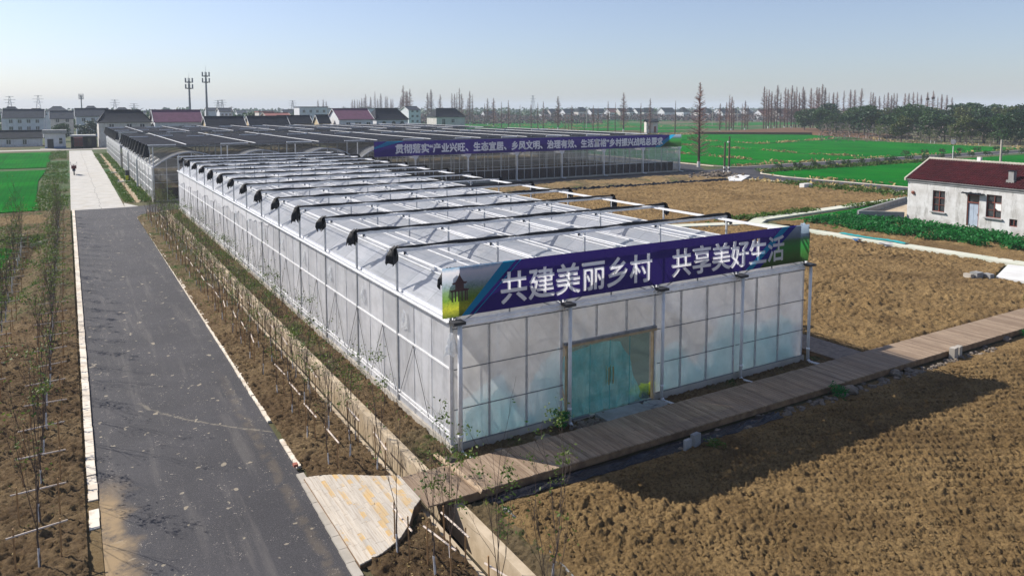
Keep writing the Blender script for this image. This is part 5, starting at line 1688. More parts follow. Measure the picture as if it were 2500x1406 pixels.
# ================================================================== BARE REDWOODS
def make_redwood(seed, h, dens, spread, low):
    r = random.Random(seed)
    tr = MB(); br = MB()
    n = 10
    pts = [(math.sin(i * .7 + seed) * .04 * i * .3, math.cos(i * .5 + seed) * .03 * i * .3, h * i / n) for i in range(n + 1)]
    tr.path([Vector(p) for p in pts], [h * .0125 * (1 - i / n) ** .8 + .02 for i in range(n + 1)], 6)
    for k in range(dens):
        t = low + (1 - low) * (k / dens) ** .85
        z = h * t
        prof = (1 - t) ** .72 * (1.0 if t > .45 else .65 + .35 * t / .45)
        L = h * spread * prof * r.uniform(.55, 1.1) + .1
        a = r.uniform(0, 2 * PI); up = r.uniform(.15, .6) + .25 * t
        d = Vector((math.cos(a), math.sin(a), up)).normalized()
        p = Vector((0, 0, z)); e = p + d * L
        rad = .034 * h / 15
        br.tube(p, e, rad * 1.4, rad * .5, 3, False)
        m = max(3, int(L * 5))
        for q in range(m):
            s = r.uniform(.25, 1)
            c = p + d * L * s
            dd = (d + Vector((r.uniform(-.9, .9), r.uniform(-.9, .9), r.uniform(-.2, .8)))).normalized()
            br.tube(c, c + dd * L * r.uniform(.12, .3), rad * .55, rad * .3, 3, False)
    t = thing('bare_redwood', 'x', 'tree')
    tr.build('trunk', 'bark_red', t); br.build('branches', 'twig_red', t)
    return t
RW = [make_redwood(1, 15, 260, .17, .12), make_redwood(2, 15, 170, .13, .1), make_redwood(3, 15, 110, .09, .15), make_redwood(4, 15, 300, .15, .3), make_redwood(5, 15, 60, .07, .2)]
rw_used = set()
def redwood(i, x, y, h, label, grp, wide=1.0):
    p = RW[i]; s = h / 15.0
    if i not in rw_used:
        rw_used.add(i); p.location = (x, y, 0); p['label'] = label; p.scale = (s * wide, s * wide, s); p['group'] = grp
        return p
    return copy_tree(p, (x, y, 0), (x * 3.7 + y) % 6.28, label, (s * wide, s * wide, s), grp)
g = redwood(0, 92.3, 92.2, 14.3, 'tallest bare redwood, with whitewashed foot, by the road at the netted greenhouse corner', 'bare redwoods', 1.25)
MB().tube((0, 0, -.05), (0, 0, 1.0), .24, .22, 8).build('whitewashed_base', 'whitewash', g, off=(0, 0, 0))
row1 = [(188.3, 332.9, 14.3), (189.4, 326.8, 12.6), (190.3, 321.4, 13.2), (191.8, 312.6, 11.1), (193.2, 304.6, 11.1), (194.0, 300.0, 12.0), (194.7, 296.3, 12.4), (196.4, 286.4, 14.6), (197.2, 281.7, 7.3), (197.6, 279.6, 7.1), (197.9, 277.5, 10.6), (199.3, 269.9, 8.4), (200.2, 264.5, 10.6), (200.7, 261.6, 9.9), (201.7, 255.9, 12.2), (202.4, 251.8, 11.8), (203.2, 247.2, 15.6),
        (199.3, 231.6, 11.4), (196.7, 223.1, 13.1), (204.5, 217.3, 12.3)]
for n, (x, y, h) in enumerate(row1):
    redwood(0 if h > 14 else (1, 2, 1, 4)[n % 4], x, y, h * 1.06, 'slim bare redwood, %s from the left in the loose row above the long banner' % ordi(n + 1), 'bare redwoods', 1.35)
row2 = [(234.5, 222.6, 11.9), (246.3, 228.4, 15.7), (241.3, 221.5, 13.1), (253.8, 234.1, 15.0), (251.8, 235.3, 12.7), (260.2, 233.8, 12.1), (266.2, 237.5, 13.4), (277.7, 246.1, 11.2)]
for n, (x, y, h) in enumerate(row2):
    redwood((0, 1, 2)[n % 3], x, y, h, 'bare redwood, %s from the left in the small clump left of the big redwood stand' % ordi(n + 1), 'bare redwoods', 1.35)
row3 = [(291.0, 248.0, 20.4), (288.0, 244.0, 19.0), (292.9, 246.8, 18.9), (290.1, 242.8, 18.0), (291.4, 241.9, 16.0), (296.5, 244.7, 21.1), (297.9, 243.8, 17.5), (291.7, 236.2, 19.7), (300.9, 242.1, 19.2), (294.3, 234.6, 20.7), (303.6, 240.4, 18.1), (300.3, 236.7, 20.1), (297.4, 232.8, 17.3), (298.8, 231.9, 20.0), (299.4, 231.5, 18.4), (294.1, 223.9, 19.1), (295.2, 223.2, 17.1), (292.5, 219.6, 19.4), (289.5, 216.3, 19.1), (290.8, 215.6, 20.6), (291.9, 214.9, 19.0), (293.4, 214.0, 16.9)]
for n, (x, y, h) in enumerate(row3):
    redwood((3, 1, 0, 3, 0)[n % 5], x, y, h, 'tall bare redwood, %s from the left in the dense stand behind the brown bank' % ordi(n + 1), 'bare redwoods', 1.15)
row4 = [(302.9, 218.6, 17.1), (304.4, 217.7, 17.4), (307.1, 216.1, 18.0), (309.6, 214.6, 18.4), (311.3, 213.6, 18.4), (313.9, 212.0, 19.0), (317.6, 209.8, 17.4), (318.5, 209.2, 17.1), (319.4, 208.7, 15.3), (321.1, 207.7, 15.5), (323.0, 206.6, 16.1), (324.4, 205.7, 17.1), (325.8, 204.9, 15.8), (326.8, 204.3, 16.8), (327.9, 203.6, 16.8),
        (328.6, 200.2, 16.7), (330.1, 199.3, 16.7), (331.8, 198.2, 17.2), (333.4, 197.3, 17.2), (334.9, 196.4, 15.9), (337.4, 194.9, 17.2), (339.6, 193.6, 17.8), (341.4, 192.5, 15.2), (343.0, 191.6, 16.2), (345.0, 190.4, 15.9), (347.0, 189.2, 14.9)]
nests = {}
for n, (x, y, h) in enumerate(row4):
    o = redwood((3, 0, 1, 3)[n % 4], x, y, h, 'bare redwood, %s from the left of those rising behind the evergreen wood' % ordi(n + 1), 'bare redwoods', 1.15)
    if n in (20, 21):
        rr = random.Random(n); mb = MB()
        mb.blob((x, y, h * .82), .75, rr, 8, 5, .8)
        tag(mb.build('bird_nest', 'bark_red'), 'dark round nest in a bare redwood above the wood, the %s of two' % ('left' if n == 20 else 'right'), 'nest')
row5 = [(218.7, 641.1, 17.7), (220.5, 640.0, 17.7), (222.5, 638.8, 17.7), (224.1, 637.8, 17.1), (226.0, 636.7, 18.9), (227.8, 635.6, 19.4), (228.9, 635.0, 22.3), (232.8, 632.6, 20.0), (236.1, 630.6, 24.7), (238.1, 629.4, 18.3), (240.5, 628.0, 22.9), (244.0, 625.9, 20.6), (245.2, 625.2, 20.6), (248.2, 623.4, 18.0), (249.6, 622.5, 18.3)]
for n, (x, y, h) in enumerate(row5):
    redwood((0, 3, 1)[n % 3], x, y, h, 'far bare redwood, %s from the left behind the purple and the dark curved roofs' % ordi(n + 1), 'bare redwoods', 1.2)
row6 = [(235.3, 802.2, 19.0, 'first'), (240.3, 799.2, 19.5, 'second'), (243.0, 797.6, 17.7, 'third')]
for x, y, h, o_ in row6:
    redwood(3, x, y, h, 'distant bare redwood, %s from the left above the white flat-roofed block' % o_, 'bare redwoods', 1.2)
k = .62
row7 = [(309.4, 749.6, 21.4), (281.2, 677.3, 22.2), (301.4, 722.6, 33.2), (314.5, 746.5, 28.4), (294.8, 696.9, 26.6), (287.7, 673.4, 28.6)]
for n, (x, y, h) in enumerate(row7):
    x *= k; y *= k; h = 10 + (h - 10) * k
    redwood((0, 3, 0)[n % 3], x, y, h, 'bare redwood, %s from the left in the clump right of the dark curved-roof house' % ordi(n + 1), 'bare redwoods', 1.15)
for n, (x, y, h) in enumerate([(349.8, 759.5, 30.6), (345.8, 759.9, 26.9), (364.6, 767.2, 25.3)]):
    x *= k; y *= k; h = 10 + (h - 10) * k
    redwood((3, 0, 0)[n], x, y, h, 'bare redwood by the round evergreen bush, %s of three' % ('middle', 'left', 'right')[n], 'bare redwoods', 1.3)
row8 = [(213.8, 432.4, 19.6), (215.3, 431.4, 19.2), (216.6, 430.7, 20.0), (209.1, 412.5, 22.4), (214.7, 420.2, 19.2), (221.5, 427.7, 12.6), (213.6, 409.8, 15.8), (214.6, 409.2, 20.6), (211.8, 400.2, 18.4), (218.0, 396.5, 12.9), (215.3, 387.8, 15.9)]
for n, (x, y, h) in enumerate(row8):
    redwood((1, 0, 2)[n % 3], x, y, h, 'bare redwood, %s from the left around the hip-roofed white house' % ordi(n + 1), 'bare redwoods', 1.15)
redwood(1, -34.8, 397.3, 15.3, 'bare tree at the left picture edge beside the three-storey house', 'bare redwoods', 1.3)

# ================================================================== EVERGREEN WOOD
def make_evergreen(seed, h, w, n, trunk=.3, mat='ever_leaf', name='evergreen_tree'):
    r = random.Random(seed); mb = MB(); st = MB()
    cl = []
    for k in range(16):
        a = r.uniform(0, 2 * PI); q = r.uniform(0, .72) ** .6; z = h * r.uniform(trunk + .12, .86)
        prof = math.sin(PI * min(1, max(.05, (z / h - trunk * .7) / (1.08 - trunk * .7)))) ** .6
        cl.append((math.cos(a) * q * w * prof, math.sin(a) * q * w * prof, z, w * r.uniform(.28, .45)))
    cl.append((0, 0, h * .84, w * .4))
    for k in range(n):
        c = cl[r.randrange(len(cl))]
        v = Vector((r.gauss(0, 1), r.gauss(0, 1), r.gauss(0, 1))).normalized() * c[3] * r.uniform(.55, 1.08)
        v.z *= .75
        mb.leaf((c[0] + v.x, c[1] + v.y, c[2] + v.z), h * .075, r, .65)
    st.path([Vector((0, 0, 0)), Vector((r.uniform(-.1, .1), 0, h * .3)), Vector((0, r.uniform(-.2, .2), h * .6))], [h * .025, h * .02, h * .01], 6)
    for c in cl[:10]: st.tube((0, 0, h * r.uniform(.22, .45)), (c[0], c[1], c[2]), h * .009, h * .003, 4, False)
    t = thing(name, 'x', 'tree')
    mb.build('crown', mat, t, off=(0, 0, 0)); st.build('trunk', 'bark', t, off=(0, 0, 0))
    return t
EV = [make_evergreen(11 + i, 10, 3.6 + .5 * i, 2200, .18, ('ever_leaf', 'ever_olive', 'ever_leaf', 'ever_dark')[i]) for i in range(4)]
ev_used = set()
def ever(i, x, y, h, label, w=1.0, grp='evergreen trees of the wood'):
    p = EV[i]; s = h / 10
    if i not in ev_used:
        ev_used.add(i); p.location = (x, y, 0); p['label'] = label; p.scale = (s * w, s * w, s); p['group'] = grp; return p
    return copy_tree(p, (x, y, 0), (x * 1.3 + y * 2.1) % 6.28, label, (s * w, s * w, s), grp)
front = [(238.5, 152, 9.3, 1.1), (262.0, 176, 8.6, 1.2), (270, 186, 9.6, 1.1), (281, 196, 9.9, 1.1), (292, 206, 10.2, 1.1), (300, 204, 10.2, 1.0)]
back = []
r = random.Random(5)
# rows set out by bearing from the lane, spreading right
n = 0
cells = []
for rowi, (dist, hh) in enumerate([(330, 10.6), (302, 10.4), (278, 9.9), (256, 9.4), (240, 8.6)]):
    a0, a1 = [(.905, 1.14), (.93, 1.16), (.97, 1.17), (1.02, 1.18), (1.08, 1.18)][rowi]
    m = [15, 14, 12, 9, 6][rowi]
    for q in range(m):
        a = a0 + (a1 - a0) * (q + .5) / m + r.uniform(-.004, .004)
        d = dist + r.uniform(-7, 7)
        cells.append((rowi, math.sin(a) * d, math.cos(a) * d, hh * r.uniform(.86, 1.06) + (1.0 if a > 1.02 and rowi < 3 else 0)))
rn = ['backmost', 'fourth', 'third', 'second', 'frontmost']
cnt = {}
for rowi, x, y, h in cells:
    cnt[rowi] = cnt.get(rowi, 0) + 1
    ever(r.randrange(4), x, y, h * r.uniform(.85, 1.1), 'dark evergreen of the wood, %s from the left in its %s row' % (ordi(cnt[rowi]), rn[rowi]), r.uniform(.95, 1.25))
ever(1, 212.4, 130.0, 8.2, 'broad dark evergreen standing alone in front of the wood near the green field', 1.1)
ever(2, 205.5, 99.0, 8.6, 'upright dark evergreen at the wood edge, right of the lone broad one', .8)
ever(3, 300, 228, 7.2, 'dark evergreen among the trunks of the redwood stand', .8)
ever(0, 163, 377, 5.6, 'round olive-green tree left of the hip-roofed white house', 1.9)
for n, (x, y, h) in enumerate([(72, 345, 8.6), (79, 352, 8.8), (-1.2, 262, 5.6), (6.0, 268, 6.2), (380, 560, 8), (393, 570, 9), (99, 420, 7)]):
    ever(n % 4, x, y, h, ['hazy round tree behind the dark roofs, left one', 'hazy round tree behind the dark roofs, right one', 'grey-green tree between the small white hut and the grey house', 'dark tree in front of the second three-storey house', 'distant bushy tree among the far villas, left one', 'distant bushy tree among the far villas, right one', 'far hazy tree near the red roofs'][n], 1.2, 'far evergreens')
# nursery saplings in front of the wood
def make_nursery(seed):
    r = random.Random(seed); h = 4.2
    tr = MB(); br = MB()
    tr.path([Vector((0, 0, 0)), Vector((r.uniform(-.2, .2), r.uniform(-.2, .2), h * .5)), Vector((r.uniform(-.3, .3), 0, h))], [.09, .07, .02], 5)
    for k in range(34):
        z = r.uniform(h * .35, h); a = r.uniform(0, 6.28); L = r.uniform(.5, 1.3)
        d = Vector((math.cos(a), math.sin(a), .7)).normalized()
        br.tube((0, 0, z), Vector((0, 0, z)) + d * L, .018, .008, 3, False)
    lf = MB()
    for k in range(160):
        lf.leaf((r.gauss(0, .7), r.gauss(0, .7), r.uniform(h * .5, h * 1.1)), .26, r, .5)
    t = thing('nursery_tree', 'x', 'young tree')
    tr.build('trunk', 'bark', t); br.build('branches', 'grey_twig', t); lf.build('foliage', 'sapling_leaf', t)
    MB().tube((0, 0, 0), (0, 0, .9), .10, .09, 6).build('whitewashed_base', 'whitewash', t)
    return t
NP = [make_nursery(1), make_nursery(2)]
r = random.Random(8); nu = set()
ln = [((238, 176), (227, 148)), ((226, 146), (213, 136)), ((213, 134), (207, 101)), ((224, 128), (216, 98)), ((238, 138), (228, 104)), ((206.5, 98), (204, 82))]
c = 0
for li, ((x0, y0), (x1, y1)) in enumerate(ln):
    m = 9
    for q in range(m):
        x = x0 + (x1 - x0) * (q + .5) / m + r.uniform(-1, 1); y = y0 + (y1 - y0) * (q + .5) / m + r.uniform(-1, 1)
        lb = 'thin nursery tree, %s from the left in the row %s' % (ordi(q + 1), ['by the brown bank', 'left of the lone evergreen', 'along the field edge', 'one step behind the edge', 'deep in front of the wood', 'at the right end'][li])
        s = r.uniform(.75, 1.25)
        i = r.randrange(2)
        if i not in nu:
            nu.add(i); NP[i].location = (x, y, 0); NP[i]['label'] = lb; NP[i]['group'] = 'nursery trees'
        else: copy_tree(NP[i], (x, y, 0), r.uniform(0, 6), lb, (s, s, s), 'nursery trees')
# undergrowth: far scrub that reads as one mass
def scrub(name, x0, x1, y0, y1, h, n, size, seed, mat, label):
    r = random.Random(seed); mb = MB()
    for k in range(n):
        x = r.uniform(x0, x1); y = r.uniform(y0, y1)
        hh = h * (.6 + .5 * vnoise(np.array([x]), np.array([y]), 14, seed)[0])
        mb.leaf((x, y, r.uniform(0, hh)), size, r, .7)
    return stuff(mb.build(name, mat), label, 'scrub')
def polar_scrub(name, a0, a1, d0, d1, h, n, size, seed, mat, label, asp=.7):
    r = random.Random(seed); mb = MB()
    for k in range(n):
        a = r.uniform(a0, a1); d = r.uniform(d0, d1); x, y = math.sin(a) * d, math.cos(a) * d
        hh = h * (.45 + .75 * vnoise(np.array([x]), np.array([y]), 16, seed)[0])
        mb.leaf((x, y, hh * r.random() ** .7), size, r, asp)
    return stuff(mb.build(name, mat), label, 'scrub')
polar_scrub('bare_scrub', .40, 1.02, 575, 625, 5.4, 9000, 1.9, 1, 'scrub_twig', 'far mauve-brown scrub line below the villas')
polar_scrub('bare_scrub', .40, .66, 470, 500, 2.4, 1800, 1.5, 2, 'scrub_twig', 'low reddish brush band across the far green fields')
polar_scrub('village_trees', .30, 1.05, 640, 720, 7.5, 2600, 3.4, 3, 'ever_leaf', 'bluish dark trees standing between the far village houses')
polar_scrub('village_trees', -.08, .40, 400, 520, 7.0, 3000, 3.0, 6, 'ever_leaf', 'hazy trees between the houses behind the netted greenhouse')
scrub('far_tree_belt', 300, 1400, 900, 1000, 10, 5200, 5.5, 4, 'ever_leaf', 'far bluish belt of trees on the right horizon')
scrub('far_tree_belt', -300, 420, 950, 1050, 9.5, 4200, 5.5, 5, 'ever_leaf', 'far bluish belt of trees on the left horizon')
scrub('wood_undergrowth', 236, 380, 120, 200, 3.0, 0, 1.2, 6, 'grey_twig', 'undergrowth in the wood')
bpy.data.objects.remove(bpy.data.objects['wood_undergrowth'])
r = random.Random(9); mb = MB()
for k in range(5200):
    a = r.uniform(.93, 1.2); d = r.uniform(238, 300)
    mb.leaf((math.sin(a) * d, math.cos(a) * d, r.uniform(0, 5.0)), .9, r, .25)
stuff(mb.build('wood_undergrowth', 'grey_twig'), 'grey twiggy undergrowth under the evergreen wood', 'undergrowth')

# ================================================================== HOUSES
def house(x0, x1, y, d, ze, zr, roof, wall, label, wins=(), gable='gable', name='house', ov=.35, base=0.0, floors=None, front_win=None, curved=False, winmat='glass_dark'):
    t = thing(name, label, 'house', ((x0 + x1) / 2, y, 0))
    w = MB().box(x0, x1, y, y + d, base - .1, ze)
    if gable == 'gable':
        w.add([(x0, y, ze), (x0, y + d, ze), (x0, y + d / 2, zr - .12), (x1, y, ze), (x1, y + d, ze), (x1, y + d / 2, zr - .12)], [(0, 2, 1), (3, 4, 5)])
    w.build('wall', wall, t)
    rf = MB(); th = .14
    a, b = x0 - ov, x1 + ov
    ins = 0 if gable == 'gable' else min(d * .48, (x1 - x0) * .33) * (.55 if curved else 1)
    sl = (zr - ze) / (d / 2); zo = ze - sl * ov * (.4 if curved else 1)
    if gable == 'flat':
        rf.box(x0 - .2, x1 + .2, y - .2, y + d + .2, ze, ze + .35)
    else:
        N = 5
        for side in (-1, 1):
            ey = y - ov if side < 0 else y + d + ov; my = y + d / 2
            for i in range(N):
                t0, t1 = i / N, (i + 1) / N
                def pt(tt, s):
                    zz = zo + (zr - zo) * (tt ** 1.35 if curved else tt)
                    up = (.35 * (1 - tt) ** 3 if curved else 0)
                    xx = (a if s < 0 else b) + (-s) * ins * tt
                    return (xx, ey + (my - ey) * tt, zz + up * 0)
                p = [pt(t0, -1), pt(t0, 1), pt(t1, 1), pt(t1, -1)]
                q = [(u[0], u[1], u[2] - th) for u in p]
                f = [(0, 1, 2, 3), (7, 6, 5, 4), (0, 4, 5, 1), (1, 5, 6, 2), (2, 6, 7, 3), (3, 7, 4, 0)]
                rf.add(p + q, f)
        if gable != 'gable':
            for s, xx in ((-1, a), (1, b)):
                tri = [(xx, y - ov, zo), (xx, y + d + ov, zo), (xx - s * ins, y + d / 2, zr - .02)]
                rf.add(tri, [(0, 2, 1)] if s < 0 else [(0, 1, 2)])
        rf.box(a + ins, b - ins, y + d / 2 - .15, y + d / 2 + .15, zr - .1, zr + .22)
        if curved:
            for s, xx in ((-1, a + ins), (1, b - ins)):
                rf.add([(xx, y + d / 2 - .1, zr + .1), (xx, y + d / 2 + .1, zr + .1), (xx + s * .9, y + d / 2, zr + .75), (xx, y + d / 2, zr + .3)], [(0, 1, 2), (1, 3, 2), (0, 2, 3)])
            for (cx, cy) in ((a, y - ov), (b, y - ov)):
                rf.add([(cx - .15, cy, zo), (cx + .15, cy, zo), (cx + (-.5 if cx == a else .5), cy - .3, zo + .6)], [(0, 1, 2)])
    r_ = rf.build('roof', roof, t)
    if gable == 'gable':
        mb = MB()
        for s, xx in ((-1, a), (1, b)):
            for side in (-1, 1):
                ey = y - ov if side < 0 else y + d + ov
                mb.add([(xx - .06 * 1, ey, zo - .16), (xx + .06, ey, zo - .16), (xx + .06, y + d / 2, zr - .06), (xx - .06, y + d / 2, zr - .06),
                        (xx - .06, ey, zo + .06), (xx + .06, ey, zo + .06), (xx + .06, y + d / 2, zr + .12), (xx - .06, y + d / 2, zr + .12)],
                       [(0, 3, 2, 1), (4, 5, 6, 7), (0, 1, 5, 4), (1, 2, 6, 5), (2, 3, 7, 6), (3, 0, 4, 7)])
        mb.build('verge_board', 'paint_white' if roof in ('tile_purple', 'tile_dark', 'tile_grey') else 'concrete', r_)
    for (wx, wz, ww, wh) in wins:
        p = MB().box(wx - ww / 2, wx + ww / 2, y - .05, y - .01, wz, wz + wh).build('window', winmat, t)
        MB().box(wx - .04, wx + .04, y - .08, y - .052, wz, wz + wh).box(wx - ww / 2 - .08, wx + ww / 2 + .08, y - .12, y - .0505, wz - .12, wz - .01).build('window_frame', 'paint_white', p)
    return t
def grid(x0, x1, n, zs, w=1.3, h=1.4):
    return [(x0 + (x1 - x0) * (i + .5) / n, z, w, h) for z in zs for i in range(n)]
house(-17.8, -6.4, 300, 9, 6.9, 9.5, 'tile_grey', 'plaster', 'grey three-storey house at far left with windows in rows', grid(-17, -7, 4, (.6, 2.7, 5.0), 1.0, 1.1))
house(3.1, 13.1, 300, 9, 7.3, 9.8, 'tile_grey', 'plaster', 'second white three-storey house, right of the tree-covered gap', grid(4, 12.6, 3, (.8, 3.0, 5.4), 1.0, 1.1))
house(-4.6, 2.4, 312, 9, 6.4, 8.9, 'tile_grey', 'plaster_warm', 'pinkish house with a sunlit gable between the two three-storey houses', grid(-4, 2, 2, (3.0, 5.0), 1.0, 1.1))
house(-22, -15.4, 360, 9, 8.2, 10.4, 'tile_grey', 'plaster', 'hazy roof behind the far left house, left one', gable='hip')
house(-13.2, -6.5, 345, 9, 7.6, 9.7, 'tile_grey', 'plaster', 'hazy roof behind the far left house, right one', gable='hip')
house(-7.3, 1.2, 390, 9, 8.8, 10.6, 'tile_grey', 'plaster', 'hazy hipped roof over the tree-covered gap', gable='hip')
house(7.6, 14.4, 420, 9, 9.0, 10.9, 'tile_grey', 'plaster', 'hazy roof behind the second three-storey house', gable='hip')
house(18.8, 25.8, 380, 9, 8.4, 10.1, 'tile_grey', 'plaster', 'hazy hipped roof above the big dark hipped roof', gable='hip')
house(-15.2, -5.6, 232, 7, 2.4, 4.0, 'tile_dark', 'plaster', 'long low grey building with dark roof left of the white hut', [(-12.9, .7, .9, 1.1), (-9.4, .6, .8, 1.2)])
house(7.1, 19.0, 215, 11, 6.5, 9.4, 'tile_dark', 'plaster_warm', 'big house with dark curved hipped roof beyond the netted greenhouse', [(10, 5.2, 1, .7), (14, 5.2, 1, .7), (17, 5.2, 1, .7)], gable='hip', curved=True)
house(19.7, 31.1, 212, 10, 6.6, 9.4, 'tile_purple', 'plaster', 'house with plain dull purple roof and dark ridge, left of the low dark roofs', [(22, 4.6, 1.2, .8), (26, 4.6, 1.2, .8), (29, 4.6, 1.2, .8)])
house(31.2, 40.6, 205, 7, 5.7, 7.7, 'tile_dark', 'yellow_wall', 'low dark gabled roof right of the dull purple roof')
house(42.6, 52.8, 208, 7, 5.5, 7.7, 'tile_dark', 'yellow_wall', 'low dark gabled roof with a sunlit tan gable')
house(54.0, 63.2, 222, 7, 5.6, 7.7, 'tile_dark', 'plaster', 'low dark roof just right of the tan-gabled one', [(57, 4.4, 1.6, .7), (60, 4.4, 1.6, .7)])
house(63.4, 66.6, 215, 6, 5.8, 7.9, 'tile_dark', 'yellow_wall', 'narrow dark roof with tan gable left of the white-gabled purple house')
house(68.3, 78.6, 212, 11, 6.9, 9.7, 'tile_purple', 'plaster', 'house with bright white gable and mottled purple roof', [(71, 4.8, 1.1, 1), (74, 4.8, 1.8, 1), (77.2, 4.8, 1.1, 1)])
HC = house(82.0, 92.4, 218, 10, 6.6, 9.8, 'tile_dark', 'plaster', 'white house with dark curved hipped roof and three arched windows', gable='hip', curved=True)
for x in (84.4, 87.6, 90.4):
    P = [(x - .6, 4.2), (x + .6, 4.2), (x + .6, 5.4)] + [(x + .6 * math.cos(a), 5.4 + .6 * math.sin(a)) for a in (.5, 1.05, 1.57, 2.1, 2.64)] + [(x - .6, 5.4)]
    MB().xzprism(P, 217.9, 217.99).build('arched_window', 'glass_dark', HC)
house(122.0, 134.2, 260, 9, 6.7, 9.8, 'tile_dark', 'plaster_warm', 'pale house with dark hipped roof among bare redwoods', [(125, 3.6, 1.2, 2.2), (129, 4.4, 1.2, 1.3)], gable='hip', curved=True)
house(88.5, 101.2, 330, 9, 10.3, 10.5, 'tile_grey', 'plaster', 'tall white flat-roofed block behind the narrow dark roof', grid(89, 101, 4, (5.4, 8), 1.0, 1.2), gable='flat')
house(140.3, 146.4, 330, 10, 9.2, 10.7, 'tile_grey', 'plaster', 'white three-storey block right of the clump of redwoods', grid(141, 146, 2, (3.2, 5.6, 8), 1.0, 1.1))
house(128.8, 176, 425, 9, 9.6, 10.4, 'tile_grey', 'plaster', 'very long hazy grey building behind the purple roof', gable='flat')
house(44.6, 49.7, 370, 8, 9.0, 10.6, 'tile_grey', 'plaster', 'hazy white house behind the left mast', gable='flat')
house(64.1, 70.2, 420, 8, 8.8, 10.0, 'tile_grey', 'plaster', 'hazy house right of the masts')
house(58.7, 64.2, 350, 8, 8.6, 9.9, 'tile_grey', 'plaster', 'pinkish hazy villa behind the dark gabled roofs', grid(59, 64, 3, (6.6,), .8, .9))
house(71.2, 77.4, 330, 8, 8.2, 9.2, 'tile_pink', 'plaster_warm', 'pink-roofed house behind the tan-gabled roof', gable='flat')
house(65.2, 74.2, 290, 8, 7.2, 8.1, 'tile_pink', 'plaster_warm', 'low red roof right above the tan-gabled dark roof')
rr = random.Random(44)
VL = [[286.7, 297.9, 520, 9, 4.9, 7.5], [369.6, 376.2, 560, 9, 6.1, 8.7], [362.8, 369.3, 540, 9, 5.9, 9.1], [386.6, 391.1, 575, 9, 4.9, 7.9], [364.0, 376.8, 520, 9, 6.3, 9.1], [363.2, 374.9, 500, 9, 7.1, 10.5], [392.1, 407.8, 520, 9, 6.6, 9.4], [356.9, 364.8, 450, 9, 6.1, 9.8], [391.3, 399.9, 480, 9, 6.4, 9.8], [334.0, 341.0, 400, 9, 6.2, 10.1], [367.0, 372.9, 430, 9, 5.2, 9.8], [312.2, 324.5, 360, 9, 6.0, 10.1], [301.9, 310.9, 330, 9, 5.8, 10.1], [403.6, 410.4, 420, 9, 6.7, 10.4], [318.0, 330.0, 318, 9, 6.0, 10.1], [440.2, 447.0, 430, 9, 6.2, 9.5], [477.5, 487.3, 450, 9, 5.6, 9.1], [503.2, 511.9, 460, 9, 5.5, 9.4], [529.9, 536.9, 470, 9, 5.3, 9.4], [350.4, 364.0, 300, 9, 5.2, 9.1], [365.4, 377.5, 300, 9, 5.2, 9.4], [393.9, 405.7, 310, 9, 5.0, 9.1], [531.2, 549.7, 400, 9, 4.7, 9.5], [717.9, 726.2, 420, 9, 7.0, 9.4], [748.3, 755.6, 420, 9, 7.7, 10.2]]
for v in VL:
    k_ = (640 if v[2] > 315 or v[0] < 340 else 600) / math.hypot(v[0], v[2])
    zr_ = 10 - (10 - v[5]) * k_
    v[0] *= k_; v[1] *= k_; v[2] *= k_; v[4] = zr_ - 3.3; v[5] = zr_
VL.sort(key=lambda v: v[0] / v[2])
for n, (x0, x1, y, d, ze, zr) in enumerate(VL):
    villa = n in (11, 14, 15, 17)
    hs = house(x0, x1, y, d, ze, zr, ('tile_grey', 'tile_dark', 'tile_grey', 'tile_pink')[n % 4] if not villa else 'tile_dark', ('plaster', 'plaster', 'plaster_warm')[n % 3],
          'far village house, %s from the left along the right-hand horizon' % ordi(n + 1), grid(x0 + .5, x1 - .5, 3, (.9, 3.6) if ze > 5 else (1.2,), 1.4, 1.4) if n % 2 or villa else (), gable='hip' if villa or n % 4 == 1 else 'gable')
    hs['group'] = 'far village houses'
    if villa:
        mb = MB(); mb.box(x0 - .3, x1 + .3, y - 2.2, y - .02, 3.0, 3.2)
        for q in range(5): mb.box(x0 + (x1 - x0) * q / 4 - .12, x0 + (x1 - x0) * q / 4 + .12, y - 2.1, y - 1.9, 0, 3.0)
        mb.box(x0 - .3, x1 + .3, y - 2.2, y - 2.1, 3.9, 4.0); mb.build('balcony', 'paint_white', hs)
        MB().box(x0 - 3.5, x0 - .3, y - 1, y + 5, 0, 2.6).build('annex', 'plaster_warm', hs)
# many far houses merging into haze on the horizon
for n in range(34):
    a = -.02 + n * .035 + rr.uniform(-.01, .01); dd = rr.uniform(760, 980) if a > .62 else rr.uniform(520, 760)
    x = math.sin(a) * dd; y = math.cos(a) * dd; w = rr.uniform(9, 16); ze = rr.uniform(4.2, 7.0)
    if .50 < a < .60: continue
    hs = house(x - w / 2, x + w / 2, y, 9, ze, ze + 2.4, 'tile_grey', 'plaster', 'hazy distant house, %s from the left along the whole horizon' % ordi(n + 1))
    hs['group'] = 'hazy distant houses'
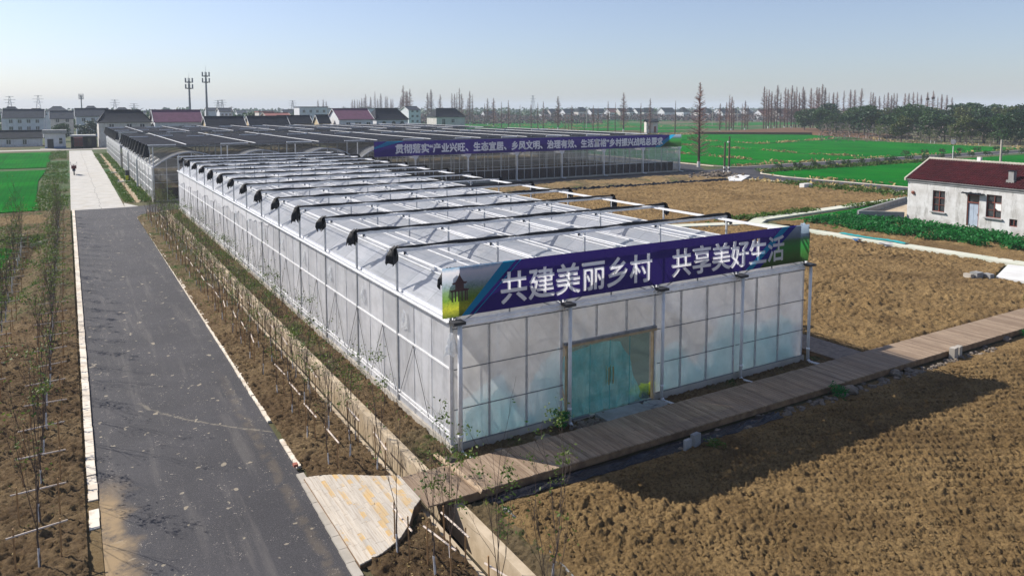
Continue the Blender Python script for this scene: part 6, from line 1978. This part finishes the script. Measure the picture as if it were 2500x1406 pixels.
# white hut with flat blue-framed door, shed and truck at the lane's end
t = thing('hut', 'small white hut with flat grey roof at the end of the concrete lane', 'hut', (-2.4, 216, 0))
MB().box(-4.6, -.2, 216, 220, -.05, 3.7).build('wall', 'plaster', t)
MB().box(-4.65, -.15, 215.95, 220.05, 0, .45).build('plinth', 'blue_paint', t)
MB().box(-5.1, .1, 215.3, 220.6, 3.7, 4.6).build('roof', 'concrete_grey', t)
MB().box(-4.1, -2.8, 215.9, 215.99, 0, 2.4).build('door', 'dark', t)
p = MB().box(-1.6, -.9, 215.9, 215.99, 1.2, 2.6).build('window', 'glass_dark', t)
MB().box(-1.7, -1.6, 215.86, 215.99, 1.1, 2.7).box(-.9, -.8, 215.86, 215.99, 1.1, 2.7).box(-1.7, -.8, 215.84, 215.9, 1.85, 1.92).build('window_frame', 'paint_white', p)
MB().box(-5.6, .9, 213, 215.9, -.05, .12).build('step', 'concrete', t)
t = thing('shed', 'low dark open shed with pale roof edge, right of the white hut', 'shed', (3.8, 217, 0))
MB().box(.9, 6.6, 219.5, 220, 0, 2.9).box(.9, 1.1, 217, 219.5, 0, 2.9).box(6.4, 6.6, 217, 219.5, 0, 2.9).build('wall', 'dark', t)
MB().box(.7, 6.4, 216.4, 220.2, 2.9, 3.25).build('roof', 'slab_white', t)
MB().box(4.6, 5.5, 219.4, 219.48, 1.1, 2.2).build('window', 'glass_dark', t)
t = thing('truck', 'dark red box truck seen from behind at the end of the concrete lane', 'truck', (2.5, 213.4, 0))
MB().box(1.5, 3.5, 213.4, 217.2, .55, 2.75).build('cargo_box', 'truck_red', t)
MB().box(2.46, 2.54, 213.33, 213.39, .7, 2.65).box(1.5, 1.58, 213.34, 213.39, .55, 2.75).box(3.42, 3.5, 213.34, 213.39, .55, 2.75).box(1.5, 3.5, 213.34, 213.39, 1.6, 1.66).build('rear_door_frame', 'dark_strip', t)
MB().box(1.6, 3.4, 217.3, 218.8, .5, 2.0).build('cab', 'truck_red', t)
for x in (1.75, 3.25):
    for y in (214.4, 218):
        MB().tube((x - .14, y, .36), (x + .14, y, .36), .36, n=14).build('wheel', 'dark_strip', t)
for x in (1.65, 3.35): MB().box(x - .1, x + .1, 213.3, 213.38, .58, .72).build('tail_light', 'brick', t)
house(8.0, 15.5, 240, 7, 3.2, 4.6, 'tile_grey', 'plaster_warm', 'grey-roofed low building behind the truck shed')
struct(MB().prism([(-40, 206.5), (9.5, 206.5), (9.5, 213), (-40, 211.5)], -.01, .03).build('cross_lane', 'concrete'))
t = thing('hut', 'small white two-window hut with dark gable roof above the end of the long banner', 'hut', (204, 229, 0), rz=math.radians(-31))
MB().box(-3.3, 1.2, -2, 3.5, 0, 4.4).build('wall', 'plaster_warm', t, off=(0, 0, 0))
mb = MB().box(-3.6, 1.5, -2.4, -2.0, 4.4, 4.6)
mb.add([(-3.7, -2.5, 4.3), (1.6, -2.5, 4.3), (1.6, .75, 5.5), (-3.7, .75, 5.5), (-3.7, 4.0, 4.3), (1.6, 4.0, 4.3)], [(0, 1, 2, 3), (3, 2, 5, 4)])
mb.add([(1.2, -2, 4.4), (1.2, 3.5, 4.4), (1.2, .75, 5.4), (-3.3, -2, 4.4), (-3.3, 3.5, 4.4), (-3.3, .75, 5.4)], [(0, 1, 2), (3, 5, 4)])
mb.build('roof', 'tile_dark', t, off=(0, 0, 0))
MB().box(-2.7, -1.9, -2.06, -2.01, 1.6, 3.0).build('window', 'glass_dark', t, off=(0, 0, 0))
MB().box(-.4, .5, -2.06, -2.01, .2, 2.7).build('door', 'frame_red', t, off=(0, 0, 0))

# ------------------------------------------------------------------ old white house at the right
P0 = Vector((62.75, 37.6)); P1 = Vector((61.55, 27.0))
ang = math.atan2(P1.x - P0.x, -(P1.y - P0.y))   # tilt of the front wall
OH = thing('farmhouse', 'old whitewashed farmhouse with maroon tiled roof, blue-grey door and stained walls', 'house', (P0.x, P0.y, 0))
OH.rotation_euler = (0, 0, math.atan2(P1.y - P0.y, P1.x - P0.x))
Z0 = (0, 0, 0)
LH, DH, EZ, RZ = 22.0, 5.6, 3.85, 5.5     # local x runs along the front wall, local y into the house
ops = [(2.35, 3.45, 1.35, 3.12), (5.35, 6.35, .55, 3.12), (6.9, 8.1, 1.45, 3.25), (8.75, 9.35, .98, 1.55), (12.5, 13.6, 1.4, 3.1)]
mb = MB()
xs = sorted({0, LH} | {o[0] for o in ops} | {o[1] for o in ops})
for i in range(len(xs) - 1):
    a, b = xs[i], xs[i + 1]; o = [q for q in ops if q[0] <= a and q[1] >= b]
    if o: mb.box(a, b, 0, .24, -.1, o[0][2]); mb.box(a, b, 0, .24, o[0][3], EZ)
    else: mb.box(a, b, 0, .24, -.1, EZ)
mb.box(0, .24, .241, DH, -.1, EZ); mb.box(LH - .24, LH, .241, DH, -.1, EZ); mb.box(.241, LH - .241, DH - .24, DH, -.1, EZ)
mb.add([(0, 0, EZ), (0, DH, EZ), (0, DH / 2, RZ - .1), (.24, 0, EZ), (.24, DH, EZ), (.24, DH / 2, RZ - .1)], [(0, 2, 1), (3, 4, 5), (0, 3, 5, 2), (1, 2, 5, 4)])
mb.build('wall', 'plaster_old', OH, off=Z0)
MB().box(.3, LH - .3, .3, DH - .3, -.05, .5).build('floor', 'dark', OH, off=Z0)
mb = MB().box(-.06, LH, -.08, -.002, EZ - .22, EZ - .02); mb.box(-.06, LH, -.2, .24, EZ - .018, EZ + .03)
mb.build('eaves_band', 'concrete_grey', OH, off=Z0)
# tiled roof: rolled profile along the ridge, stepped courses down the slope
def tiled(name, x0, x1, mat, parent):
    vs = []; fs = []; nx = int((x1 - x0) / .055); courses = 11
    sl = (RZ - (EZ - .02)) / (DH / 2 + .22)
    rows = []
    for c in range(courses):
        for e, lift in ((0, .055), (1, .0)):
            t = (c + e) / courses
            y = -.22 + (DH / 2 + .22) * t; z = EZ + .03 + sl * (y + .22)
            rows.append((y, z + lift))
    for (y, z) in rows:
        for i in range(nx + 1):
            x = x0 + (x1 - x0) * i / nx
            vs.append((x, y, z + .028 * math.cos(2 * PI * x / .22)))
    for j in range(len(rows) - 1):
        for i in range(nx):
            a = j * (nx + 1) + i; fs.append((a, a + 1, a + nx + 2, a + nx + 1))
    b = len(vs); y1 = DH + .22
    vs += [(x0, DH / 2, RZ), (x1, DH / 2, RZ), (x1, y1, EZ), (x0, y1, EZ)]
    fs.append((b, b + 1, b + 2, b + 3))
    return MB().add(vs, fs).build(name, mat, parent, off=Z0)
rf = tiled('roof', -.12, 9.85, 'tile_red', OH)
rf2 = tiled('roof', 10.25, LH + .1, 'tile_red', OH)
mb = MB()
for s in (9.9, 10.1, 10.22):
    n = 14
    for i in range(n):
        t0, t1 = i / n, (i + .92) / n
        y0 = -.26 + (DH / 2 + .26) * t0; y1 = -.26 + (DH / 2 + .26) * t1
        z0 = EZ + .12 + (RZ - EZ) * t0; z1 = EZ + .07 + (RZ - EZ) * t1
        mb.tube((s, y0, z0), (s, y1, z1), .075, .06, 6)
mb.build('roof_seam', 'tile_dark', rf)
mb = MB()
x = -.15
while x < LH: mb.tube((x, DH / 2, RZ + .08), (x + .31, DH / 2, RZ + .07), .13, .11, 8); x += .33
mb.build('ridge', 'concrete', rf)
mb = MB()
for i in range(12):
    t0, t1 = i / 12, (i + 1) / 12; y0 = -.25 + (DH / 2 + .25) * t0; y1 = -.25 + (DH / 2 + .25) * t1
    mb.add([(-.22, y0, EZ + (RZ - EZ) * t0 - .1), (-.06, y0, EZ + (RZ - EZ) * t0 - .1), (-.06, y1, EZ + (RZ - EZ) * t1 - .1), (-.22, y1, EZ + (RZ - EZ) * t1 - .1),
            (-.22, y0, EZ + (RZ - EZ) * t0 + .13), (-.06, y0, EZ + (RZ - EZ) * t0 + .13), (-.06, y1, EZ + (RZ - EZ) * t1 + .13), (-.22, y1, EZ + (RZ - EZ) * t1 + .13)],
           [(0, 3, 2, 1), (4, 5, 6, 7), (0, 1, 5, 4), (1, 2, 6, 5), (2, 3, 7, 6), (3, 0, 4, 7)])
mb.build('verge', 'concrete', rf)
ch = MB().box(8.15, 8.55, .55, .9, EZ + .3, 5.15).box(8.05, 8.65, .45, 1.0, EZ + .28, EZ + .62).build('chimney', 'concrete_grey', rf)
MB().box(8.1, 8.6, .5, .95, 5.151, 5.2).build('chimney_cap', 'tile_dark', ch)
MB().box(4.2, 4.5, DH / 2 - .12, DH / 2 + .12, RZ + .1, RZ + .45).build('ridge_block', 'paint_white', rf)
def win(o, bars, name='window', cloth=False):
    x0, x1, z0, z1 = o
    p = MB().box(x0, x1, .16, .18, z0, z1).build(name, 'glass_dark', OH, off=Z0)
    mb = MB(); w = .05
    mb.box(x0, x0 + w, .06, .155, z0, z1).box(x1 - w, x1, .06, .155, z0, z1).box(x0 + w, x1 - w, .06, .155, z0, z0 + w).box(x0 + w, x1 - w, .06, .155, z1 - w, z1)
    for b in range(1, bars): x = x0 + (x1 - x0) * b / bars; mb.box(x - .025, x + .025, .08, .15, z0 + w, z1 - w)
    zz = z0 + (z1 - z0) * .66
    if z1 - z0 > 1: mb.box(x0 + w, x1 - w, .085, .153, zz - .03, zz + .03); mb.box(x0 + w, x1 - w, .09, .152, z0 + (z1 - z0) * .33 - .012, z0 + (z1 - z0) * .33 + .012)
    mb.build('window_frame', 'frame_red', p, off=Z0)
    if z1 - z0 > 1: MB().box(x0 - .12, x1 + .16, -.16, .05, z0 - .09, z0 - .012).build('sill', 'concrete_grey', p, off=Z0)
    if cloth: MB().add([(x0 + .55, .12, z0 + 1.15), (x1 - .1, .12, z0 + 1.2), (x1 - .08, .11, z0 + .55), (x0 + .85, .12, z0 + .62), (x0 + .62, .12, z0 + .8)], [(0, 1, 2, 3, 4)]).build('white_cloth', 'paint_white', p, off=Z0)
win(ops[0], 2); win(ops[2], 2, cloth=True); win(ops[3], 2); win(ops[4], 2)
dp = MB().box(5.42, 5.84, .12, .16, .58, 2.42).box(5.86, 6.28, .12, .16, .58, 2.42).build('door', 'door_blue', OH, off=Z0)
mb = MB().box(5.35, 5.42, .03, .2, .55, 3.1).box(6.28, 6.35, .03, .2, .55, 3.1).box(5.42, 6.28, .03, .2, 2.42, 2.5).box(5.42, 6.28, .03, .2, 3.03, 3.1)
mb.build('door_frame', 'frame_red', dp, off=Z0)
MB().box(6.15, 6.2, .08, .12, 1.45, 1.6).build('door_handle', 'steel', dp, off=Z0)
MB().box(5.42, 6.28, .15, .17, 2.501, 3.03).build('transom_window', 'glass_dark', OH, off=Z0)
rr = random.Random(2); mb = MB().box(5.1, 6.75, -.45, -.001, 3.17, 3.24)
for k in range(16): mb.blob((rr.uniform(5.1, 6.75), rr.uniform(-.42, -.1), 3.25), rr.uniform(.05, .1), rr, 6, 4)
mb.build('canopy', 'tile_dark', OH, off=Z0)
MB().box(5.2, 6.6, -.35, -.001, -.05, .5).build('doorstep', 'concrete', OH, off=Z0)
rr = random.Random(3); MB().blob((.55, -.04, 2.72), .16, rr, 9, 5, 1).build('wall_patch', 'brick', OH, off=Z0)
# walled yard beside the house
t = thing('yard_wall', 'low stained concrete parapet round the yard left of the farmhouse', 'wall', (60.0, 40.3, 0))
mb = MB(); line(mb, [(62.6, 37.75), (60.0, 40.35)], .22, -.1, .95); line(mb, [(60.1, 40.45), (73.5, 44.2)], .22, -.1, .95)
mb.build('parapet', 'concrete_grey', t)
struct(MB().prism([(62.8, 37.8), (60.3, 40.3), (73, 43.9), (74, 40)], -.05, .45).build('yard_floor', 'concrete_warm'))

# ================================================================== POLES, MASTS, PYLONS, SMALL THINGS
def upole(x, y, h, label, mat='bark', bands=True):
    t = thing('utility_pole', label, 'pole', (x, y, 0))
    MB().tube((x, y, 0), (x, y, h), .17, .11, 9).build('shaft', mat, t)
    if bands:
        MB().tube((x, y, .25), (x, y, .55), .178, .177, 9).tube((x, y, .85), (x, y, 1.15), .176, .175, 9).build('white_band', 'paint_white', t)
    return t
upole(85.8, 80.3, 4.85, 'dark wooden pole with white bands by the road fork, the shorter left one')
p = upole(86.55, 80.1, 5.7, 'dark wooden pole with white bands by the road fork, the taller right one')
MB().tube((86.4, 80.0, 4.9), (86.15, 79.95, 4.9), .05, n=6).box(86.0, 86.15, 79.85, 80.05, 4.8, 5.0).build('lamp', 'paint_white', p)
upole(96.5, 46.5, 6.2, 'grey concrete pole rising behind the maroon roof', 'concrete', False)
t = thing('traffic_mirror', 'round white-backed mirror on a post behind the maroon roof ridge', 'mirror', (92.5, 50, 0))
MB().tube((92.5, 50, 0), (92.5, 50, 5.4), .05, n=8).build('post', 'paint_white', t)
MB().tube((92.45, 50, 5.9), (92.62, 50.02, 5.9), .3, n=20).build('mirror', 'steel_dark', t)
def mast(x, y, top, p1, p2, label):
    t = thing('phone_mast', label, 'mast', (x, y, 0))
    MB().tube((x, y, 0), (x, y, p1 + .4), .62, .3, 10).tube((x, y, p1 + .4), (x, y, top), .06, .03, 5).build('shaft', 'steel_dark', t)
    for z in (p1, p2):
        mb = MB().tube((x, y, z - .35), (x, y, z + .1), .9, 1.1, 10)
        for a in range(0, 360, 60):
            q = math.radians(a + 12); px, py = x + 1.5 * math.cos(q), y + 1.5 * math.sin(q)
            mb.tube((x, y, z), (px, py, z), .06, n=4)
            mb.box(px - .14, px + .14, py - .1, py + .1, z - .3, z + 1.6)
        mb.build('antenna_ring', 'steel_dark', t)
mast(43.9, 330, 24.2, 20.6, 18.1, 'tall grey phone mast with two antenna rings, the shorter left one')
mast(50.4, 330, 27.4, 23.2, 20.7, 'tall grey phone mast with two antenna rings, the taller right one')
mast(10.3, 620, 21.2, 18.6, 16.6, 'distant phone mast above the second three-storey house')
def pylon(x, y, h, label):
    t = thing('pylon', label, 'pylon', (x, y, 0)); mb = MB(); w = h * .14
    for sx in (-1, 1):
        for sy in (-1, 1): mb.tube((x + sx * w, y + sy * w, 0), (x + sx * .3, y + sy * .3, h), .22, .14, 4)
    N = 7
    for i in range(N):
        z0, z1 = h * i / N, h * (i + 1) / N; a = w * (1 - i / N) + .3; b = w * (1 - (i + 1) / N) + .3
        for sy in (-1, 1):
            mb.tube((x - a, y + sy * a, z0), (x + b, y + sy * b, z1), .1, n=3); mb.tube((x + a, y + sy * a, z0), (x - b, y + sy * b, z1), .1, n=3)
    mb.build('lattice', 'steel_dark', t)
    mb = MB()
    for z, L in ((h * .97, 3.2), (h * .84, 4.4), (h * .71, 3.6)): mb.box(x - L, x + L, y - .15, y + .15, z - .15, z + .15)
    mb.build('crossarm', 'steel_dark', t)
for n, (x, h) in enumerate([(-47.2, 22), (-23.0, 23), (14.8 + 31, 19), (149.4, 19), (153.9, 19.5), (233.4, 19), (573.6, 28), (64, 15)]):
    pylon(x * .9, 810, 10 + (h - 10) * .9, 'hazy lattice pylon on the horizon, %s' % ['leftmost of all', 'second from the left', 'above the big dark hipped roof', 'right of the masts, left one of a pair', 'right of the masts, right one of a pair', 'above the pink roofs', 'above the green fields right of centre', 'small one left of the masts'][n])
fp = []
PL = [(60, 330), (92, 300), (97, 295), (110, 310), (225, 540), (300, 560), (350, 565), (395, 560), (430, 545), (450, 470), (223, 300), (306, 296), (330, 300), (520, 430)]
for n, (x, y) in enumerate(PL):
    lb = 'thin far utility pole with crossarm, %s from the left on the horizon' % ordi(n + 1)
    if n == 0:
        q0 = thing('line_pole', lb, 'pole', (x, y, 0), 'far utility poles')
        MB().tube((x, y, 0), (x, y, 10.8), .16, .1, 6).build('shaft', 'concrete', q0)
        MB().box(x - .9, x + .9, y - .06, y + .06, 10.2, 10.35).build('crossarm', 'steel_dark', q0)
    else: copy_tree(q0, (x, y, 0), 0, lb, None, 'far utility poles')
# parked three-wheeled cart on the lane
t = thing('motorbike', 'dark motorbike parked at the left edge of the concrete lane', 'motorbike', (.75, 129.5, .03))
mb = MB()
for y in (128.9, 130.2):
    for k in range(14):
        a, b = 2 * PI * k / 14, 2 * PI * (k + 1) / 14
        mb.tube((.75, y + .3 * math.cos(a), .35 + .3 * math.sin(a)), (.75, y + .3 * math.cos(b), .35 + .3 * math.sin(b)), .06, n=5)
    mb.tube((.72, y, .35), (.78, y, .35), .07, n=6)
mb.build('wheel', 'dark_strip', t)
MB().add([(.6, 129.2, .45), (.9, 129.2, .45), (.92, 130.0, .5), (.58, 130.0, .5), (.64, 129.3, .8), (.86, 129.3, .8), (.86, 130.0, .9), (.64, 130.0, .9)], [(0, 3, 2, 1), (4, 5, 6, 7), (0, 1, 5, 4), (1, 2, 6, 5), (2, 3, 7, 6), (3, 0, 4, 7)]).build('body', simple('bike_blue', (.03, .05, .12), (.02, .03, .07), 5, .4), t)
MB().blob((.75, 129.25, .88), .17, random.Random(1), 8, 5, .5).build('seat', 'black_cloth', t)
mb = MB().tube((.75, 130.15, .4), (.75, 129.95, 1.15), .03, n=5).tube((.4, 129.9, 1.15), (1.1, 129.9, 1.15), .025, n=5).tube((.45, 129.9, 1.15), (.45, 129.95, 1.35), .015, n=4).blob((.45, 129.95, 1.38), .07, random.Random(2), 6, 4).blob((1.05, 129.95, 1.36), .07, random.Random(3), 6, 4)
mb.build('handlebar', 'steel_dark', t)
MB().box(.5, 1.0, 128.6, 129.0, .75, 1.1).build('top_box', 'truck_red', t)
t.scale = (1.35, 1.35, 1.35)
# litter
def scrap(x, y, z, s, seed, mat, label):
    r = random.Random(seed)
    vs = [(x + r.uniform(-s, s), y + r.uniform(-s, s), z + r.uniform(0, s * .7)) for _ in range(9)]
    return tag(MB().add(vs, [(0, 1, 2), (2, 3, 4), (4, 5, 0), (6, 7, 8), (1, 4, 7), (0, 3, 6)]).build('litter', mat), label, 'litter')
scrap(50.2, 31.5, .15, .45, 1, 'paint_white', 'white plastic scraps on the soil below the vegetable bed')
scrap(50.0, 33.5, .15, .5, 2, 'blue_paint', 'dark blue cloth scrap on the soil near the pale path')
scrap(48.3, 39.6, .2, .6, 3, 'paint_white', 'crumpled white bag behind the right end of the near banner')
scrap(49.3, 39.2, .2, .45, 4, 'teal_net', 'teal scrap behind the right end of the near banner')
scrap(9.05, 18.35, .02, .1, 5, 'blue_paint', 'small blue scrap at the foot of the corner pipe')
scrap(-.55, 26.8, .12, .1, 6, 'paint_white', 'small white bag among the saplings left of the road')
scrap(5.9, 114.5, .08, .35, 7, 'blue_paint', 'blue sheet on the grass by the concrete lane')

# ================================================================== HAZE
hz = MB().box(-4600, 4600, -700, 4600, -2.2, 45).build('haze', 'paint_white')
hz['kind'] = 'stuff'; hz['label'] = 'pale blue haze lying over the distant fields and village'; hz['category'] = 'haze'
hm = bpy.data.materials.new('haze'); hm.use_nodes = True
ht = hm.node_tree; ht.nodes.clear()
ho = ht.nodes.new('ShaderNodeOutputMaterial'); hv = ht.nodes.new('ShaderNodeVolumePrincipled')
hv.inputs['Color'].default_value = (.80, .88, 1.0, 1)
hv.inputs['Density'].default_value = .0003
hv.inputs['Anisotropy'].default_value = 0.0
ht.links.new(hv.outputs[0], ho.inputs['Volume'])
hz.data.materials.clear(); hz.data.materials.append(hm)
